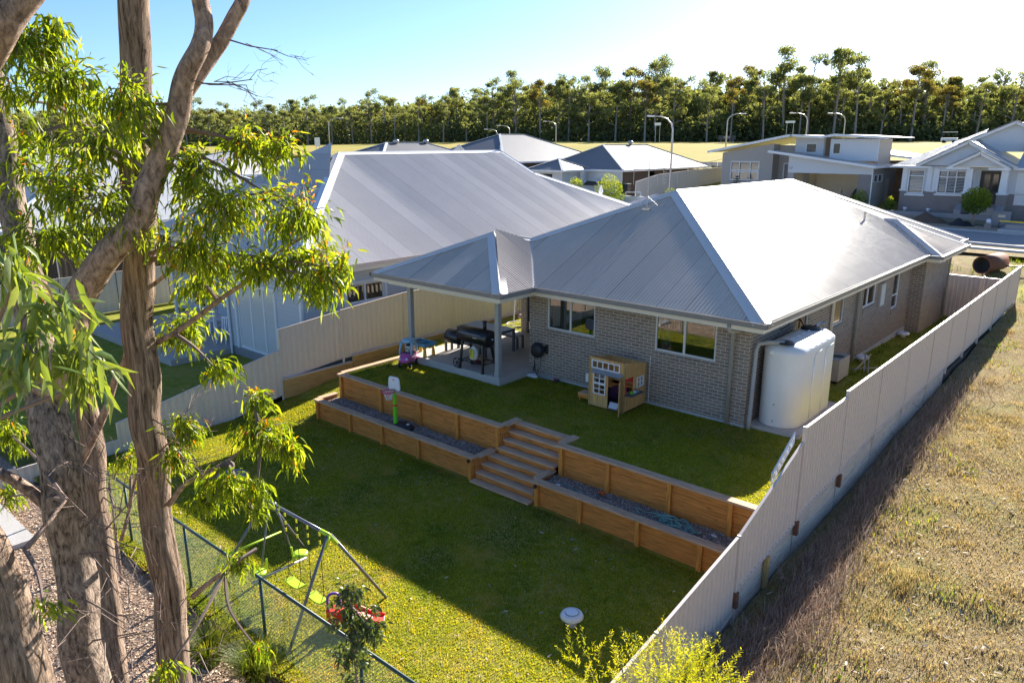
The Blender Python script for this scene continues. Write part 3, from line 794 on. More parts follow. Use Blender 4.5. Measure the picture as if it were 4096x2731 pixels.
# ---------------- right boundary fence ----------------
def trapz(u, p=.19, d=.018):
    k = (u/p) % 1.0
    return d*(0 if k < .30 else (k-.30)/.12 if k < .42 else 1 if k < .80 else (1-k)/.20)
def fence_panel(mb, ax, c, u0, u1, zb0, zb1, zt0, zt1, out, th=.004, p=.155, d=.026):
    """trapezoid-profile steel sheet, bottom and top heights at both ends"""
    ks = [k for k in np.arange(u0, u1, p/10)]+[u1]; vs = []
    for u in ks:
        f = (u-u0)/(u1-u0); o = c+out*(trapz(u-u0, p, d))
        for z in (zb0+(zb1-zb0)*f, zt0+(zt1-zt0)*f): vs.append((o, u, z) if ax == 0 else (u, o, z))
    return mb.add(vs, [(2*i, 2*i+2, 2*i+3, 2*i+1) for i in range(len(ks)-1)])
FX = 2.30
F = thing('boundary_fence', (FX, 7, -1), 'long mushroom grey steel fence on the right beside the dry field', 'fence')
seams = [(-12.7, -1.10, -1.10, -2.6), (-10.3, -.78, -.78, -2.35), (-7.9, -.42, -.42, -2.12), (-5.2, .02, .02, -1.80), (-2.5, .93, 1.18, -.80), (-.03, 1.22, 1.33, -.58), (2.47, 1.33, 1.33, -.36), (4.95, 1.33, 1.33, -.33), (7.5, 1.33, 1.33, -.30), (9.8, 1.33, 1.33, -.30), (12.15, 1.33, 1.33, -.28), (14.55, 1.34, 1.34, -.27), (17.1, 1.34, 1.34, -.25), (19.7, 1.35, 1.35, -.2), (22.4, 1.36, 1.36, -.1)]
for a, b in zip(seams[:-1], seams[1:]):
    y0, y1 = a[0]+.02, b[0]-.02; zb0, zb1 = a[3], b[3]; zt0, zt1 = a[2], b[1]
    if a[0] == -5.2: zb0 = -1.05; zb1 = -.80
    if a[0] < -5.2: zb0, zb1 = zt0-1.55, zt1-1.50
    if a[0] == -2.5: zt0 = zt1 = 1.20; zb0, zb1 = -.72, -.58
    mb = fence_panel(MB(), 0, FX, y0, y1, zb0, zb1, zt0, zt1, 1)
    mb.build('panel', M['fence_r'], F)
    cb = MB().bar((FX+.01, y0-.02, zt0+.005), (FX+.01, y1+.02, zt1+.005), .05, .035); cb.build('top_rail', M['fence_cap'], F)
    MB().bar((FX+.01, y0, zb0+.01), (FX+.01, y1, zb1+.01), .05, .03).build('bottom_rail', M['fence_cap'], F)
pzt = {s[0]: max(s[1], s[2]) for s in seams}
for s in seams:
    t_ = 1.22 if s[0] == -2.5 else pzt[s[0]]
    B(FX-.02, FX+.045, s[0]-.019, s[0]+.019, s[3]-.25, t_+.03).build('post', M['fence_r'], F)
# timber under the fence on the field side
SW = thing('sleeper_wall', (FX+.05, 0, -1.8), 'weathered grey sleeper wall under the right fence', 'retaining wall')
prev = None
for a, b in zip(seams[2:-1], seams[3:]):
    z1 = {(-7.9): -1.62, (-5.2): -.79, (-2.5): -.56, -.03: -.34}.get(a[0], a[3]+.05)
    n = 6 if a[0] >= -5.2 else 3
    if a[0] > 9: n = 1
    wbm = MB()
    for i in range(n): wbm.box(FX-.075, FX-.02+.004*(i % 2), a[0]+.03, b[0]-.03, z1-.2*(i+1)+.004, z1-.2*i)
    wbm.build('sleeper', M['wood_grey'], SW, bevel=.004)
for y, z in ((-5.2, -1.05), (-3.9, -.92), (-2.5, -.76), (-.03, -.6)): B(FX+.0, FX+.085, y-.05, y+.05, -2.1 if y == -3.9 else z-.3, z).build('post', M['wood_old'] if y == -3.9 else M['rust'], SW, bevel=.005)
# cross fence and gate at the end of the side passage
G = thing('side_fence', (1.2, 18.35, -.45), 'grey steel cross fence closing the side passage behind the brick bay', 'fence')
fence_panel(MB(), 1, 18.35, .02, 1.62, -.42, -.42, 1.32, 1.32, -1).build('panel', M['fence_r'], G)
fence_panel(MB(), 1, 18.35, 1.68, 2.27, -.42, -.42, 1.30, 1.30, -1).build('panel', M['fence_r'], G)
B(1.625, 1.675, 18.31, 18.37, -.5, 1.40).build('post', M['fence_r'], G)
MB().bar((.0, 18.34, 1.325), (2.28, 18.34, 1.325), .05, .035).build('top_rail', M['fence_cap'], G)

# ---------------- left boundary fence ----------------
LX = -12.8
F2 = thing('boundary_fence', (LX, 4, -.5), 'long sandstone grey steel fence on the left beside the neighbour', 'fence')
def ltop(y): return interp(y, [-11.4, -8.2, -5.9, -4.62], [-.90, -.21, .22, .47])
ls = [-16.5, -14.2, -11.9, -9.5, -7.2, -4.62, -2.3, .35, 2.75, 5.2, 7.6, 10, 12.4, 14.8, 17.2, 19.6]
for a, b in zip(ls[:-1], ls[1:]):
    if b <= -4.62:
        zt0, zt1 = ltop(a), ltop(b); zb0, zb1 = zt0-1.42, zt1-1.42
        if a < -11.5: zt0, zt1 = -.98, -.95; zb0, zb1 = -1.95, -1.95
    else:
        zt0 = 1.10 if a == -4.62 else 1.32 if a == -2.3 else 1.50; zt1 = 1.30 if a == -4.62 else 1.5; zb0 = -.47 if a == -4.62 else -.29; zb1 = -.27
        if a == -2.3: zb0 = -.28
    fence_panel(MB(), 0, LX, a+.02, b-.02, zb0, zb1, zt0, zt1, 1, p=.2, d=.014).build('panel', M['fence_l'], F2)
    MB().bar((LX+.008, a, zt0+.005), (LX+.008, b, zt1+.005), .045, .03).build('top_rail', M['fence_cap'], F2)
    MB().bar((LX+.008, a+.02, zb0+.01), (LX+.008, b-.02, zb1+.01), .045, .03).build('bottom_rail', M['fence_cap'], F2)
for y in ls: B(LX-.02, LX+.035, y-.025, y+.025, -1.9, (ltop(y) if y < -4.7 else 1.12 if y < -4 else 1.34 if y < -2 else 1.5)+.01).build('post', M['fence_l'], F2)
SL = thing('sleeper_wall', (LX+.06, 0, -1), 'yellowed pine sleepers under the left fence', 'retaining wall')
for a, b, zt, n in ((-4.62, -2.02, -.46, 3), (-2.0, 2.7, -.26, 3), (2.72, 7.6, -.24, 2), (7.62, 14, -.2, 2)):
    mb = MB()
    for i in range(n): mb.box(LX+.045, LX+.12+.006*(i % 2), a, b, zt-.2*(i+1)+.003, zt-.2*i)
    mb.build('sleeper', M['wood_old'], SL, bevel=.004)
    B(LX+.0, LX+.14, a, b, zt+.001, zt+.03).build('capping', M['wood_grey'], SL)

# ---------------- wire fence at the back ----------------
CY = -11.28; CH = thing('chain_link_fence', (-4, CY, -1.35), 'low green chain wire fence across the back of the yard', 'fence')
x0, x1, zt, zb = -13.0, 2.3, -.02, -1.30
MB().tube([(x0, CY, zt), (x1, CY, zt)], .026, 10).build('top_rail', M['chainpost'], CH, smooth=True)
xp = -12.9
while xp < 2.3:
    MB().tube([(xp, CY, -1.7), (xp, CY, zt+.02)], .026, 10).build('post', M['chainpost'], CH, smooth=True); xp += 2.52
step = .062; H_ = zt-zb; V = []; Fc = []
def wire(a, b, r=.0026):
    k = len(V); d = Vector(b)-Vector(a); d.normalize(); s1 = Vector((0, 1, 0)); s2 = d.cross(s1)
    for p in (a, b):
        for i in range(3):
            an = 2*PI*i/3; V.append(tuple(Vector(p)+(s1*math.cos(an)+s2*math.sin(an))*r))
    for i in range(3): Fc.append((k+i, k+(i+1) % 3, k+3+(i+1) % 3, k+3+i))
n = int((x1-x0+H_)/step)
for i in range(n):
    a = x0-H_+i*step
    for sgn in (1, -1):
        lo, hi = (a, a+H_) if sgn > 0 else (a+H_, a)
        z_lo, z_hi = zb, zt
        def clip(x, z0_, xa, z1_, xb):
            return z0_+(x-xa)/(xb-xa)*(z1_-z0_)
        p0, p1 = (lo, z_lo), (hi, z_hi)
        pts = []
        for (px, pz), (qx, qz) in (((lo, z_lo), (hi, z_hi)), ((hi, z_hi), (lo, z_lo))):
            if px < x0: pz = clip(x0, pz, px, qz, qx); px = x0
            if px > x1: pz = clip(x1, pz, px, qz, qx); px = x1
            pts.append((px, pz))
        wire((pts[0][0], CY+.03+.003*sgn, pts[0][1]), (pts[1][0], CY+.03+.003*sgn, pts[1][1]))
fast_mesh('wire_mesh', V, Fc, M['chainlink'], parent=CH, k=4)

# ---------------- water tank ----------------
T = thing('water_tank', (.6, 1.6, -.1), 'slim pale grey plastic rainwater tank beside the brick side wall', 'water tank')
def stadium(x0, x1, y0, y1, r, z, n=10):
    pts = []
    for cx, cy, a0 in ((x1-r, y0+r, -PI/2), (x1-r, y1-r, 0), (x0+r, y1-r, PI/2), (x0+r, y0+r, PI)):
        for k in range(n+1): a = a0+PI/2*k/n; pts.append((cx+r*math.cos(a), cy+r*math.sin(a), z))
    return pts
tx0, tx1, ty0, ty1 = .09, 1.09, .30, 3.0
def loft(mb, rings, cap0=True, cap1=True):
    b = len(mb.v); n = len(rings[0])
    for r in rings: mb.v += r
    for i in range(len(rings)-1):
        for k in range(n): mb.f.append((b+i*n+k, b+i*n+(k+1) % n, b+(i+1)*n+(k+1) % n, b+(i+1)*n+k))
    if cap0: mb.f.append(tuple(b+k for k in range(n))[::-1])
    if cap1: mb.f.append(tuple(b+(len(rings)-1)*n+k for k in range(n)))
    return mb
def ring(i, z): return stadium(tx0+i, tx1-i, ty0+i, ty1-i, .46-i if i < .4 else .06, z)
tb = loft(MB(), [ring(.0, -.01), ring(.0, .02), ring(0, 1.74), ring(.0, 1.82), ring(.02, 1.86), ring(.10, 1.93), ring(.22, 1.99), ring(.34, 2.02)])
tb.build('tank_body', M['tank'], T, smooth=True)
rb_ = MB()
for k in range(5):          # moulded ribs over the shoulder
    y = .95+k*.36
    rb_.add([(tx1-.50, y, 2.02), (tx1-.50, y+.05, 2.045), (tx1-.02, y+.11, 1.89), (tx1-.02, y+.05, 1.87), (tx1-.5, y+.2, 2.025), (tx1-.02, y+.25, 1.875)], [(0, 3, 2, 1), (1, 2, 5, 4)])
for y in (1.25, 2.0):       # side ribs
    rb_.tube([(tx1-.002, y, .05), (tx1+.004, y, 1.62)], .022, 6)
    rb_.tube([(tx1+.0, y+.02, 1.66), (tx1+.0, y+.5, 1.72)], .02, 6)
rb_.build('moulded_rib', M['tank'], T, smooth=True)
MB().lathe((.62, .58, 2.0), [(.2, 0), (.2, .03), (.17, .045), (.02, .046)], 20).build('strainer', M['black_pl'], T, smooth=True)
MB().lathe((.55, 2.35, 2.0), [(.24, 0), (.24, .05), (.2, .075), (.02, .08)], 20).build('hatch', M['black_pl'], T, smooth=True)
for y, z in ((.31, .55), (.31, .13)): MB().lathe((.58, y, z), [(.022, 0), (.022, -.03), (.01, -.035)], 10, axis=1).build('fitting', M['galv'], T)
MB().lathe((.42, .42, 1.78), [(.09, -.02), (.09, -.10), (.05, -.12)], 14, axis=1).build('inlet_boss', M['tank'], T, smooth=True)
MB().tube([(.62, 2.5, 2.08), (.66, 2.7, 2.13), (.8, 2.72, 2.13)], .035, 8).build('outlet_elbow', M['galv'], T)
tag(B(.04, 1.30, .12, 3.1, -.2, -.012).build('tank_pad', M['slab'], loc=(.6, 1.6, -.1), bevel=.01), 'dark concrete pad under the rainwater tank', 'concrete pad')
# wall tap pipework above the tank
tag(MB().tube([(.02, 2.6, 2.1), (.16, 2.6, 2.18), (.26, 2.2, 2.32), (.14, 1.9, 2.34), (.02, 1.85, 2.33)], .022, 6).tube([(.16, 2.6, 2.18), (.3, 2.5, 2.06), (.42, 2.2, 2.12)], .015, 6).tube([(.14, 1.95, 2.34), (.2, 1.8, 2.16), (.12, 1.5, 2.08)], .014, 6).build('cable_loom', M['black_pl'], loc=(.02, 2.3, 2.1), smooth=True), 'loose black cables on the side wall above the tank', 'cable')
# air-conditioner behind the tank
AC = thing('air_conditioner', (.42, 5.4, -.1), 'cream air conditioner unit standing on the side passage grass behind the tank', 'air conditioner')
B(.16, .56, 4.95, 5.85, -.03, .60).build('casing', M['render_wall'], AC, bevel=.015)
MB().lathe((.36, 5.4, .601), [(.17, 0), (.17, .012), (.15, .014)], 18).build('fan_grille', M['chainpost'], AC)
B(.2, .52, 5.0, 5.1, -.1, -.03).box(.2, .52, 5.7, 5.8, -.1, -.03).build('foot', M['black_pl'], AC)
for i, (x, y, t) in enumerate(((.30, 8.0, 'white plastic pit riser on the side passage grass near the downpipe'), (.25, 12.9, 'white drain vent cap on the side passage grass by the brick bay'))):
    V_ = thing('drain_vent', (x, y, uz(x, y)), t, 'drain vent'); z = uz(x, y)
    MB().lathe((x, y, z), [(.09, 0), (.09, .1), (.06, .12)], 16).build('riser', M['whitepl'], V_, smooth=True)
    MB().lathe((x, y, z+.1), [(.2, 0), (.21, .04), (.18, .09), (.10, .10), (.08, .07)], 20).build('vent_cap', M['whitepl'], V_, smooth=True)
J_ = thing('folded_airer', (.7, 7.0, -.2), 'dark folded metal frame lying in the side passage weeds', 'metal frame')
MB().tube([(.5, 6.6, -.1), (.75, 7.2, .35)], .02, 6).tube([(.75, 6.7, -.1), (.55, 7.4, .3)], .02, 6).tube([(.4, 6.8, -.08), (1.0, 7.3, -.05)], .02, 6).tube([(.9, 6.6, -.08), (.6, 7.6, .1)], .015, 6).build('tube_frame', M['galv'], J_)

# lattice leaning on the fence corner
LT = thing('metal_lattice', (2.2, -2.6, -.1), 'white folding wire lattice hung on the inside of the right fence', 'lattice')
lt = MB(); a0, a1 = Vector((2.17, -2.62, 1.14)), Vector((2.13, -3.5, .55))
for k in (0, 1):
    o = Vector((0, 0, -.22*k)); lt.bar(a0+o, a1+o, .022, .022)
for k in range(7):
    p = a0.lerp(a1, k/6); q = a0.lerp(a1, min(1, (k+1)/6)); 
    if k < 6: lt.bar(p, q+Vector((0, 0, -.22)), .014, .012); lt.bar(q, p+Vector((0, 0, -.22)), .012, .014)
    lt.bar(p, p+Vector((0, 0, -.22)), .014, .014)
lt.build('lattice_bars', M['whitepl'], LT)
# ---------------- smoker barbecue ----------------
SZ = .13
Q = thing('smoker_barbecue', (-7.7, -1.2, SZ), 'black offset smoker barbecue on wheels at the front of the patio', 'barbecue')
# long axis along x, barrel centre
bx0, bx1, by, bz, br = -8.32, -7.15, -1.27, SZ+1.0, .25
def capsule(mb, x0, x1, y, z, r, n=24): return mb.lathe((0, y, z), [(r*.55, x0-.03), (r*.9, x0-.012), (r, x0+.01), (r, x1-.01), (r*.9, x1+.012), (r*.55, x1+.03)], n, axis=0)
capsule(MB(), bx0, bx1, by, bz, br).build('cooking_chamber', M['black'], Q, smooth=True, bevel=0)
capsule(MB(), -8.86, -8.34, by, bz-.17, .215).build('firebox', M['black'], Q, smooth=True)
MB().tube([(-7.42, by+.05, bz+br-.04), (-7.42, by+.05, bz+br+.22)], .055, 12).lathe((-7.42, by+.05, bz+br+.22), [(.085, 0), (.085, .012), (.02, .02)], 12).build('chimney', M['black'], Q, smooth=True)
MB().box(-7.62, -7.46, by-.262, by-.246, bz+.0, bz+.03).build('badge', M['galv'], Q)
MB().tube([(-8.15, by-.24, bz+.1), (-8.15, by-.3, bz+.12), (-7.3, by-.3, bz+.12), (-7.3, by-.24, bz+.1)], .011, 8).build('lid_handle', M['galv'], Q)
MB().lathe((-7.06, by, bz), [(.02, -.06), (.035, .0), (.02, .035)], 10, axis=0).build('thermometer', M['galv'], Q)
for nm, x, y, xb, yb_ in (('leg', -8.12, by-.16, -8.16, -1.52), ('leg', -7.3, by-.16, -7.24, -1.52), ('leg', -8.12, by+.16, -8.18, -.98), ('leg', -7.3, by+.16, -7.2, -.98)):
    MB().bar((x, y, bz-.16), (xb, yb_, SZ+.02), .062, .05).box(xb-.05, xb+.05, yb_-.04, yb_+.04, SZ, SZ+.02).build(nm, M['black'], Q)
MB().bar((-8.16, -1.5, SZ+.26), (-7.24, -1.5, SZ+.26), .025).bar((-8.18, -1.0, SZ+.26), (-7.2, -1.0, SZ+.26), .025).bar((-7.22, -1.5, SZ+.26), (-7.2, -1.0, SZ+.26), .025).bar((-8.16, -1.5, SZ+.26), (-8.18, -1.0, SZ+.26), .025).build('bottom_frame', M['black'], Q)
sh = MB()
for k in range(14): sh.bar((-8.14+.068*k, -1.5, SZ+.27), (-8.14+.068*k, -1.0, SZ+.27), .008)
sh.build('wire_shelf', M['black'], Q)
wh = MB(); c = Vector((-8.24, -1.56, SZ+.155))
wh.tube([c+Vector((0.0, .0, 0))+Vector((math.cos(a)*.15, 0, math.sin(a)*.15)) for a in np.linspace(0, 2*PI, 24, endpoint=False)], .014, 6, closed=True)
for k in range(6): a = k*PI/3; wh.bar(c, c+Vector((math.cos(a)*.145, 0, math.sin(a)*.145)), .016)
wh.tube([c+Vector((0, -.03, 0)), c+Vector((0, .62, 0))], .014, 8)
wh.build('wheel', M['black'], Q)
# charcoal sack on the shelf
SK = thing('charcoal_bag', (-7.75, -1.25, SZ+.28), 'crumpled white and yellow charcoal bag on the shelf under the barbecue', 'bag')
def sack(mb, c, w, d, h, n=14, m=9, seed=0):
    rings = []
    for j in range(m):
        f = j/(m-1); k = math.sin(PI*min(1, .18+f*.86))**.35; tz = c[2]+h*f
        rings.append([(c[0]+(w/2*k*math.copysign(abs(math.cos(a))**.7, math.cos(a)))+noise.noise((a*1.5, f*4, seed))*.035, c[1]+(d/2*(1-.75*f*f)*math.copysign(abs(math.sin(a))**.7, math.sin(a)))+noise.noise((a*1.5, f*4, seed+5))*.03, tz+noise.noise((a, f, seed+9))*.02) for a in [2*PI*i/n for i in range(n)]])
    return loft(mb, rings)
sack(MB(), (-7.82, -1.27, SZ+.285), .30, .2, .40).build('sack', M['bag'], SK, smooth=True)
B(-7.90, -7.72, -1.390, -1.386, SZ+.34, SZ+.60).build('label', plain('label_yellow', (.62, .55, .05), .6), SK)
def text(name, s, loc, rot, size, mat, parent=None, ext=.0015):
    cu = bpy.data.curves.new(name, 'FONT'); cu.body = s; cu.size = size; cu.extrude = ext; cu.align_x = 'CENTER'; cu.align_y = 'CENTER'
    o = bpy.data.objects.new(name, cu); 
    me = None
    COL.objects.link(o); dg = bpy.context.evaluated_depsgraph_get(); me = bpy.data.meshes.new_from_object(o.evaluated_get(dg)); bpy.data.objects.remove(o)
    me.materials.clear(); me.materials.append(mat)
    o = bpy.data.objects.new(name, me); COL.objects.link(o); o.location = loc; o.rotation_euler = rot
    if parent is not None:
        o.parent = parent; o.location = Vector(loc)-parent.location
    return o
text('lettering', 'TEXAN', (-7.83, -1.393, SZ+.5), (PI/2, -1.2, 0), .085, M['letters'], SK)
sack(MB(), (-7.55, -1.2, SZ+.285), .28, .22, .17, seed=4).build('paper_sack_stub', plain('brown_paper', (.16, .08, .045), .8), None, smooth=True, loc=(-7.55, -1.2, SZ+.285))
tag(bpy.data.objects['paper_sack_stub'], 'slumped brown paper bag beside the charcoal bag under the barbecue', 'bag'); bpy.data.objects['paper_sack_stub'].name = 'paper_bag'
tag(MB().lathe((-8.05, -.85, SZ), [(.10, 0), (.12, .01), (.155, .27), (.165, .28), (.15, .275), (.12, .2)], 20, cap=True).build('bucket', plain('maroon_bucket', (.2, .03, .035), .5), loc=(-8.05, -.85, SZ), smooth=True), 'dark red bucket on the patio behind the barbecue legs', 'bucket')
CN = thing('charcoal_starter', (-7.0, -1.35, SZ), 'small perforated metal charcoal starter near the patio post', 'can')
cn = MB(); 
for k in range(16):
    a = 2*PI*k/16; cn.bar((-7.0+.085*math.cos(a), -1.35+.085*math.sin(a), SZ+.03), (-7.0+.09*math.cos(a+.4), -1.35+.09*math.sin(a+.4), SZ+.28), .012)
cn.lathe((-7.0, -1.35, SZ), [(.085, .0), (.085, .03), (.07, .035)], 16); cn.tube([(-7.0+.088*math.cos(a), -1.35+.088*math.sin(a), SZ+.28) for a in np.linspace(0, 2*PI, 16, endpoint=False)], .008, 5, closed=True); cn.tube([(-7.0+.086*math.cos(a), -1.35+.086*math.sin(a), SZ+.16) for a in np.linspace(0, 2*PI, 16, endpoint=False)], .006, 5, closed=True)
cn.build('basket', M['galv'], CN)

# ---------------- outdoor table, benches ----------------
TB = thing('patio_table', (-8.97, .46, SZ), 'dark grey metal outdoor dining table on the patio behind the barbecue', 'table')
tx0_, tx1_, ty0_, ty1_, tz_ = -9.80, -8.14, -.02, .94, SZ+.75
B(tx0_, tx1_, ty0_, ty1_, tz_-.015, tz_).build('tabletop', M['patio_top'], TB, bevel=.003)
B(tx0_+.0, tx1_, ty0_+.0, ty0_+.04, tz_-.075, tz_-.016).box(tx0_, tx1_, ty1_-.04, ty1_, tz_-.075, tz_-.016).box(tx0_, tx0_+.04, ty0_+.041, ty1_-.041, tz_-.075, tz_-.016).box(tx1_-.04, tx1_, ty0_+.041, ty1_-.041, tz_-.075, tz_-.016).build('apron', M['patio_metal'], TB)
for x in (tx0_, tx1_-.07):
    for y in (ty0_, ty1_-.07): B(x, x+.07, y, y+.07, SZ, tz_-.076).build('leg', M['patio_metal'], TB)
def bench(x0, x1, y0, y1, label):
    T = thing('patio_bench', ((x0+x1)/2, (y0+y1)/2, SZ), label, 'bench')
    sb_ = MB()
    for k in range(4): w_ = (y1-y0)/4; sb_.box(x0, x1, y0+w_*k+.004, y0+w_*(k+1)-.004, SZ+.42, SZ+.45)
    sb_.build('seat', M['patio_top'], T)
    B(x0, x1, y0, y0+.03, SZ+.36, SZ+.419).box(x0, x1, y1-.03, y1, SZ+.36, SZ+.419).build('frame', M['patio_metal'], T)
    for x in (x0, x1-.06):
        for y in (y0, y1-.06): B(x, x+.06, y, y+.06, SZ, SZ+.359).build('leg', M['patio_metal'], T)
bench(-9.7, -8.2, 1.12, 1.45, 'grey slatted metal bench on the far side of the patio table')
bench(-9.85, -8.3, -.52, -.2, 'grey metal bench between the patio table and the barbecue')
EG = thing('egg_chair', (-11.3, 5.0, -.3), 'hanging wicker seat with pink patterned cushion on the side grass past the patio', 'swing seat')
MB().tube([(-11.5, 4.7, -.25), (-11.75, 5.1, .9), (-11.6, 5.2, 1.5), (-11.2, 5.1, 1.55), (-10.9, 5.0, 1.3)], .025, 8).tube([(-11.5+.45*math.cos(a), 5.0+.45*math.sin(a), -.24) for a in np.linspace(0, 2*PI, 20, endpoint=False)], .022, 6, closed=True).build('stand', M['whitepl'], EG)
eb = MB()
for k in range(14):
    a0_ = 2*PI*k/14; eb.tube([(-11.05+.32*math.cos(a0_)*math.sin(t), 4.9+.32*math.sin(a0_)*math.sin(t), .55-.55*math.cos(t)) for t in np.linspace(.1, 2.2, 9)][::-1], .008, 4)
for t in (.5, .9, 1.3, 1.7, 2.1): eb.tube([(-11.05+.32*math.cos(a)*math.sin(t), 4.9+.32*math.sin(a)*math.sin(t), .55-.55*math.cos(t)) for a in np.linspace(0, 2*PI, 18, endpoint=False)], .007, 4, closed=True)
eb.build('basket', plain('wicker', (.25, .2, .17), .8), EG)
MB().lathe((-11.05, 4.9, .08), [(.1, -.03), (.28, .02), (.3, .1), (.2, .15), (.05, .15)], 18).build('cushion', plain('pink_cushion', (.65, .42, .40), .8), EG, smooth=True)

# ---------------- toddler ride-on car ----------------
CR = thing('toy_car', (-10.1, -1.85, -.1), 'pink and pale blue toddler ride-on car parked beside the patio corner', 'toy car', rotz=0)
# built facing +x' ; local frame then turned
def local(T, rz):
    T.rotation_euler = (0, 0, rz)
def part(T, mb, name, mat, smooth=True, bevel=0, parent=None):
    return mb.build(name, mat, parent or T, smooth=smooth, world=False, bevel=bevel)
local(CR, math.radians(-62))
body = MB()
prof = lambda x: (.17+.055*math.sin(PI*min(1, max(0, (x+.38)/.76)))**.5)
rings = []
for i, x in enumerate(np.linspace(-.38, .40, 12)):
    f = i/11; wd = .205*(1-.25*abs(2*f-1)**3); top = .40-.03*math.cos(f*3) if f < .62 else .42-.10*(f-.62)/.38; bot = .13+.05*abs(2*f-1)**2
    ring_ = []
    for a in np.linspace(0, 2*PI, 18, endpoint=False):
        ca, sa = math.cos(a), math.sin(a); ring_.append((x, wd*math.copysign(abs(ca)**.55, ca), (top+bot)/2+(top-bot)/2*math.copysign(abs(sa)**.55, sa)))
    rings.append(ring_)
loft(body, rings); part(CR, body, 'body', M['pink'])
cabin = MB()      # pillars and roof
for s in (-1, 1):
    cabin.tube([(.20, s*.19, .40), (.13, s*.185, .62), (.03, s*.15, .78)], [.035, .035, .05], 8)
    cabin.tube([(-.34, s*.18, .38), (-.30, s*.18, .6), (-.16, s*.15, .78)], [.03, .035, .05], 8)
loft(cabin, [[(-.07+rx*math.cos(a), ry*math.sin(a), z) for a in np.linspace(0, 2*PI, 18, endpoint=False)] for rx, ry, z in ((.22, .19, .74), (.23, .195, .79), (.2, .17, .83), (.12, .1, .85))])
part(CR, cabin, 'canopy', M['paleblue'])
part(CR, MB().box(-.12, .12, -.212, -.19, .17, .40), 'door', M['pink'], False, .01)
part(CR, MB().box(-.25, .05, -.13, .13, .385, .42), 'seat', M['purple_cloth'], False)
for s in (-1, 1):
    part(CR, MB().lathe((.385, s*.11, .31), [(.035, -.01), (.035, .03), (.02, .04)], 12, axis=0), 'headlight', M['whitepl'])
part(CR, MB().tube([(.14, .0, .4), (.06, 0, .47)], .012, 6).tube([(.06+.0, .07*math.cos(a), .48+.07*math.sin(a)) for a in np.linspace(0, 2*PI, 14, endpoint=False)], .011, 6, closed=True), 'steering_wheel', M['black_pl'])
for x, y in ((-.25, -.19), (-.25, .19), (.27, -.17), (.27, .17)):
    wv = part(CR, MB().lathe((x, y, .085), [(.05, -.035), (.085, -.03), (.085, .03), (.05, .035)], 18, axis=1), 'wheel', M['black_pl'])
    part(CR, MB().lathe((x, y, .085), [(.03, -.04), (.03, .04)], 12, axis=1), 'hub', M['whitepl'], parent=wv)
    wv.parent = CR
tag(sack(MB(), (-10.12, -1.80, .30), .2, .17, .26, seed=8).build('rag_doll', M['bag'], loc=(-10.12, -1.80, .30), smooth=True), 'soft doll in white sitting in the toddler car', 'doll')
MB().lathe((-10.06, -1.86, .57), [(.02, -.05), (.055, -.02), (.06, .02), (.03, .055)], 12).build('head', plain('doll_hair', (.05, .02, .02), .8), bpy.data.objects['rag_doll'], smooth=True)

# water play table
WT = thing('water_play_table', (-9.95, -1.0, SZ), 'blue sand and water play table with mustard legs on the patio', 'play table')
wx0, wx1, wy0, wy1, wz = -10.45, -9.72, -1.50, -1.0, SZ+.42
tray = MB(); h0, h1 = wz-.10, wz
tray.box(wx0, wx1, wy0, wy1, h0, h0+.015)
for a in ((wx0, wx1, wy0, wy0+.03), (wx0, wx1, wy1-.03, wy1), (wx0, wx0+.03, wy0+.03, wy1-.03), (wx1-.03, wx1, wy0+.03, wy1-.03), ((wx0+wx1)/2-.015, (wx0+wx1)/2+.015, wy0+.03, wy1-.03)): tray.box(*a, h0+.015, h1)
tray.box(wx0-.02, wx1+.02, wy0-.02, wy0, h1-.02, h1).box(wx0-.02, wx1+.02, wy1, wy1+.02, h1-.02, h1)
tray.build('tray', M['tableblue'], WT, bevel=.008)
for x in (wx0+.07, wx1-.07):
    for y in (wy0+.07, wy1-.07): MB().lathe((x, y, SZ), [(.06, 0), (.06, .02), (.04, h0-SZ)], 12).build('leg', M['yellow_pl'], WT, smooth=True)
tag(MB().lathe((-10.2, -1.3, h0+.015), [(.03, 0), (.045, .07)], 12).build('cup', M['red_pl'], loc=(-10.2, -1.3, h0+.015)), 'little red cup inside the water play table', 'cup')

# ---------------- basketball hoop toy ----------------
HB = thing('basketball_stand', (-7.62, -4.25, -.8), 'toy basketball stand with green pole standing in the left planter', 'basketball hoop')
px, py = -7.72, -4.40
bs = MB(); 
loft(bs, [[(px+.22+rx*math.cos(a), py+.08+ry*math.sin(a), z) for a in np.linspace(0, 2*PI, 20, endpoint=False)] for rx, ry, z in ((.33, .22, -.79), (.34, .23, -.72), (.28, .18, -.66), (.2, .1, -.655))])
bs.build('base', M['black_pl'], HB, smooth=True)
MB().lathe((px+.36, py+.12, -.655), [(.04, 0), (.04, .02), (.01, .022)], 12).build('filler_cap', M['whitepl'], HB)
MB().box(px-.045, px+.045, py-.04, py+.04, -.72, -.19).box(px-.04, px+.04, py-.035, py+.035, -.145, .30).build('pole', M['green_pl'], HB, bevel=.012)
MB().box(px-.047, px+.047, py-.042, py+.042, -.19, -.145).build('collar', M['red_pl'], HB, bevel=.005)
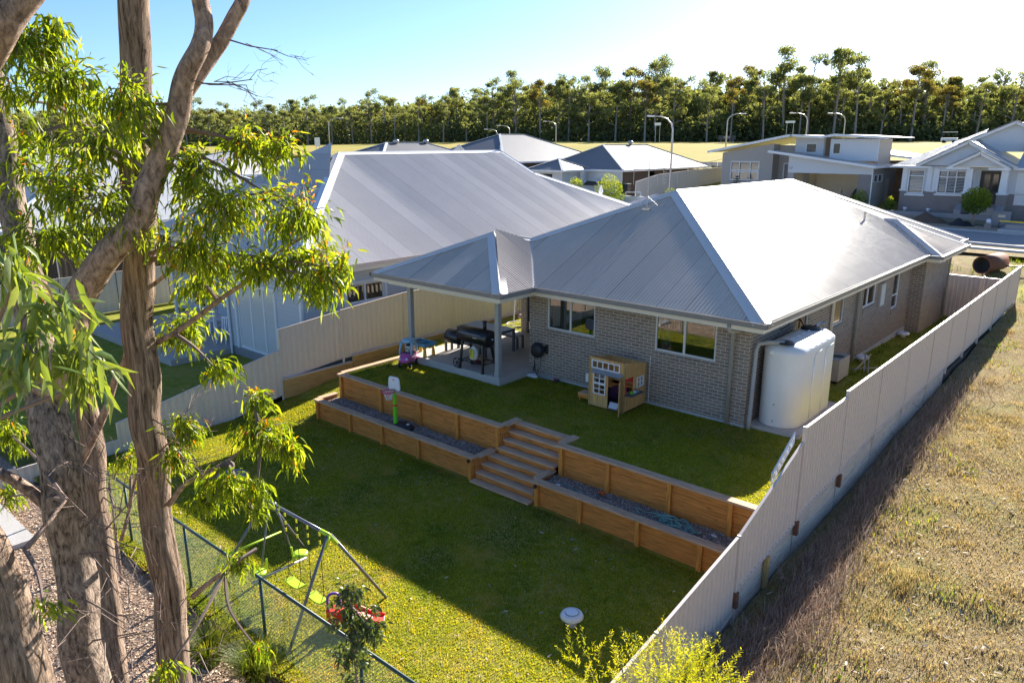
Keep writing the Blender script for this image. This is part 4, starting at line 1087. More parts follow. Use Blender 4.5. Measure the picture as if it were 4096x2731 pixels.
# backboard: rounded polygon, facing roughly towards -x -y
def rounded(w, h, r, n=6, taper=0.):
    pts = []
    for cx, cy, a0 in ((w/2-r, -h/2+r, -PI/2), (w/2-r-taper, h/2-r, 0), (-w/2+r+taper, h/2-r, PI/2), (-w/2+r, -h/2+r, PI)):
        for k in range(n+1): a = a0+PI/2*k/n; pts.append((cx+r*math.cos(a), cy+r*math.sin(a)))
    return pts
ang = math.radians(5); R_ = Matrix.Rotation(ang, 3, 'Z'); cpos = Vector((px-.02, py+.02, .43))
bb = MB(); pr_ = rounded(.42, .38, .09, taper=.02); k = len(pr_)
for d in (-.018, .018): bb.v += [tuple(cpos+R_ @ Vector((x, d, z))) for x, z in pr_]
bb.f += [tuple(range(k))[::-1], tuple(range(k, 2*k))]+[(i, (i+1) % k, k+(i+1) % k, k+i) for i in range(k)]
bbo = bb.build('backboard', M['whitepl'], HB, smooth=False, bevel=.006)
lg = MB(); q = [cpos+R_ @ Vector((x, -.0195, z)) for x, z in ((-.035, .09), (.035, .09), (.035, .12), (-.035, .12))]; lg.add(q, [(0, 1, 2, 3)]); 
lgo = lg.build('logo_patch', M['red_pl'], bbo)
rc = cpos+R_ @ Vector((-.01, -.21, -.17))
rim = MB().tube([rc+Vector((.16*math.cos(a), .16*math.sin(a), 0)) for a in np.linspace(0, 2*PI, 32, endpoint=False)], .02, 8, closed=True)
rim.bar(rc+R_ @ Vector((0, .17, 0)), cpos+R_ @ Vector((.0, -.01, -.15)), .14, .03); rim.build('rim', M['hoop'], HB, smooth=True)
net = MB()
for k in range(12):
    for s in (1, -1):
        pts = []
        for j in range(5): a = 2*PI*(k+s*j*.5)/12; rr = .15-.08*(j/4)**.7; pts.append(rc+Vector((rr*math.cos(a), rr*math.sin(a), -.055*j)))
        net.tube(pts, .0045, 4)
net.build('net', M['whitepl'], HB)

# ---------------- items in the right planter ----------------
def hose_path():
    pts = [(-2.3, -4.18), (-1.9, -4.30), (-1.3, -4.36), (-.7, -4.40), (-.3, -4.34), (.05, -4.4)]
    out = [Vector((x, y, pm_z(x, y)+.025)) for x, y in pts]
    for k in range(95):
        a = k*.62; r = .13+.10*math.sin(k*1.7)+.05*math.sin(k*.37); cx = .42+.36*math.sin(k*.23)+.25*math.sin(k*.051); cy = -4.22+.10*math.sin(k*.31)
        x = cx+r*1.35*math.cos(a); y = min(-3.93, max(-4.5, cy+r*math.sin(a))); out.append(Vector((x, y, pm_z(x, y)+.02+.0012*k*(.5+.5*math.sin(k*2.1)))))
    return out
def smooth_path(P, n=3):
    out = []
    for i in range(len(P)-1):
        p0, p1, p2, p3 = P[max(i-1, 0)], P[i], P[i+1], P[min(i+2, len(P)-1)]
        for k in range(n):
            t = k/n; out.append(.5*((2*p1)+(-p0+p2)*t+(2*p0-5*p1+4*p2-p3)*t*t+(-p0+3*p1-3*p2+p3)*t**3))
    return out+[P[-1]]
tag(MB().tube(smooth_path(hose_path(), 3), .011, 6).build('garden_hose', M['hose'], loc=(.4, -4.2, -.8), smooth=True), 'pale green garden hose tangled in the right planter', 'hose')
tag(MB().lathe((-2.3, -4.32, pm_z(-2.3, -4.32)), [(.05, 0), (.065, .012), (.05, .014)], 16).build('round_disc', M['whitepl'], loc=(-2.3, -4.32, -.8)), 'white round lid lying in the right planter near the steps', 'lid')
tag(MB().obox((-1.35, -4.0, -.775), (.14, .07, .03), (0, .1, .6)).obox((-1.26, -4.06, -.77), (.10, .04, .025), (0, 0, -.5)).build('toy_spade', M['orange'], loc=(-1.35, -4.0, -.8), bevel=.008), 'small orange plastic toy piece lying in the right planter', 'toy')
tag(MB().obox((1.35, -4.1, -.775), (.12, .05, .03), (0, 0, -.3)).build('plastic_scrap', M['whitepl'], loc=(1.35, -4.1, -.8), bevel=.006), 'white plastic scrap in the right planter by the fence', 'scrap')

# ---------------- lawn fittings ----------------
LV = thing('lawn_vent', (.55, -7.6, -1.27), 'white mushroom shaped drain vent standing in the middle of the lower lawn', 'drain vent')  # a drain vent, no lamp in it
MB().lathe((.55, -7.6, -1.27), [(.09, 0), (.09, .12), (.12, .14)], 20).build('stem', M['whitepl'], LV, smooth=True)
MB().lathe((.55, -7.6, -1.13), [(.11, 0), (.19, .02), (.2, .05), (.17, .1), (.13, .12), (.12, .105)], 24).build('vent_cap', M['tank'], LV, smooth=True)
MB().lathe((.55, -7.6, -1.02), [(.10, 0), (.105, .012), (.09, .02)], 20).build('lid', M['whitepl'], LV)
tag(MB().lathe((-9.2, -8.35, -1.275), [(.38, 0), (.38, .02), (.36, .03)], 28).build('manhole_cover', M['concrete'], loc=(-9.2, -8.35, -1.27)), 'round grey concrete inspection cover set in the lower lawn', 'manhole cover')

# ---------------- hose reel and bits by the wall ----------------
HR = thing('hose_reel', (-6.3, -.12, .72), 'black retractable hose reel mounted on the rear brick wall', 'hose reel')
MB().box(-6.12, -6.04, -.05, -.001, .62, .90).box(-6.16, -6.10, -.16, -.05, .68, .84).build('wall_bracket', M['black_pl'], HR, bevel=.008)
loft(MB(), [[(-6.33+r*math.cos(a), -.14+dy, .72+r*1.08*math.sin(a)) for a in np.linspace(0, 2*PI, 22, endpoint=False)] for dy, r in ((.09, .13), (.06, .20), (-.04, .215), (-.10, .19), (-.13, .10))]).build('reel_case', M['black_pl'], HR, smooth=True)
MB().tube(smooth_path([Vector(p) for p in ((-6.46, -.12, .56), (-6.47, -.1, .3), (-6.44, -.09, .05), (-6.38, -.1, -.05))], 4), .008, 5).tube(smooth_path([Vector(p) for p in ((-6.22, -.12, .52), (-6.26, -.1, .25), (-6.36, -.09, .0), (-6.4, -.1, -.06))], 4), .008, 5).tube([(-6.47, -.1, .32), (-6.49, -.1, .15), (-6.5, -.11, .05)], .018, 6).build('hose', M['black_pl'], HR)
tag(MB().obox((-6.45, -.25, -.07), (.36, .13, .06), (0, 0, .1)).tube([(-6.6, -.25, -.05), (-6.35, -.22, 0), (-6.2, -.3, -.05)], .022, 6).build('sprinkler', M['whitepl'], loc=(-6.45, -.25, -.1), bevel=.01), 'white lawn sprinkler lying at the foot of the rear wall', 'sprinkler')
WP = thing('line_trimmer', (-5.7, -.2, -.08), 'long toy trimmer lying along the rear wall', 'toy')
MB().tube([(-6.2, -.22, -.05), (-5.65, -.2, -.04)], .018, 8).build('shaft', M['galv'], WP)
MB().obox((-5.56, -.2, -.04), (.14, .10, .07), (0, 0, .2)).build('head', M['black_pl'], WP, bevel=.01)
MB().obox((-5.62, -.21, .005), (.07, .07, .04), (0, 0, .2)).build('cover', M['red_pl'], WP, bevel=.008)

# ---------------- cubby house ----------------
PH = thing('cubby_house', (-3.2, -.7, -.1), 'timber toy cubby house with white windows and open door against the brick wall', 'playhouse')
gx0, gx1, gy0, gy1, gz0 = -3.78, -2.72, -1.12, -.06, -.09
hF, hB = 1.32, 1.12           # front and back heights
fw_ = MB(); T_ = .018
dx0, dx1, dh = -3.20, -2.80, .95
# front wall lower: recessed main front with door and window; upper: parapet with five panes
wall(fw_, 1, gy0, T_, gx0, gx1, gz0, gz0+hF, [(dx0, dx1, gz0+.02, gz0+dh), (-3.62, -3.28, gz0+.38, gz0+.92), (-3.68, -2.86, gz0+1.06, gz0+1.24)])
wall(fw_, 0, gx1, -T_, gy0+T_, gy1, gz0, gz0+hB, [(gy0+.08, gy0+.46, gz0+.5, gz0+.88), (gy0+.62, gy0+.90, gz0+.56, gz0+.80)])
wall(fw_, 0, gx0, T_, gy0+T_, gy1, gz0, gz0+hB, [(gy0+.3, gy0+.8, gz0+.45, gz0+.85)])
wall(fw_, 1, gy1, -T_, gx0+T_, gx1-T_, gz0, gz0+hB)
# sloped cheeks between front parapet and low back
for x in (gx0, gx1-T_): fw_.prism([(gy0+T_+.001, gz0+hB), (gy1, gz0+hB), (gy0+T_+.001, gz0+hF)], 0, x, x+T_)
fw_.build('wall', M['ply'], PH)
tr_ = MB()
for x in (gx0-.012, gx1-.03): tr_.box(x, x+.042, gy0-.014, gy0-.001, gz0, gz0+hF)
tr_.box(gx0+.03, gx1-.03, gy0-.014, gy0-.001, gz0+dh+.05, gz0+dh+.10); tr_.box(dx1+.001, dx1+.05, gy0-.013, gy0-.001, gz0, gz0+dh)
tr_.box(gx1+.001, gx1+.014, gy1-.05, gy1, gz0, gz0+hB).box(gx1+.001, gx1+.014, gy0+.0, gy0+.05, gz0, gz0+hB+.1)
tr_.build('corner_trim', M['wood_old'], PH)
def small_window(x0, x1, z0, z1, nx, nz, ax=1, c=gy0-.02, name='window'):
    f = MB(); w_ = .026
    def bx(a, b, e, h): return f.box(a, b, c-.008, c+.019, e, h) if ax == 1 else f.box(c-.019, c+.008, a, b, e, h)
    bx(x0, x1, z0, z0+w_); bx(x0, x1, z1-w_, z1); bx(x0, x0+w_, z0+w_, z1-w_); bx(x1-w_, x1, z0+w_, z1-w_)
    for i in range(1, nx): u = x0+(x1-x0)*i/nx; bx(u-.009, u+.009, z0+w_, z1-w_)
    for j in range(1, nz):
        v = z0+(z1-z0)*j/nz
        for i in range(nx): u0 = x0+(x1-x0)*i/nx+(w_ if i == 0 else .009); u1 = x0+(x1-x0)*(i+1)/nx-(w_ if i == nx-1 else .009); bx(u0, u1, v-.009, v+.009)
    f.build(name, M['white'], PH)
small_window(-3.70, -2.84, gz0+1.04, gz0+1.26, 5, 1)
small_window(-3.64, -3.26, gz0+.36, gz0+.65, 2, 2); small_window(-3.64, -3.26, gz0+.652, gz0+.94, 2, 2)
small_window(gy0+.60, gy0+.92, gz0+.54, gz0+.82, 2, 2, 0, gx1+.02)
MB().obox((-3.18, gy0-.08, gz0+1.0), (.92, .20, .015), (.38, 0, 0)).build('awning', M['galv'], PH)
# open door leaf swung out to the front
dd = Vector((math.sin(math.radians(62)), -math.cos(math.radians(62)), 0)); dd = Vector((.47, -.88, 0)).normalized()
lf = MB(); p0 = Vector((dx1, gy0-.02, 0)); p1 = p0+dd*.40
o_ = dd.cross(Vector((0, 0, 1)))*.009
pro = [(0, gz0+.02), (1, gz0+.02), (1, gz0+dh-.12), (.85, gz0+dh-.05), (.0, gz0+dh-.03)]
lf.v += [tuple(p0.lerp(p1, f)+Vector((0, 0, z))+o_*s) for s in (-1, 1) for f, z in pro]; k = len(pro)
lf.f += [tuple(range(k)), tuple(range(k, 2*k))[::-1]]+[(i, k+i, k+(i+1) % k, (i+1) % k) for i in range(k)]
dl = lf.build('door', M['ply'], PH)
MB().bar(p0.lerp(p1, .3)+Vector((0, 0, gz0+.2))+o_*2, p0.lerp(p1, .3)+Vector((0, 0, gz0+.45))+o_*2, .02).build('handle', M['white'], dl)
B(gx1+.001, gx1+.24, gy0+.02, gy0+.62, gz0+.47, gz0+.49).build('serving_counter', M['patio_metal'], PH)
B(gx1+.001, gx1+.03, gy0+.04, gy0+.075, gz0+.5, gz0+.90).build('shutter', M['red_pl'], PH)
B(gx0+.03, gx0+.35, gy0+.5, gy1-.03, gz0+.42, gz0+.45).box(gx0+.1, gx1-.1, gy1-.25, gy1-.03, gz0+.42, gz0+.45).build('inside_shelf', M['wood_x'], PH)
B(-3.3, -3.0, gy1-.06, gy1-.02, gz0+.5, gz0+.95).build('red_panel', M['red_pl'], PH)
B(gx0+.1, -3.1, gy1-.3, gy1-.24, gz0+.02, gz0+.42).build('purple_curtain', M['purple_cloth'], PH)
B(gx0, gx1, gy0, gy1, gz0-.02, gz0+.015).build('floor', M['interior'], PH)
# bench and mailbox on the left side
B(gx0-.42, gx0-.002, gy0+.1, gy0+.42, gz0+.20, gz0+.225).build('bench_seat', M['wood_cap'], PH)
B(gx0-.42, gx0-.002, gy0+.09, gy0+.099, gz0+.10, gz0+.2).box(gx0-.40, gx0-.36, gy0+.12, gy0+.16, gz0, gz0+.2).box(gx0-.40, gx0-.36, gy0+.36, gy0+.40, gz0, gz0+.2).build('bench_leg', M['wood_x'], PH)
B(gx0-.48, gx0-.002, gy0+.5, gy0+.85, gz0+.40, gz0+.42).box(gx0-.14, gx0-.06, gy0+.6, gy0+.68, gz0, gz0+.4).build('side_table', M['black_pl'], PH)
B(gx0-.09, gx0-.004, gy0-.045, gy0+.08, gz0+.62, gz0+.85).build('letter_box', M['soffit'], PH, bevel=.006)
for i, (x, y, m_, lb_) in enumerate(((gx1+.10, gy0+.22, M['green_pl'], 'green toy cup on the cubby house counter'), (gx1+.12, gy0+.34, M['whitepl'], 'white toy jug on the cubby house counter'), (gx1+.14, gy0+.44, M['galv'], 'silver toy pot on the cubby house counter'))):
    tag(MB().lathe((x, y, gz0+.49), [(.03, 0), (.04, .05), (.025, .06)], 10).tube([(x+.03, y, gz0+.50), (x+.06, y, gz0+.52), (x+.03, y, gz0+.54)], .006, 5).build('toy_cup', m_, loc=(x, y, gz0+.49)), lb_, 'toy')
tag(MB().obox((-3.08, -1.0, gz0+.09), (.24, .02, .17), (-.7, .1, .3)).obox((-3.08, -1.012, gz0+.09), (.15, .012, .08), (-.7, .1, .3)).build('toy_laptop', M['whitepl'], loc=(-3.05, -1.0, gz0)), 'white toy tablet leaning in the cubby house doorway', 'toy')

# ---------------- swing set ----------------
SWG = thing('swing_set', (-3.2, -10.2, -1.27), 'grey and lime steel swing set on the lower lawn by the wire fence', 'swing set')
sy, sz_ = -10.33, .52; xa, xb = -4.12, -2.28; gzz = -1.26
MB().tube([(xa, sy, sz_), (xb, sy, sz_)], .03, 12).build('top_beam', M['steel'], SWG, smooth=True)
for x, sx in ((xa, -1), (xb, 1)):
    xf = -4.92 if sx < 0 else -2.42
    for yf in (-9.14, -11.12):
        MB().tube([(x, sy+(.03 if yf > sy else -.03), sz_), (xf, yf, gzz)], .026, 10).build('leg', M['steel'], SWG, smooth=True)
        pth = [Vector((x, sy, sz_)).lerp(Vector((xf, yf, gzz)), t) for t in (.0, .12)]
        MB().tube(pth, .038, 10).build('corner_joint', M['lime'] if sx > 0 else M['galv'], SWG, smooth=True)
MB().tube([(xb-.22, sy, sz_), (xb+.02, sy, sz_)], .037, 12).build('beam_sleeve', M['lime'], SWG, smooth=True)
MB().tube([(-4.55, -9.85, -.45), (-4.55, -10.9, -.45)], .02, 8).build('cross_bar', M['lime'], SWG, smooth=True)
def swing(x, lab):
    S = thing('swing', (x, sy, -.8), lab, 'swing'); zs_ = -.82
    se = MB(); 
    for i in range(10):
        t0, t1 = -.2+.04*i, -.2+.04*(i+1); z0_, z1_ = zs_+.9*t0*t0, zs_+.9*t1*t1
        se.add([(x+t0, sy-.09, z0_), (x+t1, sy-.09, z1_), (x+t1, sy+.09, z1_), (x+t0, sy+.09, z0_)]+[(x+t0, sy-.09, z0_-.025), (x+t1, sy-.09, z1_-.025), (x+t1, sy+.09, z1_-.025), (x+t0, sy+.09, z0_-.025)], [(0, 1, 2, 3), (7, 6, 5, 4), (0, 4, 5, 1), (3, 2, 6, 7)]+([(0, 3, 7, 4)] if i == 0 else [])+([(1, 5, 6, 2)] if i == 9 else []))
    se.build('seat', M['lime'], S, smooth=False)
    for s in (-1, 1):
        MB().tube([(x+s*.17, sy, sz_-.02), (x+s*.18, sy, zs_+.16)], .007, 6).tube([(x+s*.18, sy, zs_+.16), (x+s*.18, sy-.07, zs_+.03)], .006, 5).tube([(x+s*.18, sy, zs_+.16), (x+s*.18, sy+.07, zs_+.03)], .006, 5).build('rope', M['black_pl'], S)
        cl = MB()
        for zc in (sz_-.05, sz_-.2, sz_-.33): cl.tube([(x+s*.17, sy, zc), (x+s*.171, sy, zc-.06)], .016, 8)
        cl.build('clip', plain('yellow_clip', (.75, .75, .02), .5), S)
swing(-3.38, 'left lime green swing seat hanging from the swing set'); swing(-2.72, 'right lime green swing seat hanging from the swing set near the gum sapling')
GL = thing('glider', (-4.0, sy, -.8), 'lime green two-seat glider hanging at the left of the swing set', 'glider')
for s in (-1, 1):
    MB().tube([(-3.95+.12*s*0, sy+.06*s, sz_), (-3.92, sy+.35*s, -.75)], .016, 8).build('hanger', M['steel'], GL, smooth=True)
    MB().lathe((-3.85, sy+.42*s, -.62), [(.05, -.03), (.13, -.01), (.14, .03), (.08, .045)], 16).build('seat', M['lime'], GL, smooth=True)
    MB().tube([(-3.85, sy+.28*s, -.7), (-3.85, sy+.25*s, -.4)], .02, 8).build('handle', M['lime'], GL)
MB().tube([(-3.88, sy-.55, -.76), (-3.88, sy+.55, -.76)], .022, 8).build('bar', M['galv'], GL, smooth=True)

# red toy slide-scooter half hidden by the sapling
RT = thing('toy_slide', (-2.1, -9.9, -1.27), 'red plastic toddler slide with purple handle behind the gum sapling', 'toy slide')
slm = MB()
P = [Vector((-2.4, -10.12, -.98)), Vector((-2.2, -9.95, -1.05)), Vector((-2.0, -9.78, -1.17)), Vector((-1.86, -9.64, -1.21))]
for a, b in zip(P[:-1], P[1:]):
    slm.bar(a, b, .24, .03); d_ = (b-a).normalized(); sd = d_.cross(Vector((0, 0, 1))).normalized()*.125
    for s in (-1, 1): slm.bar(a+sd*s+Vector((0, 0, .04)), b+sd*s+Vector((0, 0, .03)), .025, .06)
slm.build('chute', M['red_pl'], RT, bevel=.006)
MB().box(-2.58, -2.36, -10.30, -10.08, -1.26, -.98).build('platform', M['red_pl'], RT, bevel=.02)
MB().tube(smooth_path([Vector(p) for p in ((-2.52, -10.28, -.98), (-2.52, -10.28, -.74), (-2.47, -10.2, -.68), (-2.42, -10.12, -.74), (-2.42, -10.12, -.98))], 4), .025, 8).build('handle', M['purple'], RT, smooth=True)
tag(MB().lathe((-10.95, -6.9, -1.27), [(.02, 0), (.12, .03), (.14, .12), (.10, .22), (.02, .24)], 16).build('toy_ball', M['red_pl'], loc=(-10.95, -6.9, -1.27), smooth=True), 'small red ball on the lawn by the left fence', 'ball')
# ---------------- next-door weatherboard house (left) ----------------
NH = thing('weatherboard_house', (-21, 8, -1), 'pale blue weatherboard house next door with big grey steel roof and sliding doors', 'house')
ez = 2.62
nw = MB()
sd1 = (-18.0, -15.45, -.68, 1.72)
nwin = (-1.25, .42, 1.17, 1.86)
wall(nw, 1, -3.06, .12, -18.6, -13.9, -1.05, 2.45, [sd1])
wall(nw, 0, -13.9, -.12, -2.938, 19.2, -1.05, 2.45, [nwin, (5.5, 7.2, .9, 1.9)])
wall(nw, 1, -.6, .12, -27.9, -18.722, -1.05, 2.45, [(-26.5, -24.4, -.7, 1.6), (-22.6, -20.2, -.7, 1.6)])
wall(nw, 0, -18.6, -.12, -2.938, -.602, -1.05, 2.45)
wall(nw, 0, -28.1, .12, -.602, 19.2, -1.05, 2.45); wall(nw, 1, 19.2, .12, -28.1, -13.9, -1.05, 2.45)
t = NT('weatherboards'); uvn = t.n('ShaderNodeSeparateXYZ'); t.l(t.pos(), uvn.inputs[0])
fr = t.math('FRACT', t.math('MULTIPLY', uvn.outputs[2], 1/.16))
colw = t.mix(t.ramp(fr, [(0, (0, 0, 0)), (.06, (1, 1, 1))]), (.30, .32, .35), (.53, .57, .62))
M['boards'] = t.done(t.bsdf(colw, .55, 0, t.bump(fr, .5, .02)))
nw.build('wall', M['boards'], NH)
# base plinth
B(-18.62, -13.86, -3.07, -3.0, -1.2, -.70).box(-13.9, -13.86, -3.0, 19, -1.2, -.70).build('plinth', M['concrete'], NH)
cor = MB().box(-13.98, -13.87, -3.09, -3.0, -.7, 2.4).box(-18.64, -18.55, -3.09, -3.0, -.7, 2.4); cor.build('corner_board', M['white'], NH)
window(NH, 1, -3.06, -1, *sd1, mull=(-17.1, -16.25), name='sliding_door', mat=M['white'], fw=.07, glass=M['blind_glass'])
window(NH, 0, -13.9, 1, *nwin, mull=(-.42,), mat=M['white'], fw=.06, curtain=[(-1.2, -.45)])
B(-13.9, -13.84, nwin[0]-.09, nwin[0], nwin[2]-.09, nwin[3]+.09).box(-13.9, -13.84, nwin[1], nwin[1]+.09, nwin[2]-.09, nwin[3]+.09).box(-13.9, -13.84, nwin[0], nwin[1], nwin[3], nwin[3]+.09).box(-13.9, -13.82, nwin[0], nwin[1], nwin[2]-.09, nwin[2]).box(sd1[0]-.09, sd1[0], -3.12, -3.061, -.7, 1.8).box(sd1[1], sd1[1]+.09, -3.12, -3.061, -.7, 1.8).box(sd1[0], sd1[1], -3.12, -3.061, 1.721, 1.81).build('architrave', M['white'], NH)
window(NH, 0, -13.9, 1, 5.5, 7.2, .9, 1.9, mull=(6.3,), mat=M['white'])
window(NH, 1, -.6, -1, -26.5, -24.4, -.7, 1.6, mull=(-25.4,), mat=M['white'], name='sliding_door'); window(NH, 1, -.6, -1, -22.6, -20.2, -.7, 1.6, mull=(-21.4,), mat=M['white'], name='sliding_door')
s = S_; rz = ez+s*7.6
ap1, ap2 = (-21.0, 3.99, rz), (-21.0, 14.4, rz); gx = -18.6; gzv = ez+s*(13.4-18.6+0)*-1
G1 = (-18.6, 14.5, ez+s*5.2)
rr = MB()
ribbed(rr, [(-13.4, -3.6, ez), (-13.4, 19.7, ez), G1, (-21.0, 14.5, rz), ap1], (-1, 0, 0), sub=5)
ribbed(rr, [(-18.9, -3.6, ez), (-13.4, -3.6, ez), (-18.9, 1.9, ez+s*5.5)], (0, 1, 0), sub=5)
ribbed(rr, [(-28.6, -1.2, ez), (-18.9, -1.2, ez), (-18.9, 1.9, ez+s*5.5), ap1, (-26.2, 1.2, ez+s*2.4)], (0, 1, 0), sub=4)
rr.build('roof', M['roof_pale'], NH, smooth=True)
MB().slabpoly([(-28.6, 19.7, ez), (-28.6, -1.2, ez), (-26.2, 1.2, ez+s*2.4), ap1, (-21, 14.5, rz)], .02).slabpoly([(-28.6, 19.7, ez), (-13.4, 19.7, ez), G1, (-23.4, 14.5, ez+s*5.2)], .02).build('roof', M['roof_pale'], NH)
MB().add([(-18.6, 14.49, ez+s*5.2), (-23.4, 14.49, ez+s*5.2), (-21, 14.49, rz)], [(0, 1, 2)]).build('gablet', M['white'], NH)
cc = MB(); cap(cc, (-13.42, -3.58, ez), ap1, nR, nB, .24); cap(cc, ap1, (-21, 14.55, rz), nR, nL, .2); cap(cc, (-13.42, 19.68, ez), G1, nR, nF, .2); cap(cc, G1, (-21, 14.5, rz), nR, nF, .14); cap(cc, (-26.2, 1.2, ez+s*2.4), ap1, nL, nB, .2)
cc.build('ridge_cap', M['white'], NH)
MB().lathe((-21, 14.55, rz), [(.05, 0), (.06, .1), (.035, .15), (.05, .25), (.012, .6), (.004, .95)], 10).build('finial', M['white'], NH, smooth=True)
ng = MB(); gutter_run(ng, [(-18.9, -3.6, ez+.02), (-13.4, -3.6, ez+.02), (-13.4, 19.7, ez+.02)]); gutter_run(ng, [(-28.6, -1.2, ez+.02), (-18.9, -1.2, ez+.02)])
ng.build('gutter', M['fence_cap'], NH)
B(-18.9, -13.41, -3.58, -3.56, ez-.24, ez-.1).box(-13.43, -13.41, -3.56, 19.6, ez-.24, ez-.1).build('fascia', M['white'], NH)
B(-18.88, -13.44, -3.55, -3.07, ez-.2, ez-.19).box(-13.88, -13.44, -3.06, 19.6, ez-.2, ez-.19).build('soffit', M['white'], NH)
MB().tube([(-18.5, -3.3, ez-.1), (-18.52, -3.14, ez-.4), (-18.52, -3.14, -1.0)], .045, 10).build('downpipe', M['white'], NH)
B(-18.7, -18.4, 2.1, 2.4, ez+s*5, ez+s*5+.5).add([], []) 
MB().lathe((-17.0, 18.3, 3.4), [(.09, 0), (.09, .5), (.14, .52), (.02, .9)], 8).build('finial', M['white'], NH)
# front wing ridge seen past the big plane
WG = MB(); ribbed(WG, [(-13.4, 19.8, ez), (-13.4, 24, ez), (-15.8, 22.2, ez+s*2.4)], (-1, 0, 0), sub=4); WG.slabpoly([(-13.4, 19.8, ez), (-18.2, 19.8, ez), (-15.8, 22.2, ez+1.1)], .02); WG.build('roof', M['roof_pale'], NH)
# patio post, timber beam, chairs
PG = thing('timber_awning', (-21.2, -2.2, -.8), 'orange timber shade sail frame over the neighbour patio behind the leaves', 'awning')
B(-23.3, -19.8, -3.1, -1.3, 1.66, 1.84).build('shade_top', M['ply'], PG)
for x in (-23.1, -20.0): B(x-.05, x+.05, -3.0, -2.9, -.8, 1.65).build('post', M['white'], PG)
def patio_chair(x, y, rz, lab):
    C_ = thing('garden_chair', (x, y, -.8), lab, 'chair', 'white chairs on the neighbour patio', rz)
    MB().box(-.22, .22, -.22, .2, .40, .43).build('seat', M['whitepl'], C_, world=False)
    b = MB()
    for k in range(5): b.obox((-.18+.09*k, .24, .68), (.05, .02, .5), (-.15, 0, 0))
    b.box(-.22, .22, .25, .29, .88, .95); b.build('backrest', M['whitepl'], C_, world=False)
    for a, c in ((-.2, -.2), (.2, -.2), (-.2, .18), (.2, .18)): MB().box(a-.02, a+.02, c-.02, c+.02, 0, .40).build('leg', M['whitepl'], C_, world=False)
    for s_ in (-.24, .24): MB().box(s_-.02, s_+.02, -.2, .24, .6, .63).box(s_-.02, s_+.02, -.2, -.16, .4, .6).build('armrest', M['whitepl'], C_, world=False)
patio_chair(-19.5, -2.9, .5, 'white slatted garden chair nearest the patio edge next door'); patio_chair(-21.7, -2.3, -1.2, 'white slatted garden chair farther back on the neighbour patio'); patio_chair(-20.6, -1.7, 2.6, 'white slatted garden chair by the neighbour patio doors')
OT = thing('garden_table', (-20.6, -2.6, -.8), 'white round garden table on the neighbour patio', 'table')
MB().lathe((-20.6, -2.6, -.8), [(.5, .70), (.5, .73)], 24).build('tabletop', M['whitepl'], OT); MB().lathe((-20.6, -2.6, -.8), [(.2, 0), (.05, .05), (.04, .7)], 12).build('pedestal', M['whitepl'], OT)
# fence behind the neighbour and a dark brick house beyond
F3 = thing('side_fence', (-29.3, 0, -1), 'grey steel fence behind the neighbour yard, seen through the gum leaves', 'fence')
for k in range(9):
    y0 = -10+2.4*k; fence_panel(MB(), 0, -29.3, y0+.02, y0+2.38, -1.0, -1.0, .80, .80, 1, p=.3, d=.02).build('panel', M['fence_l'], F3)
MB().bar((-29.3, -10, .81), (-29.3, 11.6, .81), .05, .03).build('top_rail', M['fence_cap'], F3)

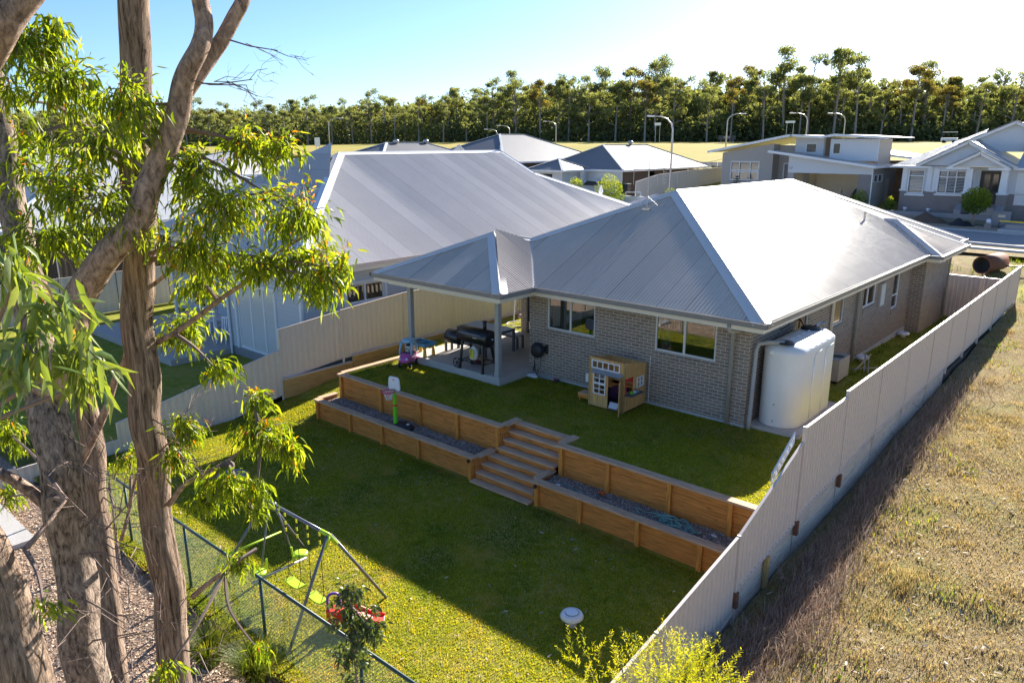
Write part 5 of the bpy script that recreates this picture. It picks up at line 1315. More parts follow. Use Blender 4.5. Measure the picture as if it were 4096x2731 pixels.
def hip_house(name, label, x0, x1, y0, y1, zg, ez, pitch, wmat, rmat, capm, ridge='y', wins=(), doors=(), rz=0, over=.5, group=None, cat='house', gutterm=None):
    """simple hip roofed house: walls, roof, capping, gutter, windows (face, u0, u1, z0, z1); face in 'fr' f=front(-y) r=right(+x)"""
    T = thing(name, ((x0+x1)/2, (y0+y1)/2, zg), label, cat, group); cx, cy = (x0+x1)/2, (y0+y1)/2
    wb = MB(); hf = [(w_[1], w_[2], w_[3], w_[4]) for w_ in list(wins)+list(doors) if w_[0] == 'f']; hr = [(w_[1], w_[2], w_[3], w_[4]) for w_ in list(wins)+list(doors) if w_[0] == 'r']
    wall(wb, 1, y0, .12, x0, x1, zg-.6, ez-.05, hf); wall(wb, 0, x1, -.12, y0+.122, y1, zg-.6, ez-.05, hr)
    wall(wb, 1, y1, .12, x0, x1, zg-.6, ez-.05); wall(wb, 0, x0, .12, y0+.122, y1-.002, zg-.6, ez-.05)
    wb.build('wall', wmat, T)
    X0, X1, Y0, Y1 = x0-over, x1+over, y0-over, y1+over; hw = min(X1-X0, Y1-Y0)/2; rz_ = ez+hw*pitch
    if (Y1-Y0) >= (X1-X0): A, Bq = (cx, Y0+hw, rz_), (cx, Y1-hw, rz_)
    else: A, Bq = (X0+hw, cy, rz_), (X1-hw, cy, rz_)
    c = [(X0, Y0, ez), (X1, Y0, ez), (X1, Y1, ez), (X0, Y1, ez)]; rb = MB()
    if (Y1-Y0) >= (X1-X0): faces = [[c[0], c[1], A], [c[1], c[2], Bq, A], [c[2], c[3], Bq], [c[3], c[0], A, Bq]]
    else: faces = [[c[0], c[1], Bq, A], [c[1], c[2], Bq], [c[2], c[3], A, Bq], [c[3], c[0], A]]
    for f in faces: rb.slabpoly(f, .05)
    rb.build('roof', rmat, T)
    cb = MB()
    for p, q in ((c[0], A), (c[3], A if (Y1-Y0) < (X1-X0) else Bq), (c[1], A if (Y1-Y0) >= (X1-X0) else Bq), (c[2], Bq), (A, Bq)):
        cb.bar(Vector(p)+Vector((0, 0, .03)), Vector(q)+Vector((0, 0, .03)), .22, .05)
    cb.build('ridge_cap', capm, T)
    gb = MB(); gutter_run(gb, [c[3], c[0], c[1], c[2], c[3]], .14, .12); gb.build('gutter', gutterm or M['white'], T)
    MB().box(X0+.02, X1-.02, Y0+.02, Y1-.02, ez-.17, ez-.15).build('soffit', M['white'], T)
    for w_ in wins:
        ax = 1 if w_[0] == 'f' else 0; cc_ = y0 if ax else x1
        window(T, ax, cc_, -1 if ax else 1, w_[1], w_[2], w_[3], w_[4], mull=[(w_[1]+w_[2])/2] if w_[2]-w_[1] > .9 else (), mat=M['white'], fw=.07, glass=M['glass_dark'])
    for w_ in doors:
        ax = 1 if w_[0] == 'f' else 0
        mb_ = MB(); a = w_[5] if len(w_) > 5 else M['white']
        if ax: 
            mb_.box(w_[1], w_[2], y0+.05, y0+.09, w_[3], w_[4])
        else: mb_.box(x1-.09, x1-.05, w_[1], w_[2], w_[3], w_[4])
        n = 5 if w_[2]-w_[1] > 3 else 0
        for i in range(1, n): 
            z = w_[3]+(w_[4]-w_[3])*i/n
            if ax: mb_.box(w_[1], w_[2], y0+.042, y0+.05, z-.012, z+.012)
        mb_.build('garage_door' if w_[2]-w_[1] > 2 else 'door', a, T)
    return T
hip_house('brick_house', 'dark brick house behind the neighbour fence, glimpsed through the gum leaves', -46, -33, -6, 12, -.9, 2.7, .42, M['brick_dark'], M['roof_far_pale'], M['white'], wins=[('f', -44, -42, 0, 1.4), ('f', -38, -36, 0, 1.4), ('r', -4, -2, 0, 1.5), ('r', 1, 3, 0, 1.5)])
hip_house('grey_roof_house', 'low house with blue grey roof behind the gum foliage on the left', -62, -47, 12, 24, 1.0, 4.2, .25, M['render_wall'], M['roof_pale'], M['cap_pale'], wins=[('f', -60, -58, 2, 3.4), ('f', -54, -52, 2, 3.4)])
hip_house('white_house', 'pale house with light hip roof beyond the foliage near the left edge', -72, -60, -4, 8, .8, 4.6, .4, M['render_blue'], M['roof_far_pale'], M['white'], wins=[('r', -2, 0, 1.8, 3.4), ('r', 3, 5, 1.8, 3.4), ('f', -70, -68, 2, 3.4)])
# rendered flat fascia building just behind the neighbour roof on the left
hip_house('grey_roof_house', 'grey roofed house with pale walls directly behind the weatherboard roof on the left', -44, -31, 14.2, 24.5, .2, 4.2, .16, M['render_blue'], M['roof_pale'], M['cap_pale'], wins=[('f', -42, -40, 1.6, 3.2), ('f', -36, -34, 1.6, 3.2)])
# large dark tiled roof
DH = hip_house('dark_tile_house', 'house with large dark grey hip roof left of the white garage house', -59.5, -46.5, 43.3, 60.6, 2.0, 4.58, .41, M['brick_dark'], M['roof_dark'], M['cap_pale'], wins=[('f', -52, -50, 2.6, 4)])
GH = hip_house('grey_roof_house', 'wide low grey roof house with two roof vents in front of the forest', -56, -44.8, 25.4, 41.6, 1.8, 4.2, .38, M['render_wall'], M['roof_dark'], M['white'], wins=[('f', -50, -48, 2.6, 3.8)])
for y in (32.0, 35.8): MB().lathe((-50.2, y, 6.4), [(.16, -.15), (.16, .12), (.26, .16), (.28, .34), (.15, .44)], 12).build('roof_vent', M['galv'], GH, smooth=True)
MB().add([(-45.2, 33.5, 4.9), (-45.2, 37.2, 4.9), (-45.2, 35.35, 6.2)], [(0, 1, 2)]).bar((-45.1, 33.4, 4.9), (-45.1, 35.35, 6.3), .12).bar((-45.1, 37.3, 4.9), (-45.1, 35.35, 6.3), .12).build('gable', M['white'], GH)

# white garage house with grey roof
H3 = thing('garage_house', (-38.5, 52, 1.9), 'white fronted house with wide grey roof, garage door and dark brick side', 'house')
z3, zr = 4.0, 6.3
wl = MB(); wall(wl, 1, 46.1, .12, -43.2, -33.8, 1.2, 3.9, [(-39.0, -34.6, 1.9, 3.62)]); wall(wl, 1, 41.9, .12, -41.4, -37.8, 1.2, 3.9, [(-40.9, -39.0, 2.3, 3.6)]); wall(wl, 0, -37.8, -.12, 42.02, 46.1, 1.2, 3.9); wl.build('wall', M['render_white'], H3)
wall(MB(), 0, -33.8, -.12, 46.222, 58.0, 1.2, 3.9, [(51.2, 52.2, 2.9, 3.7)]).build('wall', M['brick_dark'], H3)
gd = MB().box(-39.0, -34.6, 46.15, 46.19, 1.9, 3.62)
for k in range(1, 5): gd.box(-38.95, -34.65, 46.142, 46.15, 1.9+.344*k-.01, 1.9+.344*k+.01)
gd.build('garage_door', M['white'], H3)
B(-40.9, -39.0, 41.95, 41.99, 2.3, 3.6).build('window', M['glass_dark'], H3)
B(-43.0, -42.3, 46.02, 46.09, 1.9, 3.7).build('door', M['interior'], H3)
B(-37.5, -37.2, 44.4, 44.7, 1.5, 3.85).build('pillar', M['render_white'], H3)
for y in (59.2, 61.4, 63.0): B(-34.0, -33.85, y, y+.15, 1.5, 3.9).build('post', M['fascia'], H3)
rf = MB(); c = [(-43.7, 45.6, z3), (-33.3, 45.6, z3), (-33.3, 63.2, z3), (-43.7, 63.2, z3)]; A_, B_ = (-38.5, 49.6, zr), (-38.5, 58.0, zr)
for f in ([c[0], c[1], A_], [c[1], c[2], B_, A_], [c[2], c[3], B_], [c[3], c[0], A_, B_]): rf.slabpoly(f, .05)
cw = [(-41.9, 41.3, z3-.02), (-37.3, 41.3, z3-.02), (-37.3, 46.2, z3-.02), (-41.9, 46.2, z3-.02)]; P_ = (-39.6, 43.7, 5.0)
for f in ([cw[0], cw[1], P_], [cw[1], cw[2], P_], [cw[2], cw[3], P_], [cw[3], cw[0], P_]): rf.slabpoly(f, .05)
rf.build('roof', M['roof_far'], H3)
cb = MB()
for p, q in ((c[0], A_), (c[1], A_), (c[2], B_), (c[3], B_), (A_, B_), (cw[0], P_), (cw[1], P_), (cw[2], P_)): cb.bar(Vector(p)+Vector((0, 0, .04)), Vector(q)+Vector((0, 0, .04)), .24, .05)
cb.build('ridge_cap', M['cap_pale'], H3)
gb = MB(); gutter_run(gb, [c[0], c[1], c[2], c[3]], .16, .12); gutter_run(gb, [cw[3], cw[0], cw[1], cw[2]], .16, .12); gb.build('gutter', M['white'], H3)
B(-43.6, -33.4, 45.7, 63.1, z3-.18, z3-.16).build('soffit', M['white'], H3)
MB().lathe((-38.4, 54.6, zr-.1), [(.16, 0), (.16, .2), (.28, .24), (.3, .42), (.15, .52)], 12).build('roof_vent', M['galv'], H3, smooth=True)

# skillion roofed house with open garage
H4 = thing('skillion_house', (-19, 55, 1.5), 'modern beige house with skillion roofs and an open garage across the street', 'house')
wl = MB()
wwn = [(-25.9, -23.2, 4.05, 4.75), (-25.9, -23.2, 3.15, 3.85)]
# sloping-top front wall of the left wing
wall(wl, 1, 53, .15, -26.9, -21.9, .9, 5.3, wwn); wl.prism([(-26.9, 5.301), (-21.9, 5.301), (-21.9, 6.45), (-26.9, 5.58)], 1, 53, 53.15)
wall(wl, 0, -21.9, -.15, 53.15, 54.5, .9, 6.4)
wall(wl, 0, -26.9, .15, 53.15, 64, .9, 5.4)
wl.build('wall', M['render_wall'], H4)
for q in wwn: 
    fr = MB().box(q[0]-.08, q[1]+.08, 52.94, 52.999, q[2]-.08, q[2]).box(q[0]-.08, q[1]+.08, 52.94, 52.999, q[3], q[3]+.08)
    for x in (q[0]-.08, q[0]+.78, q[1]-.85, q[1]): fr.box(x, x+.08, 52.94, 52.999, q[2], q[3])
    fo = fr.build('window', M['white'], H4); B(q[0], q[1], 53.03, 53.06, q[2], q[3]).build('pane', M['glass_dark'], fo)
# recess with door
wall(MB(), 1, 54.4, .15, -22.05, -19.0, .9, 6.3, [(-21.3, -20.35, 1.9, 4.6)]).build('recess_wall', M['render_wall'], H4)
B(-21.3, -20.35, 54.45, 54.5, 1.9, 4.6).build('door', M['doorgrey'], H4)
B(-21.4, -21.3, 54.34, 54.399, 1.9, 4.7).box(-21.3, -20.25, 54.34, 54.399, 4.6, 4.7).build('door_frame', M['white'], H4)
# clerestory boxes
wall(MB(), 1, 54.0, .15, -20.3, -17.75, 5.0, 6.95, [(-19.25, -18.4, 5.72, 6.4)]).build('clerestory_wall', M['render_blue'], H4)
wall(MB(), 0, -17.6, -.15, 54.0, 55.5, 5.0, 6.95).build('clerestory_wall', M['render_wall'], H4)
wall(MB(), 1, 53.2, .15, -16.9, -12.9, 5.0, 6.85, [(-16.6, -16.05, 5.62, 6.45)]).build('clerestory_wall', M['render_blue'], H4)
wall(MB(), 0, -12.9, -.15, 53.35, 57, 4.6, 6.85).box(-16.9, -16.75, 53.35, 55.5, 5, 6.85).build('clerestory_wall', M['render_wall'], H4)
for q in ((-19.25, -18.4, 5.72, 6.4, 54.0), (-16.6, -16.05, 5.62, 6.45, 53.2)):
    fr = MB()
    for a in ((q[0]-.07, q[0], q[2], q[3]), (q[1], q[1]+.07, q[2], q[3]), (q[0]-.07, q[1]+.07, q[2]-.07, q[2]), (q[0]-.07, q[1]+.07, q[3], q[3]+.07)): fr.box(a[0], a[1], q[4]-.05, q[4]-.001, a[2], a[3])
    fo = fr.build('window', M['white'], H4); B(q[0], q[1], q[4]+.03, q[4]+.06, q[2], q[3]).build('pane', M['glass_dark'], fo)
# garage
gw = wall(MB(), 1, 51.0, .15, -19.6, -12.55, .9, 3.98, [(-19.05, -13.6, 1.0, 3.95)]); wall(gw, 0, -12.55, -.15, 51.15, 58, .9, 4.5, [(51.6, 54.0, 3.3, 3.95), (55.2, 56.1, 1.4, 3.5)]); gw.build('garage_wall', M['render_wall'], H4)
MB().prism([(-19.6, 3.981), (-12.55, 3.981), (-12.55, 4.5), (-19.6, 5.42)], 1, 50.98, 51.15).build('upper_panel', M['render_white'], H4)
B(-13.55, -12.56, 50.93, 50.99, 1.2, 3.95).build('brick_pier', M['brick_far'], H4)
fo = B(-12.58, -12.5, 51.6, 51.68, 3.3, 3.95).box(-12.58, -12.5, 53.92, 54.0, 3.3, 3.95).box(-12.58, -12.5, 51.68, 53.92, 3.3, 3.37).box(-12.58, -12.5, 51.68, 53.92, 3.88, 3.95).box(-12.58, -12.5, 52.75, 52.83, 3.37, 3.88).build('window', M['white'], H4); B(-12.62, -12.6, 51.6, 54, 3.3, 3.95).build('pane', M['glass_dark'], fo)
B(-12.60, -12.54, 55.2, 56.1, 1.4, 3.5).build('door', M['fence_cap'], H4)
B(-19.4, -12.75, 57.6, 57.7, 1.2, 4.3).box(-19.5, -19.4, 51.2, 57.6, 1.2, 4.3).build('garage_lining', M['fascia'], H4)
B(-19.4, -12.7, 51.2, 57.6, .9, 1.32).build('garage_floor', M['concrete'], H4)
def skill(name, pts, th, m): 
    o = MB().slabpoly(pts, th).build(name, m, H4); return o
skill('upper_roof', [(-28.1, 52.2, 5.72), (-20.2, 52.2, 7.22), (-20.2, 62, 7.22), (-28.1, 62, 5.72)], .09, M['roof_pale'])
skill('upper_roof', [(-20.2, 52.6, 7.221), (-17.6, 52.6, 7.06), (-17.6, 62, 7.06), (-20.2, 62, 7.221)], .09, M['roof_pale'])
skill('upper_roof', [(-17.6, 52.6, 7.05), (-16.3, 52.2, 7.24), (-16.3, 62, 7.24), (-17.6, 62, 7.05)], .09, M['roof_pale'])
skill('upper_roof', [(-16.3, 52.2, 7.239), (-11.9, 52.2, 7.0), (-11.9, 60, 7.0), (-16.3, 62, 7.239)], .09, M['roof_pale'])
skill('garage_roof', [(-21.3, 50.3, 5.86), (-12.1, 50.3, 4.66), (-12.1, 58.5, 4.66), (-21.3, 53.0, 5.86)], .1, M['roof_pale'])
skill('side_roof', [(-15.9, 56.5, 5.9), (-9.2, 58.6, 5.05), (-9.2, 66, 5.0), (-15.9, 66, 5.9)], .1, M['roof_pale'])
fb = MB()
for a, b in (((-28.12, 52.18, 5.66), (-20.2, 52.18, 7.16)), ((-20.2, 52.58, 7.16), (-17.6, 52.58, 7.0)), ((-17.6, 52.5, 6.99), (-16.3, 52.18, 7.17)), ((-16.3, 52.18, 7.17), (-11.9, 52.18, 6.93)), ((-21.3, 50.28, 5.78), (-12.1, 50.28, 4.58)), ((-12.08, 50.3, 4.58), (-12.08, 58.5, 4.58)), ((-15.9, 56.45, 5.8), (-9.2, 58.55, 4.95))): fb.bar(a, b, .03, .2)
fb.build('fascia', M['white'], H4)
B(-15, -9.8, 59, 64.8, 1.2, 4.85).build('rear_wall', M['brick_dark'], H4)
MB().tube([(-12.5, 51.0, 4.5), (-12.48, 51.0, 1.3)], .06, 8).build('downpipe', M['white'], H4)
text('house_number', '17', (-19.35, 50.965, 4.35), (PI/2, 0, 0), .32, M['letters'], H4)
# clutter in the garage, separate things
tag(MB().obox((-17.2, 52.6, 2.0), (.5, .05, 1.3), (.2, 0, .2)).build('board_stack', M['fascia'], loc=(-17.2, 52.6, 1.35)), 'tall pale boards leaning in the open garage', 'boards')
tag(MB().box(-16.5, -15.0, 54, 54.8, 2.1, 2.18).box(-16.4, -16.3, 54.1, 54.2, 1.32, 2.1).box(-15.2, -15.1, 54.1, 54.2, 1.32, 2.1).box(-16.2, -15.9, 54.2, 54.5, 2.18, 2.5).build('workbench', M['wood_grey'], loc=(-15.8, 54.4, 1.32)), 'cluttered workbench in the middle of the open garage', 'workbench')
tag(sack(MB(), (-14.2, 53.5, 1.32), 1.0, .8, 1.5, seed=3).build('covered_pile', M['black_pl'], loc=(-14.2, 53.5, 1.32)), 'dark pile of covered things at the right side of the open garage', 'pile')
UT = thing('trailer', (-15.6, 48.7, 1.0), 'silver tradesman trailer with ladder racks parked before the open garage', 'trailer')
MB().box(-17.2, -14.2, 48.0, 49.5, 1.35, 1.42).box(-17.2, -14.2, 48.0, 48.05, 1.42, 1.85).box(-17.2, -14.2, 49.45, 49.5, 1.42, 1.85).box(-17.2, -17.15, 48.05, 49.45, 1.42, 1.85).build('tray', M['galv'], UT)
MB().tube([(-17.1, 48.05, 1.85), (-17.0, 48.05, 2.35), (-14.9, 48.05, 2.4), (-14.3, 48.05, 1.85)], .04, 8).tube([(-17.1, 49.45, 1.85), (-17.0, 49.45, 2.35), (-14.9, 49.45, 2.4), (-14.3, 49.45, 1.85)], .04, 8).bar((-16.9, 48.05, 2.36), (-16.9, 49.45, 2.36), .05).bar((-15, 48.05, 2.4), (-15, 49.45, 2.4), .05).build('rack', M['white'], UT)
for y in (48.0, 49.5): MB().lathe((-15.7, y, 1.22), [(.2, -.08), (.3, -.08), (.3, .08), (.2, .08)], 16, axis=1).build('wheel', M['tyre'], UT)

# white gabled house at the right edge
H5 = thing('gabled_house', (-5, 55, 1.45), 'white and grey gabled house with porch columns and shutters at the right edge', 'house')
wl = MB()
hl = [(-9.98, -8.78, 2.52, 4.45), (-7.82, -5.85, 2.62, 4.42), (-4.9, -3.45, 1.95, 4.45), (-2.5, 2.2, 1.95, 4.36)]
def banded(zb, zt, m): 
    mb = MB(); wall(mb, 1, 52, .2, -10.5, 3.5, zb, zt, [h for h in hl]); 
    return mb
lowb = MB(); wall(lowb, 1, 52, .2, -10.5, 3.5, .7, 2.75, [(h[0], h[1], h[2], 2.75) for h in hl if h[2] < 2.7]); wall(lowb, 0, -10.5, .2, 52.2, 66, .7, 2.75); lowb.build('brick_base', M['brick_far'], H5)
upb = MB(); wall(upb, 1, 52.01, .18, -10.48, 3.5, 2.751, 4.72, [(h[0], h[1], max(h[2], 2.751), h[3]) for h in hl]); wall(upb, 0, -10.48, .18, 52.2, 66, 2.751, 4.72); upb.build('wall', M['render_white'], H5)
def shutter_win(x0, x1, z0, z1, n):
    fr = MB(); w_ = .08
    for i in range(n+1): x = x0+(x1-x0-w_)*i/n; fr.box(x, x+w_, 51.93, 51.999, z0, z1)
    for z in (z0, z1-w_, z1-.55):
        for i in range(n): a = x0+(x1-x0-w_)*i/n+w_; b = x0+(x1-x0-w_)*(i+1)/n; fr.box(a, b, 51.94, 51.998, z, z+w_)
    fr.box(x0-.12, x1+.12, 51.86, 51.93, z0-.16, z0-.01)
    fo = fr.build('window', M['white'], H5); B(x0, x1, 52.12, 52.15, z0, z1).build('pane', M['glass_dark'], fo)
    sh_ = MB(); z = z0+.1
    while z < z1-.1: sh_.obox(((x0+x1)/2, 52.06, z), (x1-x0-.06, .055, .012), (.6, 0, 0)); z += .115
    sh_.build('shutter', M['white'], fo)
shutter_win(-9.98, -8.78, 2.52, 4.45, 1); shutter_win(-7.82, -5.85, 2.62, 4.42, 3)
for a, b in ((-10.56, -10.02), (-8.55, -7.95), (-5.7, -4.9)): B(a, b, 51.9, 51.998, 2.72, 2.84).build('band_trim', M['white'], H5)
for x in (-8.62, -8.15, -10.45): B(x, x+.35, 51.955, 51.999, 2.85, 4.6).build('pilaster', M['white'], H5)
for x in (-5.72, -3.42):
    B(x, x+.62, 50.5, 51.1, 1.2, 2.75).build('pier', M['brick_far'], H5)
    B(x-.05, x+.67, 50.45, 51.15, 2.751, 2.88).build('pier_cap', M['white'], H5); MB().obox((x+.31, 50.8, 3.75), (.5, .5, 1.74), None, .85).build('column', M['white'], H5)
dr = B(-4.9, -3.45, 52.16, 52.2, 1.95, 4.45); dr.build('door', M['timberdoor'], H5)
B(-4.65, -4.25, 52.12, 52.155, 2.9, 4.2).box(-4.05, -3.7, 52.12, 52.155, 2.9, 4.2).build('door_glass', M['glass_dark'], H5)
gdm = B(-2.5, 2.2, 52.1, 52.15, 1.95, 4.36)
for k in range(1, 5): gdm.box(-2.48, 2.18, 52.092, 52.1, 1.95+.48*k-.012, 1.95+.48*k+.012)
gdm.build('garage_door', M['white'], H5)
# steps and cheek walls
stp = MB()
for k in range(4): stp.box(-4.95, -3.4, 49.7+.28*k, 52, .9+.01*k, 1.2+.2*k)
stp.build('entry_steps', M['slab'], H5)
for x in (-5.95, -3.32): MB().prism([(49.6, .9), (50.9, .9), (50.9, 1.95), (50.4, 1.95), (49.6, 1.55)], 0, x, x+.5).build('cheek_wall', M['render_grey'], H5, bevel=.05)
ez5 = 4.78
rf = MB()
# main gable roof with ridge along y, front gable face, porch gable
def gable(mb, x0, x1, y0, y1, ze, h, th=.08):
    xm = (x0+x1)/2; mb.slabpoly([(x0, y0, ze), (xm, y0, ze+h), (xm, y1, ze+h), (x0, y1, ze)], th); mb.slabpoly([(xm, y0, ze+h), (x1, y0, ze), (x1, y1, ze), (xm, y1, ze+h)], th)
gable(rf, -9.35, -2.5, 51.3, 58, ez5, 1.85); gable(rf, -6.75, -2.85, 50.0, 54, ez5+.02, 1.05)
rf.slabpoly([(-11.3, 51.4, ez5-.02), (-9.2, 51.4, ez5-.02), (-5.9, 54.7, ez5+1.45), (-5.9, 58, ez5+2.9), (-11.3, 66, ez5-.02)], .06)
gable(rf, -8.6, 1.3, 55.5, 68, ez5+1.0, 2.35)
rf.slabpoly([(-2.6, 51.4, ez5), (6, 51.4, ez5), (6, 57, ez5+2.4), (-2.6, 57, ez5+2.4)], .06)
rf.build('roof', M['roof_far_pale'], H5)
gf = MB(); gf.prism([(-9.1, ez5), (-2.75, ez5), (-5.925, ez5+1.7)], 1, 51.75, 51.9); gf.prism([(-6.5, ez5), (-3.1, ez5), (-4.8, ez5+.9)], 1, 50.4, 50.5); gf.prism([(-8.3, ez5+1.05), (1.0, ez5+1.05), (-3.65, ez5+3.2)], 1, 55.9, 56.1)
gf.build('gable_face', M['render_white'], H5)
bb_ = MB()
for x0, x1, y, ze, h in ((-9.35, -2.5, 51.28, ez5, 1.85), (-6.75, -2.85, 49.98, ez5, 1.05), (-8.6, 1.3, 55.48, ez5+1., 2.35)):
    xm = (x0+x1)/2; bb_.bar((x0, y, ze-.05), (xm, y, ze+h-.05), .05, .2); bb_.bar((xm, y, ze+h-.05), (x1, y, ze-.05), .05, .2)
bb_.box(-11.3, -8.2, 51.2, 51.3, ez5-.2, ez5-.05).box(-6.9, -5.3, 49.9, 49.99, ez5-.2, ez5-.05).box(-4.1, -2.7, 49.9, 49.99, ez5-.2, ez5-.05).box(-2.7, 6, 51.2, 51.3, ez5-.2, ez5-.05)
bb_.build('bargeboard', M['white'], H5)
dk = MB()
for x0, x1, y, ze, h in ((-9.35, -2.5, 51.26, ez5, 1.85), (-6.75, -2.85, 49.96, ez5, 1.05), (-8.6, 1.3, 55.46, ez5+1., 2.35)):
    xm = (x0+x1)/2; dk.bar((x0, y, ze+.085), (xm, y, ze+h+.085), .14, .07); dk.bar((xm, y, ze+h+.085), (x1, y, ze+.085), .14, .07)
dk.build('gutter', M['gutter'], H5)
B(-10.4, 3.4, 52.3, 52.4, 1, 4.6).build('room_backdrop', M['interior'], H5)  # near-black sheet, its colour stands in for the unlit rooms
# front retaining wall, letterbox pier
RW = thing('garden_wall', (-6, 49.5, .6), 'long grey rendered garden wall in front of the white gabled house', 'wall')
B(-11.2, -3.35, 49.42, 49.62, .3, 1.28).build('wall_body', M['render_grey'], RW, bevel=.02)
B(-3.36, -2.15, 49.36, 49.68, .3, 1.66).build('letterbox_pier', M['render_grey'], RW, bevel=.02)
B(-2.9, -2.45, 49.33, 49.37, 1.2, 1.4).build('letterbox', M['galv'], RW)
tag(B(-2.1, 4.5, 47.6, 52, .4, .86).build('driveway', M['asphalt']), kind='structure')
tag(B(-2.4, 4, 46.6, 49.2, .2, .60).build('driveway_apron', M['conc_pale']), kind='structure')
LB = thing('letterbox', (-3.1, 47.0, .35), 'small brown brick letterbox pillar on the far verge with a white cap', 'letterbox')
B(-3.3, -2.9, 46.85, 47.25, .3, .95).build('pillar', M['brick_far'], LB); MB().lathe((-3.1, 47.05, .95), [(.16, 0), (.16, .2), (.12, .28), (.03, .3)], 14).build('cap', M['whitepl'], LB, smooth=True)
TP = thing('barrier_tape', (-.8, 47.7, .6), 'yellow barrier tape on star pickets across the pale driveway', 'barrier tape')
MB().bar((-2.5, 47.4, 1.12), (1.5, 47.9, 1.0), .01, .1).build('tape', plain('tape_yellow', (.85, .6, .02), .5), TP)
for x in (-2.5, 1.5): MB().bar((x, 47.45, .3), (x, 47.45, 1.2), .04).build('picket', M['black_pl'], TP)
def heap(name, c, rx, ry, h, mat, lab, cat, seed=0, n=22):
    V = []; F = []
    for j in range(n+1):
        for i in range(n+1):
            u, v = i/n*2-1, j/n*2-1; r = min(1, math.hypot(u, v)); z = h*(math.cos(r*PI)*.5+.5)*(1+.5*noise.noise((u*2.5, v*2.5, seed)))+.10*h*noise.noise((u*7, v*7, seed))
            V.append((c[0]+u*rx, c[1]+v*ry, c[2]-.1+z))
    for j in range(n):
        for i in range(n): F.append((j*(n+1)+i, j*(n+1)+i+1, (j+1)*(n+1)+i+1, (j+1)*(n+1)+i))
    mb = MB(); mb.add(V, F); o = mb.build(name, mat, loc=c, smooth=True)
    return tag(o, lab, cat)
heap('dirt_mound', (-7.2, 48.2, .45), 2.1, 1.1, .95, M['soil'], 'brown mound of dirt in front of the grey garden wall', 'dirt mound', 1)
heap('sheeted_rubble', (-4.9, 47.3, .45), 1.5, .8, .7, M['black_pl'], 'pile of rubble under torn black plastic beside the clipped tree', 'rubble pile', 2, 26)
PI_ = thing('rusty_pipe', (.1, 29.8, 0), 'short length of wide rusty steel pipe lying on the front verge', 'pipe')
a_, b_ = Vector((-.15, 28.6, .42)), Vector((.35, 30.6, .46)); d_ = (b_-a_).normalized(); r1_ = d_.cross(Vector((0, 0, 1))).normalized(); r2_ = r1_.cross(d_)
def ringp(p, r, n=28): return [tuple(p+(r1_*math.cos(t)+r2_*math.sin(t))*r) for t in np.linspace(0, 2*PI, n, endpoint=False)]
loft(MB(), [ringp(a_+d_*.02, .40), ringp(a_, .42), ringp(a_, .46), ringp(b_, .46), ringp(b_, .42), ringp(b_-d_*.02, .4)], False, False).build('pipe_shell', M['rust'], PI_, smooth=True)
loft(MB(), [ringp(a_+d_*.02, .40), ringp(b_-d_*.02, .40)], False, False).build('pipe_inside', M['interior'], PI_, smooth=True)
MB().tube([(.4, 30.2, .25), (1.4, 30.4, .3), (3.4, 30.8, .25)], .04, 6).build('timber_rail', M['black_pl'], PI_)
for i, x in enumerate((-7.9, -9.6)):
    tag(MB().lathe((x, 50.6, 1.0), [(.1, 0), (.1, .35), (.16, .38), (.17, .5), (.1, .52)], 14).build('drain_riser', M['whitepl'], loc=(x, 50.6, 1.0), smooth=True), ['white drain riser before the wide window of the gabled house', 'white drain riser before the narrow window of the gabled house'][i], 'drain vent')
# backyard fence of the skillion house and a neighbouring one
F4 = thing('side_fence', (-30.2, 52, 1.8), 'beige steel fence between the white garage house and the skillion house', 'fence')
FP = [(-31.5, 45.0, 1.7, 3.0), (-31.0, 48.0, 1.8, 3.55), (-30.5, 51, 1.9, 3.75), (-30.0, 54, 2.0, 3.9), (-29.5, 57, 2.1, 4.0), (-29.0, 60, 2.2, 4.1), (-28.5, 63, 2.3, 4.2)]
for p, q in zip(FP[:-1], FP[1:]):
    MB().add([(p[0], p[1], p[2]-.3), (q[0], q[1], q[2]-.3), (q[0], q[1], q[3]), (p[0], p[1], p[3]), (p[0]+.03, p[1], p[2]-.3), (q[0]+.03, q[1], q[2]-.3), (q[0]+.03, q[1], q[3]), (p[0]+.03, p[1], p[3])], [(0, 1, 2, 3), (7, 6, 5, 4), (3, 2, 6, 7)]).build('panel', M['fence_l'], F4)
    MB().bar((p[0]+.02, p[1], p[3]), (q[0]+.02, q[1], q[3]), .1, .05).build('top_rail', M['fence_cap'], F4); B(p[0]-.04, p[0]+.06, p[1]-.04, p[1]+.04, p[2]-.3, p[3]+.03).build('post', M['fence_l'], F4)
F5 = thing('side_fence', (-30, 66, 3), 'pale grey steel fence behind the white garage house', 'fence')
for k in range(5): fence_panel(MB(), 1, 66.0, -44+3.4*k, -44+3.4*k+3.36, 2.0, 2.0, 4.35, 4.35, -1, p=.5, d=.04).build('panel', M['fence_cap'], F5)
KW = thing('kerb_wall', (-33, 46.5, 1), 'low pale rendered wall behind the bushes on the street corner', 'wall')
B(-37, -30, 43.9, 44.15, .3, 1.75).build('wall_body', M['render_white'], KW); MB().tube([(-31.8, 43.8, 1.75), (-31.8, 43.8, 2.1), (-30.2, 43.8, 2.15), (-30.2, 43.8, 1.8)], .05, 8).build('handrail', M['white'], KW)
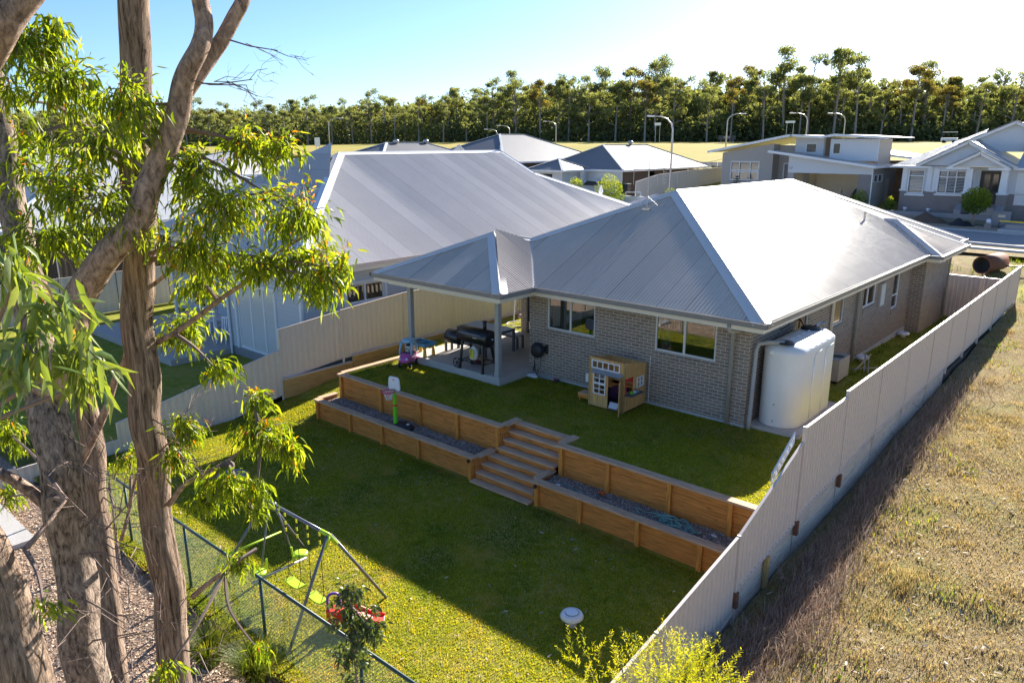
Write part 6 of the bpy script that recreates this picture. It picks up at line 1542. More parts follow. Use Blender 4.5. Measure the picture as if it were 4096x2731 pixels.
def wheelie(x, y, z, lab, m):
    W = thing('wheelie_bin', (x, y, z), lab, 'bin')
    MB().obox((x, y, z+.5), (.5, .58, .95), None).build('bin_body', M['black_pl'], W, bevel=.03); MB().obox((x, y-.02, z+1.01), (.56, .64, .07), None).build('lid', m, W, bevel=.02)
    for s in (-1, 1): MB().lathe((x+s*.22, y+.3, z+.1), [(.1, -.03), (.1, .03)], 12, axis=0).build('wheel', M['tyre'], W)
wheelie(-33.4, 45.3, 1.75, 'black wheelie bin with dark lid beside the white car', M['black_pl']); wheelie(-32.6, 45.2, 1.75, 'wheelie bin with deep green lid at the end of the beige fence', M['chainpost'])
# white hatchback
def car(x, y, z, rz, lab, scale=1.):
    C_ = thing('parked_car', (x, y, z), lab, 'car', None, rz); C_.scale = (scale,)*3
    L = [(-2.1, .45), (-2.15, .75), (-1.95, .95), (-1.55, 1.35), (-.9, 1.5), (.2, 1.48), (1.0, 1.0), (1.9, .85), (2.1, .65), (2.12, .42)]
    rings = []
    for px_, pz in L:
        w_ = .86 if pz < 1.1 else .68; rings.append([(px_, w_*a_, zz) for a_, zz in ((-1, .3), (-1, min(pz, .85)*.98), (-w_/.86*.97, pz), (w_/.86*.97, pz), (1, min(pz, .85)*.98), (1, .3))])
    loft(MB(), rings).build('body', M['carpaint'], C_, smooth=False, world=False, bevel=.04)
    gl = MB()
    for s in (-1, 1): gl.add([(-1.45, s*.80, .98), (.75, s*.80, .98), (.15, s*.70, 1.40), (-.95, s*.70, 1.42)], [(0, 1, 2, 3) if s < 0 else (3, 2, 1, 0)])
    gl.add([(.35, -.66, 1.42), (.35, .66, 1.42), (.98, .78, 1.03), (.98, -.78, 1.03)], [(0, 1, 2, 3)]); gl.build('windows', M['glass_dark'], C_, world=False)
    for wx in (-1.35, 1.3):
        for s in (-1, 1): wv = MB().lathe((wx, s*.80, .32), [(.2, -.1), (.32, -.09), (.32, .09), (.2, .1)], 20, axis=1).build('wheel', M['tyre'], C_, world=False, smooth=True); r_ = MB().lathe((wx, s*.80, .32), [(.19, -.105), (.19, .105)], 14, axis=1).build('rim', M['galv'], wv, world=False)
    for s in (-1, 1): MB().box(2.03, 2.10, s*.6-.18, s*.6+.18, .62, .75).build('headlight', M['whitepl'], C_, world=False)
    return C_
car(-35.6, 44.9, 1.55, -.15, 'white hatchback parked in front of the white garage door')
# clothes airer seen over the fence
# street lamps
def lamp(x, y, z, h, az, lab):
    T = thing('street_lamp', (x, y, z), lab, 'street lamp', None, az)
    MB().tube([(0, 0, -.4), (0, 0, h*.86), (.12, 0, h*.92), (.5, 0, h*.975), (1.1, 0, h), (1.75, 0, h*1.004)], [.10, .075, .07, .06, .05, .045], 8).build('pole', M['lampmetal'], T, smooth=True, world=False)
    MB().obox((1.95, 0, h*1.004), (.62, .26, .13), (0, -.05, 0)).build('lamp_head', M['whitepl'], T, world=False, bevel=.04)
CA = lambda deg: math.radians(deg)
lamp(-26.9, 43.2, .6, 8.1, CA(221), 'tall street lamp curving left in front of the white garage house')
lamp(-37.6, 75.6, 3.8, 6.2, CA(41), 'street lamp on the meadow edge left of the skillion house')
lamp(-29.2, 80, 3.8, 6.2, CA(221), 'street lamp behind the skillion roof, arm to the left')
lamp(-26.0, 84, 4.0, 6.0, CA(221), 'street lamp behind the clerestory roof beside the lattice sign')
lamp(-75.9, 89.6, 4.4, 5.6, CA(221), 'street lamp at the forest edge right of the dark tiled roof')
lamp(-81.9, 84.3, 4.4, 4.9, CA(221), 'short street lamp above the dark tiled ridge')
lamp(-83.8, 83.2, 4.4, 4.3, CA(221), 'lamp arm leaning left over the dark tiled roof')
lamp(-93, 55, 3.6, 6.5, CA(41), 'lone street lamp by the forest left of the vented roof')
# little signs at the meadow road
def sign(x, y, z, w_, h_, pole, m, lab, txt=None):
    T = thing('road_sign', (x, y, z), lab, 'sign')
    MB().tube([(x-w_*.35, y, z-.3), (x-w_*.35, y, z+pole+h_)], .04, 6).tube([(x+w_*.35, y, z-.3), (x+w_*.35, y, z+pole+h_)], .04, 6).build('post', M['lampmetal'], T)
    B(x-w_/2, x+w_/2, y-.08, y-.05, z+pole, z+pole+h_).build('board', m, T)
    if txt: text('lettering', txt, (x, y-.09, z+pole+h_/2), (PI/2, 0, 0), h_*1.0, M['white'], T)
sign(-58, 118, g(-58, 118), 3.4, .8, .6, M['letters'], 'black and white chevron board at the bend on the meadow road', '<<<')
sign(-68, 110, g(-68, 110), 1.3, .5, 3.2, M['whitepl'], 'small white street sign on a pole left of the chevron board')
sign(-44, 112, g(-44, 112), 1.6, .35, 3.4, M['whitepl'], 'small white street sign behind the skillion roof edge')
sign(-112, 66, g(-112, 66), 1.6, 1.6, .8, M['whitepl'], 'square white sign board at the forest edge on the far left')
GC = thing('golf_cart', (-26, 140, g(-26, 140)), 'white golf cart at the foot of the forest right of the skillion roof', 'golf cart'); zc = g(-26, 140)
MB().box(-27.3, -24.7, 139.5, 140.6, zc+.3, zc+.9).build('body', M['whitepl'], GC, bevel=.1); MB().box(-27.1, -24.9, 139.45, 140.65, zc+1.85, zc+1.95).build('roof', M['whitepl'], GC)
for x in (-27, -25):
    for y in (139.55, 140.55): MB().tube([(x, y, zc+.9), (x, y, zc+1.85)], .03, 6).build('post', M['black_pl'], GC)
for x in (-26.8, -25.2):
    for y in (139.5, 140.6): MB().lathe((x, y, zc+.25), [(.15, -.08), (.25, -.08), (.25, .08), (.15, .08)], 12, axis=1).build('wheel', M['tyre'], GC)
TRUNKS = {'stringy': [(-0.17, -13.81, 0.28, 0.21), (-0.1, -13.76, 1.03, 0.197), (-0.16, -13.72, 2.87, 0.19), (-0.06, -13.74, 4.29, 0.186), (0.01, -13.66, 5.54, 0.175), (0.17, -13.6, 6.68, 0.16), (0.3, -13.53, 7.72, 0.147), (0.36, -13.47, 8.52, 0.13)], 'iron': [(0.15, -14.67, 0.57, 0.26), (0.17, -14.66, 1.72, 0.225), (0.03, -14.59, 2.63, 0.215), (-0.04, -14.57, 3.26, 0.215), (-0.1, -14.54, 4.08, 0.22), (-0.12, -14.53, 4.36, 0.24)], 'limb': [(-0.1, -14.47, 4.47, 0.16), (0.09, -14.32, 5.02, 0.14), (0.19, -14.2, 5.32, 0.125), (0.37, -14.07, 5.62, 0.115), (0.59, -13.88, 6.02, 0.108), (0.69, -13.74, 6.33, 0.098), (0.77, -13.63, 6.64, 0.092), (0.8, -13.53, 6.88, 0.09), (0.86, -13.47, 7.08, 0.078), (0.95, -13.38, 7.31, 0.07), (0.94, -13.31, 7.51, 0.066), (0.89, -13.28, 7.75, 0.06), (0.87, -13.2, 8.02, 0.055)], 'fork': [(0.79, -13.5, 6.9, 0.06), (0.82, -13.38, 7.05, 0.066), (0.84, -13.21, 7.27, 0.066), (0.9, -13.12, 7.41, 0.062), (0.94, -13.02, 7.58, 0.06), (0.97, -12.95, 7.72, 0.055), (0.97, -12.84, 8.0, 0.05)], 'up': [(-0.18, -14.52, 4.34, 0.19), (-0.48, -14.44, 4.95, 0.17), (-0.74, -14.38, 5.55, 0.16), (-1.02, -14.29, 6.11, 0.14), (-1.21, -14.21, 6.61, 0.11), (-1.43, -14.15, 7.16, 0.09), (-1.67, -14.19, 7.63, 0.08)], 'behind': [(-1.17, -14.0, -0.5, 0.17), (-1.34, -13.95, 0.47, 0.15), (-1.5, -13.85, 1.9, 0.15), (-1.65, -13.77, 2.91, 0.15), (-1.73, -13.72, 3.66, 0.15), (-1.82, -13.8, 4.41, 0.13), (-2.02, -13.95, 5.27, 0.11), (-2.33, -13.95, 6.03, 0.1), (-2.8, -13.97, 7.15, 0.08)], 'corner': [(0.71, -15.2, 1.57, 0.27), (0.79, -15.25, 2.42, 0.23), (0.68, -15.26, 3.04, 0.2), (0.62, -15.3, 3.46, 0.19), (0.39, -15.34, 3.91, 0.18)], 'top': [(0.63, -14.85, 7.04, 0.12), (0.84, -14.71, 7.32, 0.115), (0.9, -14.61, 7.46, 0.1), (0.98, -14.48, 7.63, 0.09)], 'br1': [(-0.7, -14.27, 3.42, 0.06), (-0.59, -14.15, 3.67, 0.045), (-0.45, -13.94, 4.12, 0.036), (-0.29, -13.79, 4.54, 0.03), (0.12, -13.47, 4.84, 0.026), (0.47, -13.18, 5.16, 0.022), (0.72, -13.04, 5.34, 0.02), (0.96, -12.88, 5.58, 0.015), (1.24, -12.7, 5.78, 0.01)], 'br2': [(-0.29, -13.79, 4.54, 0.028), (-0.19, -13.73, 4.86, 0.024), (-0.06, -13.63, 5.2, 0.02), (0.25, -13.39, 5.53, 0.014), (0.46, -13.23, 5.85, 0.01)], 'br3': [(-0.23, -14.95, 3.83, 0.045), (-0.25, -14.77, 3.61, 0.05), (-0.19, -14.6, 3.37, 0.055)], 'br4': [(-1.01, -13.84, 6.98, 0.03), (-0.79, -13.72, 6.77, 0.034), (-0.41, -13.63, 6.46, 0.03), (-0.23, -13.53, 6.3, 0.02)], 'br5': [(-0.02, -13.65, 3.09, 0.03), (0.36, -13.62, 3.43, 0.022), (0.96, -13.51, 3.79, 0.016), (1.33, -13.35, 4.1, 0.01)], 'br6': [(0.21, -13.65, 2.15, 0.03), (0.6, -13.45, 2.51, 0.02), (0.96, -13.3, 2.82, 0.012)], 'br7': [(-0.81, -13.87, 2.5, 0.02), (-0.61, -13.79, 2.99, 0.018), (-0.38, -13.7, 3.47, 0.012), (0.25, -13.56, 3.87, 0.008)], 'br8': [(0.7, -15.08, 3.5, 0.025), (0.67, -14.93, 3.6, 0.02), (0.55, -14.71, 3.73, 0.012)]}
CLUSTERS = {'iron': [(-0.55, -14.13, 7.36, 0.41, 0.37, 1.2), (-0.41, -13.96, 7.5, 0.22, 0.19, 1), (-0.13, -14.01, 7.03, 0.47, 0.29, 1.2), (0.73, -13.86, 6.89, 0.29, 0.36, 1.3), (0.28, -13.96, 6.54, 0.54, 0.22, 0.9), (-0.65, -14.22, 6.57, 0.31, 0.31, 0.4), (-0.16, -14.19, 6.22, 0.56, 0.33, 0.9), (-0.11, -14.31, 5.75, 0.48, 0.3, 0.8), (0.31, -13.97, 6.04, 0.55, 0.33, 1), (-0.56, -14.29, 6.93, 0.19, 0.3, 0.6)], 'stringy': [(0.78, -13.45, 6.36, 0.35, 0.27, 1.1), (0.8, -12.95, 6.55, 0.32, 0.27, 1.0), (1.03, -12.77, 6.5, 0.29, 0.25, 0.9), (0.96, -13.27, 6.04, 0.59, 0.33, 1.1), (1.44, -12.87, 5.96, 0.33, 0.41, 1.0), (1.68, -12.84, 5.46, 0.22, 0.37, 1.1), (1.17, -13.12, 5.55, 0.53, 0.23, 0.9), (0.83, -13.51, 5.68, 0.44, 0.3, 1.1), (1.36, -12.8, 5.57, 0.31, 0.34, 0.8), (1.8, -12.71, 5.53, 0.08, 0.26, 0.8)], 'behind': [(0.16, -13.14, 5.26, 0.38, 0.19, 0.8), (-0.08, -13.25, 4.79, 0.39, 0.26, 0.8), (0.58, -13.31, 4.53, 0.24, 0.16, 0.8), (1.18, -13.26, 4.34, 0.23, 0.14, 0.9), (1.36, -13.33, 4.1, 0.29, 0.21, 1.3), (1.63, -13.27, 3.97, 0.15, 0.19, 1.2), (0.63, -13.7, 4.08, 0.22, 0.2, 1.0), (0.42, -13.74, 3.71, 0.2, 0.18, 0.8), (1.17, -13.63, 3.69, 0.36, 0.15, 1.1), (0.99, -13.72, 3.5, 0.29, 0.14, 1), (1.47, -13.52, 3.66, 0.19, 0.11, 1), (1.51, -13.56, 3.46, 0.11, 0.11, 0.8), (0.95, -13.48, 2.72, 0.23, 0.11, 0.9), (-0.89, -13.64, 3.35, 0.28, 0.23, 0.4), (1.33, -13.55, 1.99, 0.12, 0.16, 0.6), (1.05, -14.31, 2.09, 0.23, 0.1, 0.5)], 'corner': [(1.42, -15.2, 3.33, 0.14, 0.07, 0.8), (-1.33, -14.56, 3.76, 0.2, 0.3, 0.7), (-1.79, -14.57, 2.94, 0.16, 0.23, 0.5)]}
NEAR = [(3.38, -15.47, 5.86, 0.21, 0.15, 1.0), (3.44, -15.36, 5.66, 0.18, 0.13, 1), (3.48, -15.58, 5.7, 0.17, 0.13, 1), (3.15, -15.49, 5.99, 0.09, 0.1, 0.8), (3.37, -15.34, 5.5, 0.14, 0.08, 0.7)]
# ---------------- leaves, bark ----------------
GREENS = [(0, (.07, .13, .022)), (.25, (.16, .25, .025)), (.5, (.29, .39, .035)), (.68, (.42, .48, .05)), (.80, (.38, .42, .24)), (.90, (.6, .38, .02)), (1., (.6, .17, .015))]
M['leaf'] = attr_leaf('gum_leaf', GREENS, .38, .6, 30)
M['leaf_near'] = attr_leaf('gum_leaf_near', [(0, (.10, .18, .05)), (.4, (.24, .33, .10)), (.7, (.36, .43, .22)), (.93, (.5, .54, .40)), (1, (.6, .15, .02))], .3, .42, 40, spec=.55)
M['leaf_sapling'] = attr_leaf('sapling_leaf', [(0, (.05, .09, .045)), (.5, (.12, .18, .09)), (.85, (.22, .25, .10)), (1, (.45, .14, .05))], .35, .35, 30)
M['leaf_wattle'] = attr_leaf('wattle_leaf', [(0, (.16, .22, .01)), (.6, (.38, .42, .02)), (1, (.6, .58, .04))], .5, .5)
M['leaf_shrub'] = attr_leaf('shrub_leaf', [(0, (.07, .13, .015)), (.5, (.18, .26, .03)), (1, (.36, .40, .07))], .5, .5)
M['bark_string'] = m_bark('stringy_bark', (.05, .034, .026), (.46, .35, .27), 30, .08, 1.)
M['bark_iron'] = m_bark('rough_bark', (.045, .036, .03), (.48, .39, .32), 26, .35, 1.)
M['bark_limb'] = m_bark('limb_bark', (.13, .09, .07), (.50, .38, .31), 20, .5, .9)
M['twig'] = plain('twig', (.17, .12, .10), .85)
M['far_trunk'] = plain('far_trunk', (.34, .29, .25), .9, var=.3, vscale=1.)

def leaf_mesh(name, P, D, Lg, Wd, mat, rnd, parent=None, droop=.35):
    """many lance leaves: bases P, directions D, lengths, widths; each 4 quads-as-tris with a fold and a bend"""
    P = np.asarray(P); D = np.asarray(D); n = len(P); D = D/np.linalg.norm(D, axis=1, keepdims=True)
    A = np.cross(D, RNG.normal(size=(n, 3))); A /= np.linalg.norm(A, axis=1, keepdims=True); N = np.cross(D, A)
    Lg = np.asarray(Lg)[:, None]; Wd = np.asarray(Wd)[:, None]; dn = np.array([0, 0, -1.])
    sw = RNG.normal(0, .08, (n, 1))*Lg
    def pt(t, w, f=0): return P+D*Lg*t+A*Wd*w+N*f+dn*Lg*droop*t*t+A*sw*math.sin(PI*t)*1.5
    V = np.stack([pt(0, 0), pt(.28, .42, 0), pt(.28, -.42, 0), pt(.62, .36, 0), pt(.62, -.36, 0), pt(1., 0), pt(.3, 0, 1)+0, pt(.62, 0, 1)+0], 1)
    V[:, 6] = pt(.28, 0)-N*Wd*.12; V[:, 7] = pt(.62, 0)-N*Wd*.12
    tri = np.array([(0, 6, 1), (0, 2, 6), (1, 6, 7), (1, 7, 3), (2, 4, 7), (2, 7, 6), (3, 7, 5), (7, 4, 5)])
    F = (np.arange(n)[:, None, None]*8+tri[None]).reshape(-1, 3)
    return fast_mesh(name, V.reshape(-1, 3), F, mat, np.repeat(rnd, 8), parent)

def wobble(pts, amp, sub=4):
    out = smooth_path([Vector(p[:3]) for p in pts], sub); rad = np.interp(np.linspace(0, len(pts)-1, len(out)), range(len(pts)), [p[3] for p in pts])
    return [p+Vector((noise.noise(p*2.1), noise.noise(p*2.1+Vector((9, 0, 0))), 0))*amp*r*3 for p, r in zip(out, rad)], rad
def trunk_mesh(mb, pts, n=20, amp=.12, rough=.05, sub=8):
    P, R = wobble(pts, amp, sub); b = len(mb.v)
    mb.tube(P, list(R), n)
    for i in range(len(P)):       # ribs and lumps
        for k in range(n):
            v = Vector(mb.v[b+i*n+k]); d = (v-P[i]); a = k/n*2*PI
            f = 1+rough*2.2*noise.noise((math.cos(a)*3, math.sin(a)*3, P[i].z*.8))+rough*noise.noise((math.cos(a)*9, math.sin(a)*9, P[i].z*2.6))
            mb.v[b+i*n+k] = tuple(P[i]+d*f)
    return mb

def crown(name, clusters, mat, parent, anchors, leaf=(.075, .12), wid=(.018, .028), dens=1., seed=0, orange=.08, branchmat=None, droop=.35, cluster_r=.14):
    rng = np.random.default_rng(100+seed); P = []; D = []; rn = []; tb = MB(); Ls = []; Ws = []
    anc = [Vector(a[:3]) for a in anchors]
    for (x, y, z, rx, ry, k) in clusters:
        c = Vector((x, y, z)); a = min(anc, key=lambda q: (q-c).length); hub = c.lerp(a, .35)
        mid = a.lerp(c, .5)+Vector((rng.normal()*.04, rng.normal()*.04, rng.normal()*.03+.05))
        tb.tube(smooth_path([a, mid, c], 4), [.022-.0018*i for i in range(9)], 5)
        rad = (rx+ry)/2; nt_ = int(rx*ry*PI/(.085**2)*.95*k*dens)+3; hot = rng.random() < .45
        for _ in range(nt_):
            u = rng.normal(size=3); u /= np.linalg.norm(u); q = rng.random()**.5
            # right/up in the horizontal frame of the cluster
            off = np.array([.752, .659, 0])*u[0]*rx+np.array([0, 0, 1.])*u[1]*ry+np.array([-.659, .752, 0])*u[2]*rad*.9
            e = np.array(c)+off*q; o = np.array(c)+off*q*.35+np.array([0, 0, .05])
            if rng.random() < .55: tb.tube([Vector(o), Vector((o+e)/2+rng.normal(size=3)*.03), Vector(e)], [.006, .004, .002], 3, cap=False)
            nl = rng.integers(8, 14); dv = (e-o)/(np.linalg.norm(e-o)+1e-6); top = u[1]*q > .45
            for j in range(nl):
                t = rng.random(); P.append(e-dv*cluster_r*t+rng.normal(size=3)*.035)
                d = dv*.55+rng.normal(size=3)*.55+np.array([0, 0, -.75 if not top else .1]); D.append(d)
                r_ = rng.beta(2, 2.4)*.82
                if top and hot and rng.random() < orange*4: r_ = .84+.16*rng.random()
                elif rng.random() < orange*.35: r_ = .86+.14*rng.random()
                rn.append(r_); s = 1 if r_ < .84 else .7; Ls.append(rng.uniform(*leaf)*s); Ws.append(rng.uniform(*wid)*s)
    o = leaf_mesh(name, P, D, Ls, Ws, mat, np.array(rn), parent, droop)
    tb.build('branch', branchmat or M['twig'], parent)
    return o

def fg_tree(name, base, label, trunk_keys, bark, clusters, limb=(), thin=(), seed=0, **kw):
    T = thing(name, base, label, 'tree'); anchors = []
    mb = MB()
    for k in trunk_keys: trunk_mesh(mb, [(a[0], a[1], a[2], a[3]*.78) for a in TRUNKS[k]], 26, rough=.06); anchors += TRUNKS[k]
    mb.build('trunk', bark, T, smooth=True)
    for k in limb:
        trunk_mesh(MB(), TRUNKS[k], 20, rough=.05, amp=.25).build('limb', M['bark_limb'], T, smooth=True); anchors += TRUNKS[k]
    for k in thin:
        P_, R_2 = wobble(TRUNKS[k], .3, 5); MB().tube(P_, list(R_2), 8).build('branch', M['bark_limb'], T, smooth=True); anchors += TRUNKS[k]
    if clusters: crown('crown', clusters, M['leaf'], T, anchors, seed=seed, **kw)
    return T
def gp(k): x, y, z, r = TRUNKS[k][0]; return (x, y, -1.5)
# extend trunks down to the ground
for k in ('stringy', 'iron', 'behind', 'corner'):
    a, b = TRUNKS[k][0], TRUNKS[k][1]; d = (Vector(a[:3])-Vector(b[:3])).normalized(); 
    n_ = (a[2]+1.75)/max(.3, -d.z); p = Vector(a[:3])+d*n_*.6; TRUNKS[k].insert(0, (p.x, p.y, -1.75, a[3]*1.25))
fg_tree('gum_tree', gp('stringy'), 'tall stringybark gum with straight brown trunk right of the forked limb', ['stringy'], M['bark_string'], CLUSTERS['stringy'], seed=1, orange=.12)
TRUNKS['iron'] = TRUNKS['iron'][:-1]+TRUNKS['up'][1:]
fg_tree('gum_tree', gp('iron'), 'rough barked gum whose pale limb leans right and forks against the sky', ['iron'], M['bark_iron'], CLUSTERS['iron'], limb=['limb', 'fork'], thin=['br3', 'br4'], seed=2, orange=.05)
fg_tree('gum_tree', gp('behind'), 'slimmer brown gum trunk close behind the rough barked gum', ['behind'], M['bark_string'], CLUSTERS['behind'], thin=['br1', 'br2', 'br5', 'br6', 'br7'], seed=3, orange=.12, dens=1.15)
fg_tree('gum_tree', gp('corner'), 'thick dark gum trunk leaning out of the bottom left corner', ['corner'], M['bark_string'], CLUSTERS['corner'], thin=['br8'], seed=4)
# big-leaved bough close to the camera
NB = thing('gum_bough', NEAR[0][:3], 'close gum bough with large grey green leaves at the left edge', 'branch')
crown('leaves', NEAR, M['leaf_near'], NB, [(1.2, -15.6, 4.6)], leaf=(.10, .17), wid=(.026, .040), dens=.42, seed=9, orange=.02, droop=.25)
TL_ = TRUNKS['top']; P_, R_2 = wobble(TL_, .1, 5); tag(MB().tube(P_, list(R_2), 16).build('gum_limb', M['bark_limb'], loc=TL_[1][:3], smooth=True), 'thick smooth gum limb crossing the top left corner', 'branch')
# bare twigs
def bare(p, d, L, r, depth, mb, rng):
    q = p+d*L; m = p+d*L*.5+Vector(rng.normal(size=3))*L*.08
    mb.tube([p, m, q], [r, r*.75, r*.5], 4, cap=False)
    if depth > 0:
        for _ in range(rng.integers(2, 4)):
            t = rng.uniform(.35, 1.); nd = (d+Vector(rng.normal(size=3))*.55).normalized(); bare(p.lerp(q, t), nd, L*rng.uniform(.45, .75), r*.55, depth-1, mb, rng)
rng = np.random.default_rng(5)
tw = MB()
for k, idx, d in (('stringy', 5, (.6, .5, .25)), ('stringy', 7, (.7, .6, .3)), ('fork', 1, (.8, .6, .05)), ('fork', 3, (.8, .4, -.2)), ('limb', 8, (.7, .6, -.1))):
    x, y, z, r = TRUNKS[k][idx]; bare(Vector((x, y, z)), Vector(d).normalized(), .5, .007, 3, tw, rng)
for k in range(26):
    kk, idx = (('stringy', rng.integers(0, 4)), ('iron', rng.integers(1, 5)), ('behind', rng.integers(1, 5)))[rng.integers(0, 3)]
    a, b = TRUNKS[kk][idx], TRUNKS[kk][idx+1]; p = Vector(a[:3]).lerp(Vector(b[:3]), rng.random()); an = rng.uniform(-.5, 2.2)
    bare(p, Vector((math.cos(an), -abs(math.sin(an))*.3+.4*math.sin(an), rng.uniform(-.2, .5))).normalized(), rng.uniform(.5, 1.1), .011, 3, tw, rng)
tag(tw.build('dead_twigs', M['twig']), 'tangle of bare dead twigs between the gum trunks', 'twigs', kind='stuff')

# gum sapling by the wire fence
SP = thing('gum_sapling', (-.02, -11.6, -1.4), 'young round-leaved gum sapling in front of the wire fence beside the swing set', 'tree')
sx, sy2 = -.02, -11.6
MB().tube([(sx, sy2, -1.5), (sx+.05, sy2, -.6), (sx-.03, sy2+.05, .3), (sx+.05, sy2, 1.1)], [.022, .018, .012, .006], 6).build('trunk', M['bark_limb'], SP)
crown('crown', [(sx+.05, sy2, .75, .40, .42, .8), (sx-.08, sy2, .1, .36, .32, .6), (sx+.05, sy2, 1.1, .25, .22, .8), (sx+.25, sy2+.1, .6, .25, .25, .7), (sx-.05, sy2, -.4, .3, .25, .4)], M['leaf_sapling'], SP, [(sx, sy2, -.4), (sx, sy2, .3), (sx, sy2, .9)], leaf=(.06, .10), wid=(.030, .045), dens=.9, seed=20, orange=.04, droop=.2)
SP2 = thing('gum_sapling', (-6.75, -11.95, -1.45), 'thin staked sapling in the mulch between the big trunks', 'tree')
MB().tube([(-6.75, -11.95, -1.5), (-6.72, -11.95, -.7), (-6.8, -11.9, .1), (-6.75, -11.9, .8)], [.035, .03, .02, .01], 8).build('trunk', M['bark_limb'], SP2)
crown('crown', [(-6.8, -11.9, .6, .5, .4, .35), (-6.7, -11.8, 0, .4, .3, .25)], M['leaf_shrub'], SP2, [(-6.75, -11.9, .1)], dens=.3, seed=21)
# yellow wattle at the bottom, outside the right fence
WA = thing('wattle_bush', (3.7, -9.9, -1.8), 'bright yellow green wattle bush outside the fence at the bottom of the view', 'shrub')
mbw = MB()
for k in range(9):
    a = 2*PI*k/9; mbw.tube([(3.6, -10.1, -1.8), (3.6+.3*math.cos(a), -10.1+.3*math.sin(a), -.4), (3.6+.8*math.cos(a), -10.1+.8*math.sin(a), .75)], [.03, .018, .006], 5)
mbw.build('stem', M['twig'], WA)
def shoots(name, centre, rx, rz, n, mat, parent, leaf, wid, seed, zmin=-9, up=.8):
    rng = np.random.default_rng(seed); P = []; D = []; L = []; W_2 = []; rn = []
    for _ in range(n):
        u = rng.normal(size=3); u /= np.linalg.norm(u); q = rng.random()**.4; e = np.array(centre)+u*q*np.array([rx, rx, rz]); d = u*.5+np.array([0, 0, up])+rng.normal(size=3)*.25; d /= np.linalg.norm(d)
        if e[2] < zmin: continue
        Ls_ = rng.uniform(.18, .34); base = rng.uniform(.1, .7)
        for j in range(22):
            t = j/22; P.append(e+d*Ls_*t); an = rng.uniform(0, 2*PI); side = np.cross(d, [math.cos(an), math.sin(an), .3]); D.append(d*.7+side*.8); L.append(rng.uniform(*leaf)*(1-.4*t)); W_2.append(rng.uniform(*wid)); rn.append(min(1, base+.4*t))
    return leaf_mesh(name, P, D, L, W_2, mat, np.array(rn), parent, .15)
shoots('foliage', (3.75, -10.0, .40), .95, .62, 620, M['leaf_wattle'], WA, (.05, .085), (.007, .011), 31)
o_ = shoots('foliage', (2.25, -9.7, .15), .32, .45, 26, M['leaf_wattle'], WA, (.05, .085), (.007, .011), 32)
# strappy grass clumps near the wire fence
def clump(x, y, z, h, spread, n, mat, lab, seed, name='grass_clump', group=None):
    rng = np.random.default_rng(seed); V = []; F = []; rn = []
    for i in range(n):
        a = rng.uniform(0, 2*PI); r0 = rng.random()**.5*spread*.25; ln = h*rng.uniform(.6, 1.1); out = spread*rng.uniform(.2, 1.); w_ = rng.uniform(.004, .009); base = np.array([x+r0*math.cos(a), y+r0*math.sin(a), z]); dr = np.array([math.cos(a), math.sin(a), 0]); sd = np.array([-math.sin(a), math.cos(a), 0]); k = len(V)
        for j, t in enumerate((0, .35, .7, 1.)):
            p = base+dr*out*t**1.8+np.array([0, 0, ln*(t-.28*t**3)]); ww = w_*(1-t)**.5; V += [p-sd*ww, p+sd*ww]
        for j in range(3): F.append((k+2*j, k+2*j+1, k+2*j+3, k+2*j+2))
        rn += [rng.random()]*8
    o = fast_mesh(name, np.array(V)-np.array([x, y, z]), F, mat, rn, k=4); o.location = (x, y, z)
    return tag(o, lab, 'grass clump', group)
M['blade'] = attr_leaf('grass_strap', [(0, (.05, .09, .01)), (.6, (.14, .2, .025)), (1, (.35, .33, .1))], .5, .45)
clump(-2.35, -11.75, -1.45, .95, .55, 900, M['blade'], 'tall green strappy grass clump against the wire fence, nearer the sapling', 41)
clump(-3.3, -12.0, -1.45, .85, .6, 700, M['blade'], 'leaning green grass clump to the left of the taller one by the wire fence', 42)
clump(-5.2, -13.0, -1.45, .4, .4, 250, M['blade'], 'small grass tuft in the mulch left of the stringybark', 43)
# low shrubs in the garden bed
for i, (x, y, s, lab) in enumerate(((-3.6, -11.75, .45, 'straggly orange tipped shrub behind the wire fence under the swing set'), (-1.4, -12.0, .35, 'small leafy shrub at the foot of the gum sapling'), (-4.6, -11.9, .35, 'sparse green shrub in the mulch beside the wire fence'))):
    Tq = thing('garden_shrub', (x, y, -1.45), lab, 'shrub')
    mbq = MB(); 
    for k in range(5): a = 2*PI*k/5+i; mbq.tube([(x, y, -1.45), (x+.15*math.cos(a), y+.15*math.sin(a), -1.2), (x+s*.8*math.cos(a), y+s*.8*math.sin(a), -1.45+s*1.8)], [.01, .007, .003], 4)
    mbq.build('stem', M['twig'], Tq)
    crown('foliage', [(x, y, -1.45+s*1.3, s, s*.8, .45)], M['leaf'], Tq, [(x, y, -1.3)], leaf=(.04, .07), wid=(.012, .018), dens=.4, seed=50+i, orange=.3)

# ---------------- street trees and bushes ----------------
def leafy_ball(name, c, rx, rz, n, size, mat, parent, seed, gap=.35, aspect=.5):
    """leaf clumps spread through an uneven crown"""
    rng = np.random.default_rng(seed); U = rng.normal(size=(n, 3)); U /= np.linalg.norm(U, axis=1, keepdims=True)
    q = rng.random(n)**.33; lump = np.array([1+gap*noise.noise(tuple(u*2.2+seed)) for u in U])
    P = np.array(c)+U*(q*lump)[:, None]*np.array([rx, rx, rz]); D = U*.5+rng.normal(size=(n, 3))*.7
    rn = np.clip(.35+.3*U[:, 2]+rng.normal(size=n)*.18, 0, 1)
    return leaf_mesh(name, P, D, rng.uniform(.7, 1.3, n)*size, rng.uniform(.7, 1.3, n)*size*aspect, mat, rn, parent, .1)
TT = thing('clipped_tree', (-4.25, 47.9, .45), 'small clipped round tree on the verge before the white gabled house', 'tree')
